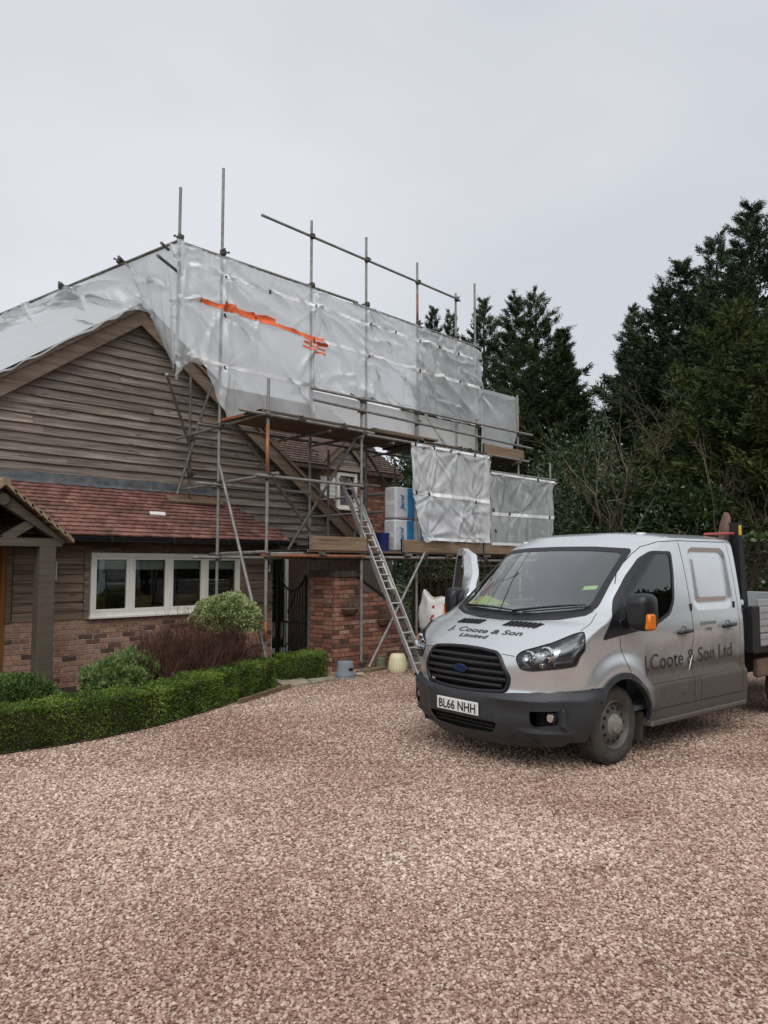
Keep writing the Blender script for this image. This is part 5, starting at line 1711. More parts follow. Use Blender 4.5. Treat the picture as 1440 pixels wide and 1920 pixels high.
rs = N_('FunctionNodeRandomValue'); rs.data_type = 'FLOAT'
rs.inputs[2].default_value = .7; rs.inputs[3].default_value = 1.3; rs.inputs['Seed'].default_value = 4
na = N_('GeometryNodeInputNamedAttribute'); na.data_type = 'FLOAT'; na.inputs[0].default_value = 'cell'
mlt = N_('ShaderNodeMath'); mlt.operation = 'MULTIPLY'
nt.links.new(rs.outputs[1], mlt.inputs[0]); nt.links.new(na.outputs[0], mlt.inputs[1])
nt.links.new(gi.outputs[0], iop.inputs['Points']); nt.links.new(join.outputs[0], iop.inputs['Instance'])
e2r = N_('FunctionNodeEulerToRotation')
nt.links.new(rv.outputs[0], e2r.inputs[0]); nt.links.new(e2r.outputs[0], iop.inputs['Rotation'])
nt.links.new(mlt.outputs[0], iop.inputs['Scale'])
nt.links.new(iop.outputs[0], go.inputs[0])
md = gv.modifiers.new('scatter', 'NODES'); md.node_group = nt
print('gravel points', len(pts))

# dead leaves along the hedge foot and here and there on the gravel
rgl = np.random.default_rng(9)
hl = np.array(HEDGE)
k_ = rgl.integers(0, len(hl) - 1, 260); f_ = rgl.uniform(0, 1, (260, 1))
q_ = hl[k_] * (1 - f_) + hl[k_ + 1] * f_ + np.abs(rgl.normal(0, .10, (260, 1))) * np.array([[.25, -1.0]])
q2_ = np.stack([rgl.uniform(2, 9, 90), rgl.uniform(.5, 8.3, 90)], -1)
q_ = np.concatenate([q_, q2_[~pip(q2_, bedp)]])
p_ = np.concatenate([q_, np.full((len(q_), 1), .016)], 1)
d_ = unit(np.concatenate([rgl.normal(0, 1, (len(q_), 2)), rgl.normal(0, .25, (len(q_), 1))], 1))
s_ = rgl.uniform(.015, .035, (len(q_), 1))
sd_v = unit(np.cross(d_, np.array([[0, 0, 1.]]) + rgl.normal(0, .25, (len(q_), 3))))
obj('fallen_leaves', leaf_quads('fallen_leaves', p_, d_ * s_, sd_v * s_ * .3), M['deadleaf'], kind='stuff', label='scattered dead leaves along the hedge foot', cat='leaves')
# ---------------------------------------------------------------- van (crew-cab tipper); local axes: x rearwards from the nose, y = -w (near side is negative), z up
VN = root('crew_cab_van', (5.262, 4.240, 0), 'silver crew cab tipper van with muddy doors parked on the gravel', 'van', rz=R(-6.84))
def pchip(xs, ys):
    xs = np.array(xs, float); ys = np.array(ys, float); h = np.diff(xs); d = np.diff(ys) / h
    m = np.zeros(len(xs)); m[0] = d[0]; m[-1] = d[-1]
    for i in range(1, len(xs) - 1):
        if d[i-1] * d[i] > 0:
            w1 = 2*h[i] + h[i-1]; w2 = h[i] + 2*h[i-1]; m[i] = (w1 + w2) / (w1 / d[i-1] + w2 / d[i])
    def f(x):
        x = np.clip(np.asarray(x, float), xs[0], xs[-1]); i = np.clip(np.searchsorted(xs, x) - 1, 0, len(h) - 1)
        t = (x - xs[i]) / h[i]
        return (1+2*t)*(1-t)**2*ys[i] + t*(1-t)**2*h[i]*m[i] + t*t*(3-2*t)*ys[i+1] + t*t*(t-1)*h[i]*m[i+1]
    return f
ZK = [.18, .24, .34, .45, .56, .64, .68, .83, .96, 1.01, 1.06, 1.12, 1.20, 1.255, 1.30, 1.60, 1.90, 1.97, 2.02]
U0 = pchip(ZK, [.20, .13, .07, .03, .03, .05, .075, .075, .10, .135, .21, .33, .51, .67, .74, 1.10, 1.47, 1.57, 1.68])
DD = pchip([.18, .62, .9, 1.0, 1.08, 1.17, 1.27, 1.35, 1.6, 1.9, 2.02], [.66, .66, .55, .45, .34, .25, .25, .30, .36, .42, .5])
WW = pchip([.18, .25, .35, .62, .70, 1.1, 1.3, 1.6, 1.9, 1.97, 2.02], [.90, .97, 1.0, 1.015, 1.0, 1.0, .985, .950, .905, .89, .865])
PE = pchip([.18, .70, .95, 1.10], [2.5, 2.6, 3.0, 3.2]); UR = 3.33
def sst(x, a, b):
    t = np.clip((x - a) / (b - a), 0, 1); return t * t * (3 - 2 * t)
AU, AZc = 1.02, .345
def relief(u, z):
    """pressed shapes of the body sides"""
    r = np.hypot(u - AU, z - AZc)
    o = .030 * (1 - sst(r, .50, .66)) * sst(z, .3, .5) * (r > .38)
    o = o - .026 * sst(u, 1.36, 1.52) * (1 - sst(u, 3.17, 3.27)) * sst(z, .675, .735) * (1 - sst(z, .90, 1.06))
    # blank window pressing of the rear door
    qx = np.abs(u - 2.755) - .27; qz = np.abs(z - 1.615) - .19
    d = np.hypot(np.maximum(qx, 0), np.maximum(qz, 0)) + np.minimum(np.maximum(qx, qz), 0) - .10
    o = o - .024 * (1 - sst(d, -.028, .028)) + .014 * (1 - sst(d, -.095, -.050))
    # lower door cladding step
    o = o + .012 * (1 - sst(z, .645, .665)) * sst(u, 1.40, 1.46)
    return o
def side_w(u, z):
    k = np.clip((DD(z) - (u - U0(z))) / DD(z), 0, 1)
    return WW(z) * (1 - k * k) ** (1 / PE(z))
def front_u(w, z):
    k = np.clip(np.abs(w) / WW(z), 0, 1)
    return U0(z) + DD(z) * (1 - np.sqrt(np.maximum(1 - k ** PE(z), 0)))
# arc-length coordinate along the centre profile
_zz = np.linspace(.18, 2.02, 1500); _uu = U0(_zz)
_ss = np.r_[0, np.cumsum(np.hypot(np.diff(_zz), np.diff(_uu)))]
def s_of(z): return np.interp(z, _zz, _ss)
def z_of(s): return np.interp(s, _ss, _zz)
KS = .90
def u9(z): return front_u(KS * WW(z), z)
def tz_side(u, z):
    a = u9(z)
    return np.where(u >= a, KS + (u - a), np.clip(side_w(u, z) / WW(z), 0, KS))
def surf(t, s, off=0.0, rel=True):
    """domain (t, s) to body surface (near side w > 0)"""
    z = z_of(s)
    fr = t <= KS
    w1 = t * WW(z); u1 = front_u(w1, z)
    u2 = u9(z) + (t - KS); w2 = side_w(u2, z)
    u = np.where(fr, u1, u2); w = np.where(fr, w1, w2)
    if rel:
        w = w + relief(u, z) * sst(t, KS - .1, KS + .05)
    return np.stack([u, w, z], -1)
def surf_off(t, s, off):
    p = surf(t, s)
    if off == 0: return p
    e = .004
    a = surf(t + e, s) - surf(t - e, s); b = surf(t, s + e) - surf(t, s - e)
    n = unit(np.cross(b, a))
    n = np.where((n[:, :1] * 0 + n[:, 1:2] * p[:, 1:2] + n[:, 0:1] * (p[:, 0:1] - 2.2) + n[:, 2:3] * (p[:, 2:3] - .9)) < 0, -n, n)
    return p + n * off
def dens(poly, step):
    o = []
    n = len(poly)
    for i in range(n):
        a = np.array(poly[i], float); b = np.array(poly[(i + 1) % n], float)
        k = max(1, int(np.ceil(np.linalg.norm(b - a) / step)))
        for j in range(k): o.append(a + (b - a) * j / k)
    return np.array(o)
def P_side(poly, step=.03):
    q = dens(poly, step); return np.stack([tz_side(q[:, 0], q[:, 1]), s_of(q[:, 1])], -1)
def P_front(poly, step=.03):
    q = dens(poly, step); return np.stack([q[:, 0] / WW(q[:, 1]), s_of(q[:, 1])], -1)
def rnd_poly(poly, r, n=5):
    """round the corners of a polygon"""
    o = []
    m = len(poly)
    for i in range(m):
        a, b, c = (np.array(poly[(i + k - 1) % m], float) for k in range(3))
        l1, l2 = np.linalg.norm(a - b), np.linalg.norm(c - b)
        k = min(r, l1 * .45, l2 * .45)
        p, q = b + (a - b) / l1 * k, b + (c - b) / l2 * k
        for j in range(n + 1):
            t = j / n
            o.append((1-t)**2 * p + 2*t*(1-t) * b + t*t * q)
    return o
def cdt(outer, holes, step):
    V = []; E = []
    for lp_ in [outer] + holes:
        o = len(V); k = len(lp_)
        V += [tuple(p) for p in lp_]; E += [(o + i, o + (i + 1) % k) for i in range(k)]
    outer = np.asarray(outer)
    lo, hi = outer.min(0), outer.max(0)
    gx, gy = np.meshgrid(np.arange(lo[0] + step * .5, hi[0], step), np.arange(lo[1] + step * .5, hi[1], step))
    g_ = np.stack([gx.ravel(), gy.ravel()], -1)
    g_[:, 0] += (np.round((g_[:, 1] - lo[1]) / step) % 2) * step * .5
    k = pip(g_, outer)
    for h in holes: k &= ~pip(g_, h)
    g_ = g_[k]
    B = np.array(V)
    keep = np.ones(len(g_), bool)
    for i in range(0, len(g_), 4000):
        d2 = ((g_[i:i+4000, None] - B[None]) ** 2).sum(-1).min(1)
        keep[i:i+4000] = d2 > (step * .45) ** 2
    V += [tuple(p) for p in g_[keep]]
    ov, oe, of, *_ = delaunay_2d_cdt([Vector(v) for v in V], E, [], 0, 1e-5)
    ov = np.array([tuple(v) for v in ov]); of = np.array([tuple(f) for f in of if len(f) == 3])
    c = ov[of].mean(1)
    k = pip(c, outer)
    for h in holes: k &= ~pip(c, h)
    return ov, of[k]
def to_mesh(name, vs, fs, mirror=1):
    """(u,w,z) -> local mesh with outward faces"""
    v = np.array(vs); f = np.array(fs)
    v = np.stack([v[:, 0], -v[:, 1] * mirror, v[:, 2]], -1)
    n = np.cross(v[f[:, 1]] - v[f[:, 0]], v[f[:, 2]] - v[f[:, 0]])
    c = v[f].mean(1) - [2.0, 0, .95]
    fl = (n * c).sum(1) < 0
    f[fl] = f[fl][:, ::-1]
    return npmesh(name, v, f)
def patch(name, poly, mat, off=.003, step=.03, holes=(), mirror=1, parent=None, smooth=True, both=False):
    ov, of = cdt(poly, list(holes), step)
    p = surf_off(ov[:, 0], ov[:, 1], off)
    r = None
    for mm in ((1, -1) if both else (mirror,)):
        r = obj(name, to_mesh(name, p, of.copy(), mm), mat, parent or VN, local=True, smooth=smooth)
    return r
def vb(name, m, mat, parent=None, smooth=False, sharp=None):
    return obj(name, m, mat, parent or VN, local=True, smooth=smooth, sharp=sharp)

# paint with road dirt on the lower sides
t_ = NT('silver_paint')
geo = t_.N('ShaderNodeTexCoord')
sx = t_.N('ShaderNodeSeparateXYZ'); t_.L(geo.outputs['Object'], sx.inputs[0])
n1 = t_.noise(geo.outputs['Object'], 2.6, 5, .6)
n2 = t_.noise(geo.outputs['Object'], 16, 5, .65)
hh = t_.math('ADD', sx.outputs[2], t_.math('MULTIPLY', t_.math('SUBTRACT', n1, .5), -.34))
hh = t_.math('ADD', hh, t_.math('MULTIPLY', t_.math('SUBTRACT', n2, .5), -.10))
rear = t_.N('ShaderNodeMapRange'); rear.inputs[1].default_value = 1.12; rear.inputs[2].default_value = 1.5
t_.L(sx.outputs[0], rear.inputs[0])
hi_ = t_.N('ShaderNodeMapRange'); hi_.inputs[1].default_value = 1.12; hi_.inputs[2].default_value = .80
t_.L(hh, hi_.inputs[0])
dirt = t_.math('MULTIPLY', hi_.outputs[0], rear.outputs[0])
dirt = t_.math('MULTIPLY', dirt, .93)
fl_ = t_.math('MULTIPLY', t_.ramp(n1, [(.45, (0, 0, 0)), (.75, (.05, .05, .05))]), 1.0)
dirt = t_.math('MAXIMUM', dirt, fl_)
mud = t_.ramp(n2, [(.3, (.036, .023, .012)), (.7, (.074, .048, .027))])
t_.base(t_.mix((.73, .765, .785), mud, dirt))
rr_ = t_.N('ShaderNodeMapRange'); rr_.inputs[3].default_value = .26; rr_.inputs[4].default_value = .8
t_.L(dirt, rr_.inputs[0]); t_.L(rr_.outputs[0], t_.b.inputs['Roughness'])
mt_ = t_.N('ShaderNodeMapRange'); mt_.inputs[3].default_value = .72; mt_.inputs[4].default_value = 0
t_.L(dirt, mt_.inputs[0]); t_.L(mt_.outputs[0], t_.b.inputs['Metallic'])
ct_ = t_.N('ShaderNodeMapRange'); ct_.inputs[3].default_value = .55; ct_.inputs[4].default_value = 0
t_.L(dirt, ct_.inputs[0]); t_.L(ct_.outputs[0], t_.b.inputs['Coat Weight'])
t_.b.inputs['Coat Roughness'].default_value = .12
M['paint'] = t_.m
M['trim'] = plain('grey_bumper_plastic', (.034, .037, .042), .48, .18, 5, bump=.06)
M['rubber'] = plain('dusty_tyre', (.060, .055, .048), .85, .35, 9, bump=.2)
M['wheel'] = plain('dusty_steel_wheel', (.13, .125, .115), .6, .3, 9, metal=.3)
M['hub'] = plain('dirty_hub', (.27, .25, .22), .7, .25, 12)
M['cabin'] = plain('cabin_plastic', (.17, .18, .18), .8, .15, 6)
M['seatc'] = plain('seat_cloth', (.085, .09, .10), .95, .2, 20)
M['gap'] = plain('panel_gap', (.015, .015, .015), .9, .1, 5, bump=0)
M['amber'] = plain('amber_lens', (.80, .20, .01), .2, .1, 30, bump=.2)
M['chrome'] = plain('lamp_reflector', (.75, .77, .80), .12, .05, 9, metal=1, bump=0)
M['chrome2'] = plain('lamp_tray', (.50, .51, .53), .28, .15, 20, metal=.8, bump=.2)
M['lampgrey'] = plain('lamp_housing', (.085, .088, .095), .3, .2, 6, metal=.5, bump=0)
M['bluebadge'] = plain('badge_blue', (.008, .022, .12), .25, .05, 9, bump=0)
M['plate'] = plain('plate_white', (.80, .80, .78), .4, .03, 9, bump=0)
t2 = NT('dirty_lettering')
g2_ = t2.N('ShaderNodeTexCoord'); q2 = t2.noise(g2_.outputs['Object'], 3.3, 4, .6)
t2.base(t2.mix((.010, .009, .008), (.065, .049, .033), t2.ramp(q2, [(.36, (0, 0, 0)), (.50, (.92, .92, .92))])))
t2.set(Roughness=.75)
M['doorletter'] = t2.m
M['letter'] = plain('lettering', (.040, .043, .048), .5, .1, 9, bump=0)
M['hivis'] = plain('hi_vis_cloth', (.55, .80, .04), .8, .15, 14, bump=.3)
M['paper'] = plain('pale_green_ticket', (.55, .80, .35), .6, .05, 9, bump=0)
M['steelblk'] = plain('black_steel', (.020, .021, .024), .6, .4, 12, metal=.3)
M['dropside'] = plain('alu_dropside', (.52, .53, .54), .4, .1, 7, metal=.6)
M['yellow'] = plain('yellow_sticker', (.80, .52, .02), .5, .1, 9, bump=0)
M['rust'] = plain('rusty_blade', (.17, .105, .082), .75, .3, 14)
M['redpaint'] = plain('red_bar_paint', (.42, .09, .08), .45, .1, 9)

SB, SR = s_of(.32), s_of(2.02)
# outlines
screen = rnd_poly([(-.845, 1.345), (-.62, 1.292), (-.3, 1.268), (0, 1.262), (.3, 1.268), (.62, 1.292), (.845, 1.345), (.80, 1.62), (.775, 1.905), (.4, 1.93), (0, 1.935), (-.4, 1.93), (-.775, 1.905), (-.80, 1.62)], .05)
screen_in = rnd_poly([(-.775, 1.36), (-.60, 1.325), (-.3, 1.300), (0, 1.294), (.3, 1.300), (.60, 1.325), (.775, 1.36), (.745, 1.62), (.725, 1.865), (.4, 1.887), (0, 1.892), (-.4, 1.887), (-.725, 1.865), (-.745, 1.62)], .06)
win = rnd_poly([(.775, 1.095), (1.06, 1.125), (1.42, 1.155), (1.68, 1.20), (1.90, 1.275), (2.00, 1.40), (2.055, 1.66), (2.075, 1.885), (1.74, 1.885), (1.575, 1.815), (1.34, 1.645), (1.09, 1.44)], .05)
win_in = rnd_poly([(1.13, 1.165), (1.42, 1.19), (1.66, 1.232), (1.865, 1.30), (1.96, 1.41), (2.015, 1.66), (2.03, 1.855), (1.76, 1.855), (1.60, 1.785), (1.37, 1.62), (1.17, 1.455)], .05)
grille = rnd_poly([(-.405, .985), (-.20, 1.003), (0, 1.008), (.20, 1.003), (.405, .985), (.515, .79), (.50, .72), (.465, .665), (.2, .648), (0, .645), (-.2, .648), (-.465, .665), (-.50, .72), (-.515, .79)], .05)
lamp_f = [(.575, .955), (.60, 1.008), (.75, 1.065)]
def lamp_poly():
    q = [(.16, .93), (.19, 1.005), (.30, 1.075), (.45, 1.13), (.605, 1.175), (.52, 1.03), (.44, .905), (.33, .885), (.235, .868), (.17, .865)]
    return q
arch = [(AU + .41 * math.cos(t), AZc + .41 * math.sin(t)) for t in np.linspace(-.25, math.pi + .25, 40)]
arch = [(u, max(z, .2)) for u, z in arch]
arch = [(AU + .41, .19)] + [(AU + .41 * math.cos(t), AZc + .41 * math.sin(t)) for t in np.linspace(0, math.pi, 36)] + [(AU - .41, .19)]
# the lamp sits on the corner: outline in (t, s) via side mapping where u > corner, front mapping elsewhere
def P_lamp(grow=0):
    fw_ = [(.575, .955), (.60, 1.005), (.70, 1.045), (.80, 1.085)]          # (w, z) inner part
    sd_ = [(.60, 1.178), (.53, 1.03), (.455, .905)]                        # (u, z) outer part
    lo_ = [(.80, .872), (.70, .857), (.62, .868)]
    q = [(w / float(WW(z)), float(s_of(z))) for w, z in fw_] + [(float(tz_side(np.array(u), np.array(z))), float(s_of(z))) for u, z in sd_] + [(w / float(WW(z)), float(s_of(z))) for w, z in lo_]
    q = rnd_poly(q, .03)
    c = np.mean(q, 0)
    return dens([c + (np.array(p) - c) * (1 + grow) for p in q], .03)
lampP = P_lamp()
def bumper_edge():
    """upper edge of the bumper as (t, s), centre to wheel arch"""
    q = []
    for w, z in ((0, .632), (.2, .634), (.44, .645), (.53, .655), (.62, .662), (.80, .672)):
        q.append((w / float(WW(z)), float(s_of(z))))
    for u, z in ((.40, .685), (.55, .698), (.64, .705)):
        q.append((float(tz_side(np.array(u), np.array(z))), float(s_of(z))))
    return q
BE = bumper_edge()
archP = P_side(arch, .03)
rear_t = lambda s: KS + UR - u9(z_of(s))
# body panels: near half and far half (the far door stands open)
sr = np.linspace(SB, SR, 80)
a_end = float(tz_side(np.array(AU + .41), np.array(.345)))
outer = [(0, BE[0][1])] + BE[1:]
ta = [p for p in archP if p[1] > BE[-1][1] and p[0] > 0]
i0 = int(np.argmin([abs(p[0] - a_end) + abs(p[1] - s_of(.345)) for p in archP]))
arc_pts = [(float(tz_side(np.array(AU + .41 * math.cos(t)), np.array(AZc + .41 * math.sin(t)))), float(s_of(AZc + .41 * math.sin(t)))) for t in np.linspace(math.pi - 1.07, 0.0, 34)]
outer += arc_pts + [(float(tz_side(np.array(AU + .41), np.array(.32))), SB)]
outer += [(float(x), SB) for x in np.linspace(outer[-1][0], float(rear_t(SB)), 60)[1:]]
outer += [(float(rear_t(s)), float(s)) for s in sr[1:]]
outer += [(float(x), SR) for x in np.linspace(float(rear_t(SR)), 0, 90)[1:]]
outer += [(0, float(s)) for s in np.linspace(SR, BE[0][1], 120)[1:-1]]
outer = np.array(outer)
def half_hole(poly):
    """right half of a symmetric front outline, closed just past the centre line"""
    q = dens(poly, .02)
    q = np.stack([q[:, 0] / WW(q[:, 1]), s_of(q[:, 1])], -1)
    return q
def merged_outer(outer, halves):
    """cut symmetric openings out of the centre edge (t = 0)"""
    keep = [p for p in outer if p[0] > 1e-6]
    centre = sorted([p for p in outer if p[0] <= 1e-6], key=lambda p: -p[1])
    path_ = []
    segs = []
    for h in halves:
        r = [p for p in h if p[0] > 1e-4]
        zc = [p for p in h if abs(p[0]) <= .03]
        top = max(p[1] for p in h); bo = min(p[1] for p in h)
        # order from top to bottom along the right side
        r = sorted_ring(h)
        segs.append((top, bo, r))
    segs.sort(key=lambda x: -x[0])
    for p in centre:
        if any(bo - 1e-9 <= p[1] <= top + 1e-9 for top, bo, _ in segs): continue
        path_.append((p[0], p[1]))
    for top, bo, r in segs:
        path_ += [('seg', top, bo, r)]
    path_.sort(key=lambda p: -(p[1] if p[0] == 'seg' else p[1]))
    out = list(map(tuple, keep))
    for p in path_:
        if p[0] == 'seg':
            out += [(0.0, p[1])] + [tuple(x) for x in p[3]] + [(0.0, p[2])]
        else:
            out.append(p)
    return np.array(out)
def sorted_ring(h):
    h = np.asarray(h)
    i = int(np.argmax(h[:, 1] - 1e3 * (np.abs(h[:, 0]) > .06)))
    h = np.roll(h, -i, 0)
    if h[1][0] < h[0][0]: h = np.roll(h[::-1], 1, 0)
    o = []
    for p in h:
        if p[0] <= 1e-4 and o: break
        if p[0] > 1e-4: o.append(tuple(p))
    return o
gapz = .012
half = merged_outer(outer, [half_hole(screen), half_hole(grille)])
winP = P_side(win)
door_far = P_side(rnd_poly([(1.17, .40), (1.46, .37), (2.27, .37), (2.29, .9), (2.275, 1.35), (2.22, 1.96), (1.9, 1.965), (1.60, 1.88), (1.32, 1.68), (1.06, 1.43), (1.03, 1.05), (1.12, .82), (1.40, .62)], .05))
ovN, ofN = cdt(half, [winP, lampP], .018)
ovF, ofF = cdt(half, [door_far, lampP], .030)
pN = surf(ovN[:, 0], ovN[:, 1]); pF = surf(ovF[:, 0], ovF[:, 1])
pF = pF * [1, -1, 1]
# roof: rings from the upper outline to the spine
def roof_part():
    t = np.concatenate([np.linspace(0, KS, 40), np.linspace(KS, float(rear_t(SR)), 60)[1:]])
    o = surf(t, np.full_like(t, SR), rel=False)
    o = np.concatenate([o, np.stack([np.full(20, UR), np.linspace(o[-1, 1], 0, 21)[1:], np.full(20, 2.02)], -1)])
    ks = np.linspace(1, 0, 22)
    cx = np.clip(o[:, 0], 2.35, 3.05)
    V = []
    for k in ks:
        u = cx + (o[:, 0] - cx) * k; w = o[:, 1] * k
        edge = np.clip((UR - u) / .20, 0, 1)
        z = 2.02 + .070 * (1 - k ** 4.2) ** .85 + 0 * u
        V.append(np.stack([u, w, z], -1))
    V = np.array(V); n, m = V.shape[:2]
    i = np.arange(n - 1)[:, None]; j = np.arange(m - 1)[None]
    a = i * m + j
    f = np.concatenate([np.stack([a, a + m, a + m + 1], -1).reshape(-1, 3), np.stack([a, a + m + 1, a + 1], -1).reshape(-1, 3)])
    return V.reshape(-1, 3), f
rv_, rf_ = roof_part()
V_ = [pN, pF, rv_, rv_ * [1, -1, 1]]
F_ = []
o_ = 0
for v, f in zip(V_, (ofN, ofF, rf_, rf_)):
    F_.append(f + o_); o_ += len(v)
# rear wall of the cab
zs_ = np.linspace(.32, 2.02, 24)
rw = np.concatenate([np.stack([np.full(24, UR), side_w(UR, zs_), zs_], -1), np.stack([np.full(24, UR), -side_w(UR, zs_), zs_], -1)])
fr_ = np.array([q for i in range(23) for q in ((i, i + 1, 24 + i + 1), (i, 24 + i + 1, 24 + i))])
body = to_mesh('body', np.concatenate(V_), np.concatenate(F_))
import bmesh
bmx = bmesh.new(); bmx.from_mesh(body)
bmesh.ops.remove_doubles(bmx, verts=bmx.verts, dist=.0015)
bmx.to_mesh(body); bmx.free()
BODY = obj('body', body, M['paint'], VN, local=True, smooth=True)
obj('cab_rear', to_mesh('cab_rear', rw, fr_), M['paint'], VN, local=True)

# front bumper
bo = [(0, s_of(.20))] + [(float(x), float(s_of(.20 + .05 * sst(x, .6, 1.0)))) for x in np.linspace(.05, .86, 20)]
bo += [(float(tz_side(np.array(u), np.array(.27))), float(s_of(.27))) for u in (.45, .52, .585)]
bo += [(float(tz_side(np.array(AU + .43 * math.cos(t)), np.array(AZc + .43 * math.sin(t)))), float(s_of(AZc + .43 * math.sin(t)))) for t in np.linspace(math.pi, math.pi - 1.0, 10)]
bo += [BE[-1]] + [BE[i] for i in range(len(BE) - 2, 0, -1)] + [(0, BE[0][1])]
bo = np.array(bo)
intake = rnd_poly([(-.36, .415), (.36, .415), (.415, .405), (.35, .315), (0, .30), (-.35, .315), (-.415, .405)], .02)
fogp = rnd_poly([(.68, .525), (.925, .540), (.93, .435), (.72, .405), (.69, .42)], .03)
bout = merged_outer(np.concatenate([bo, [(0, float(s)) for s in np.linspace(BE[0][1], s_of(.20), 40)[1:-1]]]), [half_hole(intake)])
fogP = P_front(fogp, .02)
ovB, ofB = cdt(bout, [fogP], .022)
def bump_shape(ov):
    p = surf_off(ov[:, 0], ov[:, 1], .014)
    z = p[:, 2]; w = p[:, 1]
    # chamfered centre section and the corner blade below the fog lamp
    p[:, 0] += .030 * sst(np.abs(w), .40, .50) * (1 - sst(z, .50, .62)) * (1 - sst(np.abs(w), .62, .8))
    p[:, 0] -= .020 * sst(z, .575, .60) * (1 - sst(z, .625, .65)) * sst(w, .1, .5)
    p[:, 0] -= .030 * (1 - sst(np.abs(z - .345), .0, .035)) * sst(w, .5, .7) * (w < .95)
    return p
pB = bump_shape(ovB)
bv = np.concatenate([pB, pB * [1, -1, 1]]); bf = np.concatenate([ofB, ofB + len(pB)])
bme = to_mesh('front_bumper', bv, bf)
bmx = bmesh.new(); bmx.from_mesh(bme); bmesh.ops.remove_doubles(bmx, verts=bmx.verts, dist=.0015); bmx.to_mesh(bme); bmx.free()
BUM = obj('front_bumper', bme, M['trim'], VN, local=True, smooth=True, sharp=30)
# dark backing behind openings
m = MB(); m.box((.16, -.52, .28), (.20, .52, .50)); m.box((.175, -.47, .64), (.20, .47, .975)); vb('radiator', m, M['gap'])
for k in range(3):
    m = MB(); m.bar((.10, -.36, .335 + k * .03), (.10, .36, .335 + k * .03), .02, .010); vb('intake_slat', m, M['black'], BUM)
FU = float(front_u(np.array(.835), np.array(.472)))
for s_ in (1, -1):
    def yy(w0, w1): return (min(-s_ * w0, -s_ * w1), max(-s_ * w0, -s_ * w1))
    y0_, y1_ = yy(.62, .93)
    m = MB(); m.box((FU + .07, y0_, .38), (FU + .16, y1_, .56)); vb('fog_recess', m, M['trim'], BUM)
    m = MB(); m.lathe([(0, 0), (.034, 0), (.042, .008), (.045, .05)], 20, (FU + .005, -s_ * .815, .472), ax=0); fg = vb('fog_lamp', m, M['chrome'], smooth=True, sharp=40)
    m = MB(); m.lathe([(.044, -.006), (.056, 0), (.060, .08)], 20, (FU + .005, -s_ * .815, .472), ax=0); vb('bezel', m, M['black'], fg, smooth=True, sharp=40)
    y0_, y1_ = yy(.74, .93)
    m = MB(); m.rbox((FU + .045, y0_, .40), (FU + .08, y1_, .55), .01); vb('fog_surround', m, M['trim'], BUM)
# number plate
m = MB(); m.rbox((.004, -.26, .440), (.014, .26, .552), .004); PL = vb('number_plate', m, M['plate'])
tm = text_mesh('BL66 NHH', .108, 0, .0028, 'CENTER', 1.0)
for v in tm.vertices: v.co = (0.0, -v.co.x * .96 * -1 * -1, v.co.y)
obj('characters', tm, M['letter'], PL, (.0022, 0, .458), local=True)
# grille
gr = dens(grille, .02)
gq = np.stack([gr[:, 0] / WW(gr[:, 1]), s_of(gr[:, 1])], -1)
def fpt(w, z, off=0):
    return np.array([float(front_u(np.array(w), np.array(z))) - off, -w, z])
m = MB(); m.path([fpt(w, z, .004) for w, z in list(map(tuple, gr)) + [tuple(gr[0])]], .019, 8); GR = vb('grille', m, M['black'], smooth=True)
for z, hw in ((.940, .415), (.885, .455), (.822, .485), (.763, .480), (.708, .445)):
    m = MB(); V = []; F = []
    n = 24
    for i in range(n + 1):
        w = -hw + 2 * hw * i / n
        u = float(front_u(np.array(w), np.array(z)))
        for du_, dz_ in ((-.006, -.014), (-.012, 0), (-.004, .014), (.03, .010), (.03, -.010)):
            V.append((u + du_, -w, z + dz_))
    for i in range(n):
        for k in range(5):
            k2 = (k + 1) % 5
            F.append((i*5 + k, i*5 + k2, (i+1)*5 + k2, (i+1)*5 + k))
    m.add(V, F); vb('slat', m, M['black'], GR, smooth=True, sharp=35)
for s_ in (1, -1):
    for za, zb_, hw in ((.940, .885, .42), (.822, .763, .475)):
        m = MB(); c_ = (za + zb_) / 2
        m.path([fpt(s_ * (hw + .035 * math.cos(t)), c_ + (za - zb_) / 2 * math.sin(t) * 1.15, .006) for t in np.linspace(-1.6, 1.6, 9)], .010, 6); vb('slat_end', m, M['black'], GR, smooth=True)
# oval badge
m = MB()
el = [(.088 * math.cos(t), .036 * math.sin(t)) for t in np.linspace(0, 2 * math.pi, 33)[:-1]]
m.prism([(.058, -a, .826 + b) for a, b in el], (-.010, 0, 0)); BD = vb('badge', m, M['chrome'])
m = MB(); m.prism([(.047, -a * .90, .826 + b * .86) for a, b in el], (-.004, 0, 0)); vb('badge_face', m, M['bluebadge'], BD)
tm = text_mesh('Ford', .058, .28, .0008, 'CENTER', .95)
for v in tm.vertices: v.co = (0.0, -v.co.x, v.co.y)
obj('badge_script', tm, M['chrome'], BD, (.0415, 0, .808), local=True)
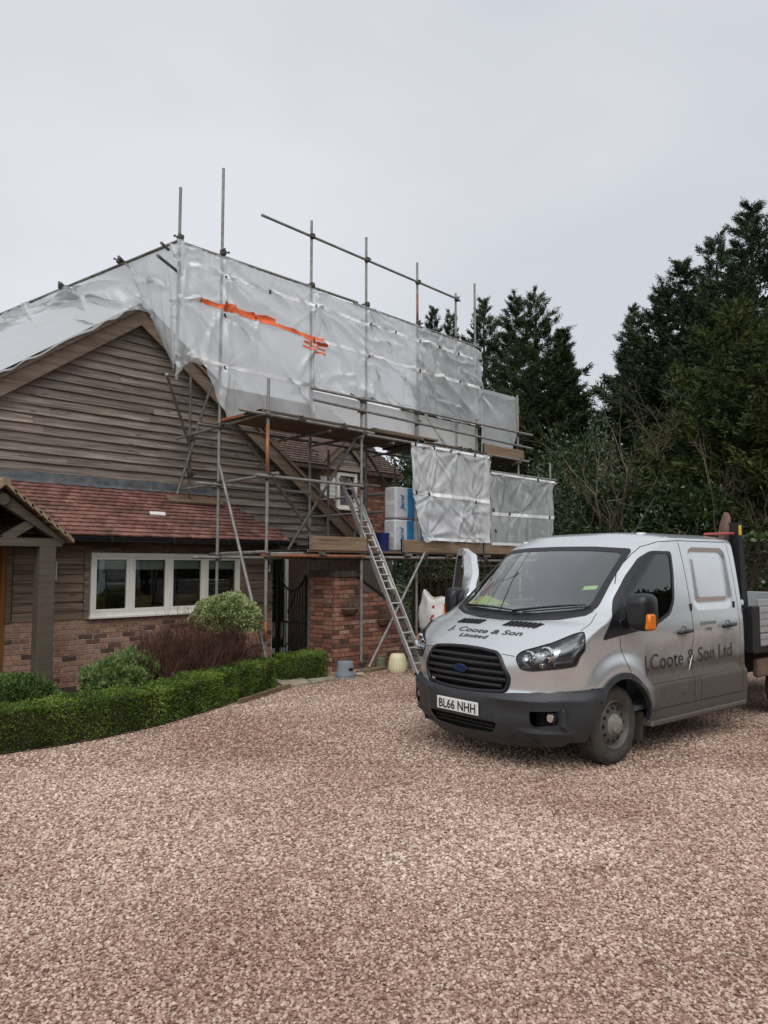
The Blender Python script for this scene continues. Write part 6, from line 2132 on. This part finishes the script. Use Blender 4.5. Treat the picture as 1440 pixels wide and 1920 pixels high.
# head lamps
for s_ in (1, -1):
    HL = patch('headlight', lampP, M['lens'], .004, .03, mirror=s_)
    ov, of = cdt(lampP, [], .03)
    p = surf_off(ov[:, 0], ov[:, 1], -.045)
    # pull the rim of the bowl forward to meet the body
    dmin = np.sqrt(((ov[:, None] - lampP[None]) ** 2).sum(-1)).min(1)
    p2 = surf_off(ov[:, 0], ov[:, 1], .0)
    k = np.clip(dmin / .035, 0, 1)[:, None]
    p = p2 * (1 - k) + p * k
    obj('lamp_bowl', to_mesh('lamp_bowl', p, of, s_), M['lampgrey'], HL, local=True, smooth=True)
    tray = P_front(rnd_poly([(.605, .935), (.625, .99), (.71, 1.025), (.82, 1.065), (.885, 1.06), (.89, .98), (.86, .935), (.72, .925)], .02), .02)
    patch('reflector_tray', tray, M['chrome2'], -.036, .03, mirror=s_, parent=HL)
    m = MB(); m.path([(*(q * [1, -s_, 1]),) for q in surf_off(np.r_[lampP[:, 0], lampP[:1, 0]], np.r_[lampP[:, 1], lampP[:1, 1]], .003)], .006, 6); vb('lamp_rim', m, M['gap'], HL, smooth=True)
    for (w, z, r) in ((.675, .972, .046), (.80, .995, .060)):
        u = float(front_u(np.array(w), np.array(z)))
        m = MB(); m.lathe([(.004, .025), (r * .5, .018), (r, -.004), (r * 1.12, -.002), (r * 1.15, .02)], 20, (u + .012, -s_ * w, z), ax=0); vb('reflector', m, M['chrome'], HL, smooth=True, sharp=50)
        m = MB(); m.lathe([(0, -.012), (r * .3, -.008), (r * .42, .004)], 14, (u + .018, -s_ * w, z), ax=0); vb('bulb', m, M['lens'], HL, smooth=True)
    for (w0, w1, z, mt) in ((.66, .80, .905, 'chrome'), (.82, .86, .915, 'chrome')):
        u = float(front_u(np.array((w0 + w1) / 2), np.array(z)))
        m = MB(); m.rbox((u + .015, min(-s_ * w0, -s_ * w1), z - .018), (u + .03, max(-s_ * w0, -s_ * w1), z + .018), .005); vb('day_light', m, M[mt], HL)
# windscreen, frit, scuttle
sc_ = P_front(screen, .02); si = P_front(screen_in, .02)
ov, of = cdt(sc_, [], .05)
def fsurf(ov, off):
    sg = np.sign(ov[:, 0]); p = surf_off(np.abs(ov[:, 0]), ov[:, 1], off); p[:, 1] *= np.where(sg == 0, 1, sg); return p
WS = obj('windscreen', to_mesh('windscreen', fsurf(ov, .001), of), M['carglass'], VN, local=True, smooth=True)
ov, of = cdt(sc_, [si], .03)
obj('screen_border', to_mesh('screen_border', fsurf(ov, .004), of), M['black'], WS, local=True, smooth=True)
scut = P_front(rnd_poly([(-.84, 1.342), (-.62, 1.288), (-.3, 1.263), (0, 1.257), (.3, 1.263), (.62, 1.288), (.84, 1.342), (.80, 1.30), (.6, 1.258), (.3, 1.236), (0, 1.230), (-.3, 1.236), (-.6, 1.258), (-.80, 1.30)], .008), .02)
ov, of = cdt(scut, [], .02)
obj('scuttle', to_mesh('scuttle', fsurf(ov, .006), of), M['black'], VN, local=True, smooth=True)
def hood_pt(w, u, off=0.0):
    zg = np.linspace(.97, 1.30, 200)
    ug = front_u(np.full(200, w), zg)
    z = np.interp(u, ug, zg)
    e = .01
    z2 = np.interp(u + e, ug, zg)
    ug3 = front_u(np.full(200, abs(w) + e), zg); z3 = np.interp(u, ug3, zg)
    n = np.array([-(z2 - z) / e, 0, 1]); n /= np.linalg.norm(n)
    return np.array([u, -w, z]) + n * off
def scr_pt(w, z, off=0.0):
    u = float(front_u(np.array(w), np.array(z))); return np.array([u - off * .62, -w, z + off * .78])
for (w0, z0, w1, z1) in ((.06, 1.285, .76, 1.365), (-.62, 1.315, .10, 1.288)):
    m = MB(); m.path([scr_pt(w0 + (w1 - w0) * k, z0 + (z1 - z0) * k + .008 * math.sin(3.1 * k), .035) for k in np.linspace(0, 1, 9)], [.013, .013, .012, .011, .010, .010, .009, .008, .006], 6); wp_ = vb('wiper', m, M['black'], smooth=True)
    m = MB(); m.path([scr_pt(w0 + (w1 - w0) * k, z0 + (z1 - z0) * k - .004, .016) for k in np.linspace(.15, 1.05, 9)], .007, 5); vb('blade', m, M['black'], wp_, smooth=True)
# bonnet: vents, lettering, shut line
for (wa, wb, ua, ub) in ((-.475, -.165, .475, .565), (.115, .51, .478, .585)):
    m = MB(); V = []; n = 10
    for i in range(n + 1):
        k = i / n; w = wa + (wb - wa) * k
        sh = .012 * (1 if wa > 0 else -1) * k
        for u in (ua + .02 * k * (wa > 0), ub):
            V.append(hood_pt(w + (.03 if u > .52 else 0) * (1 if wa > 0 else .6), u, .004))
    m.add(V, [(i*2, i*2+1, i*2+3, i*2+2) for i in range(n)]); VT = vb('bonnet_vent', m, M['gap'])
    for k in np.linspace(.08, .92, 7 if wa > 0 else 6):
        w = wa + (wb - wa) * k
        m = MB(); m.bar(hood_pt(w, ua + .006, .008), hood_pt(w + .02, ub - .006, .008), .014, .008); vb('vent_rib', m, M['black'], VT)
def hood_text(body_, size, w0, w1, u0_, arc, nm):
    tm = text_mesh(body_, size, 0, .0016)
    xs_ = np.array([v.co.x for v in tm.vertices]); lo, hi = xs_.min(), xs_.max()
    for v in tm.vertices:
        k = (v.co.x - lo) / (hi - lo); w = w0 + (w1 - w0) * k
        v.co = hood_pt(w, u0_ + v.co.y + arc * (1 - (2 * k - 1) ** 2) * -1 + arc, .0035)
    obj(nm, tm, M['letter'], VN, local=True)
hood_text('J. Coote & Son', .098, -.455, .455, .330, .02, 'bonnet_lettering')
hood_text('Limited', .075, -.215, .125, .248, .0, 'bonnet_lettering')
def strip_side(name, pts, wdt=.007, off=.0012, mirror=1, mat='gap', parent=None):
    """dark shut line pressed on the body: pts in (u, z)"""
    q = np.array([p for i in range(len(pts) - 1) for p in [np.array(pts[i]) + (np.array(pts[i + 1]) - np.array(pts[i])) * j / 12 for j in range(12)]] + [np.array(pts[-1])], float)
    T = np.stack([tz_side(q[:, 0], q[:, 1]), s_of(q[:, 1])], -1)
    p = surf_off(T[:, 0], T[:, 1], off)
    d = np.gradient(p, axis=0); d = unit(d)
    e = surf_off(T[:, 0], T[:, 1], off + .01) - p
    sd__ = unit(np.cross(d, e)) * wdt / 2
    V = np.concatenate([p + sd__, p - sd__]); n = len(p)
    F = np.array([x for i in range(n - 1) for x in ((i, i + 1, n + i + 1), (i, n + i + 1, n + i))])
    return obj(name, to_mesh(name, V, F, mirror), M[mat], parent or VN, local=True)
def strip_front(name, pts, wdt=.006, off=-.001, mat='gap'):
    for mir in (1, -1):
        m = MB(); q = dens(pts + pts[::-1][1:-1], .02)[:int(1e9)]
        q = np.array([p for i in range(len(pts) - 1) for p in [np.array(pts[i]) + (np.array(pts[i + 1]) - np.array(pts[i])) * j / 8 for j in range(8)]] + [np.array(pts[-1])], float)
        p = surf(q[:, 0] / WW(q[:, 1]), s_of(q[:, 1]))
        m.path([(a_, -b_ * mir, c_) for a_, b_, c_ in p], wdt / 2, 5); vb(name, m, M[mat])
strip_front('shut_line', [(.435, .980), (.50, .974), (.560, .970)])
strip_front('shut_line', [(.905, 1.185), (.905, 1.22), (.885, 1.27), (.87, 1.32)])
for mir in (1, -1):
    strip_side('shut_line', [(1.22, 1.575), (1.36, 1.715), (1.58, 1.86), (1.70, 1.925), (1.90, 1.975), (2.25, 1.993), (3.2, 1.995)], .008, mirror=mir)
    strip_side('shut_line', [(2.24, 1.99), (2.275, 1.6), (2.29, 1.30), (2.30, 1.0), (2.31, .84), (2.27, .68), (2.245, .64), (2.24, .44)], mirror=mir)
    strip_side('shut_line', [(1.040, 1.11), (1.045, 1.03), (1.10, .88), (1.16, .79)], mirror=mir)
    strip_side('shut_line', [(1.46, .655), (2.2, .655), (3.30, .66)], .006, mirror=mir)
    strip_side('shut_line', [(1.47, .425), (2.2, .422), (3.30, .42)], .007, mirror=mir)
    strip_side('shut_line', [(2.36, .655), (2.375, .60), (2.37, .43)], mirror=mir)
    strip_side('shut_line', [(3.22, .66), (3.24, .60), (3.23, .43)], mirror=mir)
    strip_side('shut_line', [(3.22, 1.99), (3.245, 1.6), (3.25, 1.0), (3.235, .66)], .005, mirror=mir)
# arch mouldings
for mir in (1, -1):
    for (a0, a1) in ((math.pi - .62, 1.25), (1.23, .02)):
        ring = []
        tt_ = np.linspace(a0, a1, 30)
        inn_ = [(AU + .408 * math.cos(t), AZc + .408 * math.sin(t)) for t in tt_]
        out_ = [(AU + .462 * math.cos(t), AZc + .462 * math.sin(t)) for t in tt_]
        if a0 < 2: out_ = [(AU + (.462 - .03 * k) * math.cos(t), AZc + (.462 - .03 * k) * math.sin(t)) for k, t in zip(np.linspace(0, 1, 30), tt_)]
        V = []
        for lst, off in ((inn_, -.03), (inn_, .022), (out_, .016), (out_, .0)):
            q = np.array(lst); V.append(surf_off(tz_side(q[:, 0], q[:, 1]), s_of(q[:, 1]), off))
        V = np.array(V); n = 30
        F = np.array([x for r_ in range(3) for i in range(n - 1) for x in ((r_*n + i, r_*n + i + 1, (r_+1)*n + i + 1), (r_*n + i, (r_+1)*n + i + 1, (r_+1)*n + i))])
        obj('arch_moulding', to_mesh('arch_moulding', V.reshape(-1, 3), F, mir), M['trim'], VN, local=True, smooth=True, sharp=35)
# wheel wells, sills, underbody
m = MB(); m.box((.62, -.78, .30), (1.46, .78, .82)); m.box((.45, -.80, .26), (.62, .80, .5)); m.box((1.46, -.86, .24), (3.3, .86, .42)); m.box((3.3, -.42, .42), (6.6, .42, .66)); m.box((.25, -.7, .24), (.45, .7, .34)); vb('underbody', m, M['gap'])
for s_ in (1, -1):
    m = MB(); m.rbox((1.47, min(-s_ * .84, -s_ * 1.03), .275), (3.30, max(-s_ * .84, -s_ * 1.03), .325), .012); m.rbox((1.47, min(-s_ * .84, -s_ * .99), .32), (3.30, max(-s_ * .84, -s_ * .99), .345), .006)
    vb('side_step', m, M['paint'])
    m = MB(); m.prism([(1.44, -s_ * .70, .14), (1.47, -s_ * .70, .40), (1.47, -s_ * .94, .40), (1.44, -s_ * .94, .14)], (.012, 0, 0)); vb('mud_flap', m, M['rubber'])
# side glass and mirror corner
wi = P_side(win_in)
for mir in (1,):
    SG = patch('side_window', winP, M['darkglass'], -.004, .04, mirror=mir)
    patch('window_frame', winP, M['black'], .002, .03, holes=[wi], mirror=mir, parent=SG)
for (u, z, mir) in ((2.11, 1.105, 1), (2.99, 1.125, 1), (2.99, 1.125, -1)):
    w = float(side_w(np.array(u), np.array(z)) + relief(np.array(u), np.array(z)))
    m = MB(); m.path([(u - .115, -mir * (w + .004), z - .012), (u - .10, -mir * (w + .034), z - .008), (u, -mir * (w + .042), z), (u + .10, -mir * (w + .034), z + .004), (u + .115, -mir * (w + .004), z + .004)], [.016, .018, .019, .018, .014], 8); hd = vb('door_handle', m, M['black'], smooth=True)
    m = MB(); m.lathe([(0, .004), (.04, .003), (.05, -.004)], 16, (u, -mir * w, z), ax=1); vb('handle_cup', m, M['gap'], hd, smooth=True)
for (u, z) in ((2.285, 1.33), (3.16, 1.33)):
    w = float(side_w(np.array(u), np.array(z)))
    m = MB(); m.rbox((u - .012, -(w + .012), z - .035), (u + .012, -(w - .01), z + .035), .004); vb('door_hinge', m, M['gap'])
w = float(side_w(np.array(2.05), np.array(.55)) + .012); m = MB(); m.rbox((2.0, -(w + .006), .52), (2.09, -(w - .01), .585), .006); vb('filler_recess', m, M['paint'])
# lettering on the doors
def side_text(body_, size, u0_, u1_, z0, z1, nm, bold=.002, spacing=1):
    tm = text_mesh(body_, size, 0, bold, 'LEFT', spacing)
    c = np.array([v.co[:] for v in tm.vertices]); lo, hi = c[:, 0].min(), c[:, 0].max()
    k = (c[:, 0] - lo) / (hi - lo)
    u = u0_ + (u1_ - u0_) * k; z = z0 + (z1 - z0) * k + c[:, 1]
    p = surf_off(tz_side(u, z), s_of(z), .0035)
    for v, q in zip(tm.vertices, p): v.co = (q[0], -q[1], q[2])
    obj(nm, tm, M['doorletter' if size > .1 else 'letter'], VN, local=True)
side_text('J.Coote & Son Ltd', .205, 1.42, 3.10, .775, .795, 'door_lettering', .0005)
side_text('Established', .055, 2.44, 2.74, 1.150, 1.152, 'door_lettering', 0)
side_text('1990', .050, 2.53, 2.65, 1.085, 1.085, 'door_lettering', 0)
# dent scratch on the shut line
m = MB(); m.path([(2.22, -1.003 + .022, .72), (2.24, -.985, .77), (2.26, -.984, .82), (2.30, -.984, .86)], [.002, .006, .006, .002], 5); vb('scratch', m, M['white'])
# mirrors
def mirror_part(s_):
    m = MB()
    V = []; F = []
    n = 24
    rings = [(-.115, .55), (-.10, .80), (-.06, .96), (0, 1.0), (.05, 1.0), (.075, .95), (.078, .0)]
    for du_, k in rings:
        for i in range(n):
            t = 2 * math.pi * i / n
            c_, s__ = math.cos(t), math.sin(t)
            x = math.copysign(abs(c_) ** .55, c_) * .105; zz_ = math.copysign(abs(s__) ** .45, s__) * .165
            V.append((1.13 + du_ + .05 * (x / .105) * .4, -s_ * (1.165 + x * k), 1.335 + zz_ * k - .02 * (1 - k)))
    F = [(i*n + k, i*n + (k+1) % n, (i+1)*n + (k+1) % n, (i+1)*n + k) for i in range(len(rings) - 1) for k in range(n)] + [tuple(range(n))]
    m.add(V, F)
    mi = vb('mirror', m, M['black'], smooth=True, sharp=60)
    m = MB(); m.rbox((1.11, min(-s_ * .95, -s_ * 1.14), 1.185), (1.20, max(-s_ * .95, -s_ * 1.14), 1.275), .02); m.rbox((1.05, min(-s_ * .95, -s_ * 1.0), 1.16), (1.24, max(-s_ * .95, -s_ * 1.0), 1.27), .012); vb('arm', m, M['black'], mi, smooth=True, sharp=40)
    m = MB(); m.rbox((1.055, min(-s_ * 1.225, -s_ * 1.288), 1.185), (1.165, max(-s_ * 1.225, -s_ * 1.288), 1.325), .016); vb('indicator', m, M['amber'], mi, smooth=True, sharp=40)
    m = MB(); m.rbox((1.207, min(-s_ * 1.09, -s_ * 1.25), 1.22), (1.211, max(-s_ * 1.09, -s_ * 1.25), 1.47), .002); vb('mirror_glass', m, M['chrome'], mi)
mirror_part(1); mirror_part(-1)
# wheels
def wheel_part(u, w, r=.343, wid=.215, s_=1, double=False):
    wh = bpy.data.objects.new('wheel', None); COL.objects.link(wh); wh.parent = VN; wh.location = (u, -s_ * w, r); wh.empty_display_size = .1
    if s_ < 0: wh.rotation_euler = (0, 0, math.pi)
    h = wid / 2
    prof = [(.205, h - .02), (.225, h - .004), (.275, h), (.305, h - .004), (r - .016, h - .020), (r - .004, h - .045), (r, 0), (r - .004, -h + .045), (r - .016, -h + .02), (.275, -h), (.205, -h + .02)]
    m = MB(); m.lathe([(a, -b) for a, b in prof], 56, ax=1); obj('tyre', m, M['rubber'], wh, local=True, smooth=True, sharp=50)
    # tread blocks
    m = MB()
    for k in range(64):
        t = 2 * math.pi * k / 64
        for (ya, yb, ph) in ((-.085, -.035, 0), (-.03, .03, .5), (.035, .085, 0)):
            a = t + ph * math.pi / 64
            c_, s__ = math.cos(a), math.sin(a); c2, s2 = math.cos(a + .062), math.sin(a + .062)
            r0, r1 = r - .012, r + .0035 - abs(ya + yb) * .06
            V = [(c_*r0, ya, s__*r0), (c2*r0, ya, s2*r0), (c2*r0, yb, s2*r0), (c_*r0, yb, s__*r0), (c_*r1, ya, s__*r1), (c2*r1, ya, s2*r1), (c2*r1, yb, s2*r1), (c_*r1, yb, s__*r1)]
            m.add(V, [(4, 5, 6, 7), (0, 1, 5, 4), (1, 2, 6, 5), (2, 3, 7, 6), (3, 0, 4, 7)])
    obj('tread', m, M['rubber'], wh, local=True)
    m = MB(); m.lathe([(.215, -h + .012), (.207, -h + .004), (.200, -h + .012), (.192, -h + .045), (.178, -h + .055), (.160, -h + .040), (.115, -h + .022), (.098, -h + .018), (.09, -h + .03)], 48, ax=1); rim = obj('rim', m, M['wheel'], wh, local=True, smooth=True, sharp=50)
    for k in range(12):
        t = 2 * math.pi * k / 12
        m = MB(); m.lathe([(0, -.004), (.015, -.003), (.0165, .006)], 12, (.142 * math.cos(t), -h + .027, .142 * math.sin(t)), ax=1); obj('rim_hole', m, M['gap'], rim, local=True)
    m = MB(); m.lathe([(0, -h - .030), (.055, -h - .030), (.068, -h - .024), (.074, -h + .0), (.084, -h + .012), (.098, -h + .022)], 36, ax=1); m.lathe([(.018, -h - .034), (.03, -h - .036), (.042, -h - .032), (.05, -h - .028)], 24, ax=1)
    obj('hub_cap', m, M['hub'], wh, local=True, smooth=True, sharp=40)
wheel_part(1.02, .845, s_=1); wheel_part(1.02, .845, s_=-1)
wheel_part(4.60, .87, s_=1); wheel_part(4.60, .87, s_=-1)
# roof fittings
def rz_(u, w): return 2.02 + .070 * (1 - min(1, abs(w) / .865) ** 4.2) ** .85
m = MB(); m.path([(2.18, -.42, rz_(2.2, .42) - .01), (2.25, -.42, rz_(2.2, .42) + .04), (2.62, -.42, rz_(2.2, .42) + .40)], [.012, .006, .003], 6); m.lathe([(.022, 0), (.014, .03), (0, .035)], 10, (2.18, -.42, rz_(2.2, .42) - .012)); vb('antenna', m, M['black'], smooth=True)
for (u, w, z) in ((2.02, .62, 2.055), (1.76, -.64, 1.985)):
    m = MB(); m.rbox((u - .05, -w - .03, z - .035), (u + .06, -w + .03, z + .022), .010); vb('marker_lamp', m, M['white'], smooth=True, sharp=40)
# cabin
m = MB()
m.prism([(.90, -.80, .95), (.90, -.80, 1.29), (.98, -.80, 1.325), (1.26, -.80, 1.32), (1.38, -.80, 1.24), (1.40, -.80, .95)], (0, 1.6, 0)); CB = vb('dashboard', m, M['cabin'])
m = MB(); m.box((1.2, -.92, .42), (3.28, .92, .46)); m.box((3.2, -.80, .46), (3.24, .80, 1.95)); vb('cabin_floor', m, M['cabin'])
m = MB(); m.box((1.75, -.62, 1.985), (3.2, .62, 2.0)); vb('headliner', m, M['blind'])
for yc in (-.45, .52):
    m = MB(); m.rbox((1.55, yc - .25, .78), (2.05, yc + .25, .95), .05); st_ = vb('seat', m, M['seatc'], smooth=True, sharp=40)
    m = MB(); m.bar((2.03, yc, .92), (2.18, yc, 1.52), .46, .12, (1, 0, 0)); vb('backrest', m, M['seatc'], st_)
    m = MB(); m.rbox((2.10, yc - .13, 1.53), (2.22, yc + .13, 1.76), .04); vb('headrest', m, M['seatc'], st_, smooth=True, sharp=40)
m = MB(); m.path([(1.45 + .10 * math.sin(t), .45 + .19 * math.cos(t), 1.33 + .15 * math.sin(t)) for t in np.linspace(0, 6.283, 25)], .014, 8); m.bar((1.45, .27, 1.33), (1.45, .63, 1.33), .04, .02); m.tube((1.45, .45, 1.33), (1.36, .45, 1.20), .03, 10); vb('steering_wheel', m, M['black'], smooth=True, sharp=40)
m = MB(); m.rbox((1.50, -.10, 1.79), (1.53, .12, 1.86), .01); vb('rear_view_mirror', m, M['black'])
m = MB(); m.rbox((1.60, -.30, 1.895), (1.75, .55, 1.915), .008); vb('sun_visor', m, M['blind'])
q = [scr_pt(w, z, -.006) for w, z in ((.60, 1.52), (.72, 1.53), (.715, 1.565), (.60, 1.555))]
m = MB(); m.add(q, [(0, 1, 2, 3)]); vb('screen_ticket', m, M['paper'])
# open far door
DR = bpy.data.objects.new('open_door', None); COL.objects.link(DR); DR.parent = VN; DR.location = (1.08, 1.0, 0); DR.rotation_euler = (0, 0, R(53)); DR['label'] = 'far cab door standing wide open'
def dloc(u, z, off=0):
    w = side_w(np.array(u), np.array(z)) + off
    return np.array([u - 1.08, float(w) - 1.0, z])
douter = rnd_poly([(1.12, .42), (2.25, .40), (2.27, 1.30), (2.20, 1.955), (1.9, 1.955), (1.62, 1.87), (1.34, 1.66), (1.10, 1.42)], .05)
dwin = rnd_poly([(1.24, 1.19), (1.9, 1.25), (2.10, 1.36), (2.12, 1.87), (1.72, 1.86), (1.45, 1.66)], .05)
for nm, off, mt in (('door_skin', 0, 'paint'), ('door_lining', -.07, 'cabin')):
    ov, of = cdt(dens(douter, .05), [dens(dwin, .05)], .07)
    m = MB(); m.add([dloc(a, b, off) for a, b in ov], [tuple(f) for f in of]); obj(nm, m, M[mt], DR, local=True, smooth=True)
ed = dens(douter, .06); m = MB(); n = len(ed); m.add([dloc(a, b, 0) for a, b in ed] + [dloc(a, b, -.07) for a, b in ed], [(i, (i + 1) % n, n + (i + 1) % n, n + i) for i in range(n)]); obj('door_edge', m, M['paint'], DR, local=True)
ed = dens(dwin, .06); m = MB(); n = len(ed); m.add([dloc(a, b, 0) for a, b in ed] + [dloc(a, b, -.07) for a, b in ed], [(i, n + i, n + (i + 1) % n, (i + 1) % n) for i in range(n)]); obj('window_seal', m, M['black'], DR, local=True)
ov, of = cdt(dens(dwin, .05), [], .1); m = MB(); m.add([dloc(a, b, -.03) for a, b in ov], [tuple(f) for f in of]); obj('pane', m, M['darkglass'], DR, local=True)
# headboard and tipper body
for s_ in (1, -1):
    m = MB(); m.prism([(3.48, -s_ * .93, 1.20), (3.62, -s_ * .93, 1.20), (3.52, -s_ * .93, 2.22 if s_ > 0 else 2.02), (3.43, -s_ * .93, 2.22 if s_ > 0 else 2.02)], (0, s_ * .10, 0)); HB = vb('headboard_post', m, M['steelblk'])
    m = MB(); m.rbox((3.445, min(-s_ * .925, -s_ * .934), 1.86 if s_ < 0 else 2.08), (3.505, max(-s_ * .925, -s_ * .934), 1.96 if s_ < 0 else 2.19), .001); vb('yellow_sticker', m, M['yellow'], HB)
    m = MB(); m.lathe([(0, -.004), (.03, -.003), (.032, .004)], 14, (3.46, -s_ * .935, 1.34), ax=1); vb('white_disc', m, M['white'], HB)
    m = MB(); m.rbox((3.44, min(-s_ * .95, -s_ * 1.05), .80), (3.62, max(-s_ * .95, -s_ * 1.05), 1.30), .008); vb('corner_post', m, M['steelblk'])
    for k in range(7):
        m = MB(); z0 = .86 + k * .073; m.rbox((3.63, min(-s_ * 1.0, -s_ * (1.03 + .008 * (k % 2))), z0), (6.5, max(-s_ * 1.0, -s_ * (1.03 + .008 * (k % 2))), z0 + (.055 if k % 2 else .07)), .004); vb('dropside_rail', m, M['dropside'])
for z in (1.32, 1.55, 1.78, 2.0):
    m = MB(); m.rbox((3.43, -.84, z - .03), (3.49, .84, z + .03), .004); vb('headboard_rail', m, M['steelblk'])
m = MB(); m.rbox((3.36, -.98, .95), (3.43, .98, 1.28), .01); vb('headboard_panel', m, M['steelblk'])
m = MB(); m.box((3.55, -1.0, .78), (6.5, 1.0, .84)); vb('tipper_floor', m, M['steelblk'])
m = MB(); m.rbox((6.44, -1.02, .85), (6.5, 1.02, 1.36), .006); vb('tailboard', m, M['dropside'])
m = MB(); m.rbox((3.26, -.90, 2.082), (3.42, -.62, 2.108), .008); vb('red_bar', m, M['redpaint'])
m = MB(); m.rbox((3.75, -.96, .50), (4.1, -.88, .70), .02); vb('locker', m, M['rust'])
for s_ in (1, -1):
    m = MB(); m.path([(4.6 + .42 * math.cos(t), -s_ * .87, .343 + .42 * math.sin(t)) for t in np.linspace(.1, 3.04, 15)], .02, 6); vb('rear_mudguard', m, M['steelblk'])
vb_m = Matrix.Translation((5.262, 4.240, 0)) @ Matrix.Rotation(R(-6.84), 4, 'Z')
def vworld(u, w, z): return vb_m @ Vector((u, -w, z))
# vest on the dashboard, shovel behind the cab
def vest():
    c = vworld(1.0, -.55, 1.325)
    rgv = np.random.default_rng(3)
    n, k = 26, 18
    V = []
    for i in range(n):
        for j in range(k):
            x = (i / (n - 1) - .5); y = (j / (k - 1) - .5)
            h = .085 * max(0, 1 - (x * 2) ** 2) * max(0, 1 - (y * 2) ** 2) + .018 * math.sin(x * 19 + y * 11) * math.cos(y * 17 - x * 7) + .014
            V.append((c.x + x * .20 + .02 * math.sin(y * 9), c.y + y * .36 + .03 * math.sin(x * 11), c.z + max(0.002, h)))
    m = MB(); m.add(V, [(i*k + j, (i+1)*k + j, (i+1)*k + j+1, i*k + j+1) for i in range(n - 1) for j in range(k - 1)])
    obj('hi_vis_vest', m, M['hivis'], smooth=True, label='crumpled yellow high visibility vest on the van dashboard', cat='vest')
vest()
SV = root('shovel', vworld(3.62, .47, .95), 'rusty shovel blade standing up behind the van cab', 'shovel', rz=R(-6.84))
SV.scale = (1.0, .85, 1.0)
SV.rotation_euler = (0, R(9), R(-38))
m = MB(); m.tube((0, 0, 0), (-.02, -.02, 1.12), .019, 10); obj('shaft', m, M['plank'], SV, local=True)
V = []; F = []
for i, (z, hw) in enumerate(((1.08, .03), (1.13, .11), (1.22, .125), (1.32, .12), (1.39, .085), (1.43, .03))):
    for j in range(7):
        k = j / 6 * 2 - 1
        V.append((-.02 + .035 * k * k + .05 * (z - 1.08), -.02 + hw * k, z))
F = [(i*7 + j, i*7 + j+1, (i+1)*7 + j+1, (i+1)*7 + j) for i in range(5) for j in range(6)]
m = MB(); m.add(V, F); o = obj('blade', m, M['rust'], SV, local=True, smooth=True); sm_ = o.modifiers.new('thick', 'SOLIDIFY'); sm_.thickness = .004
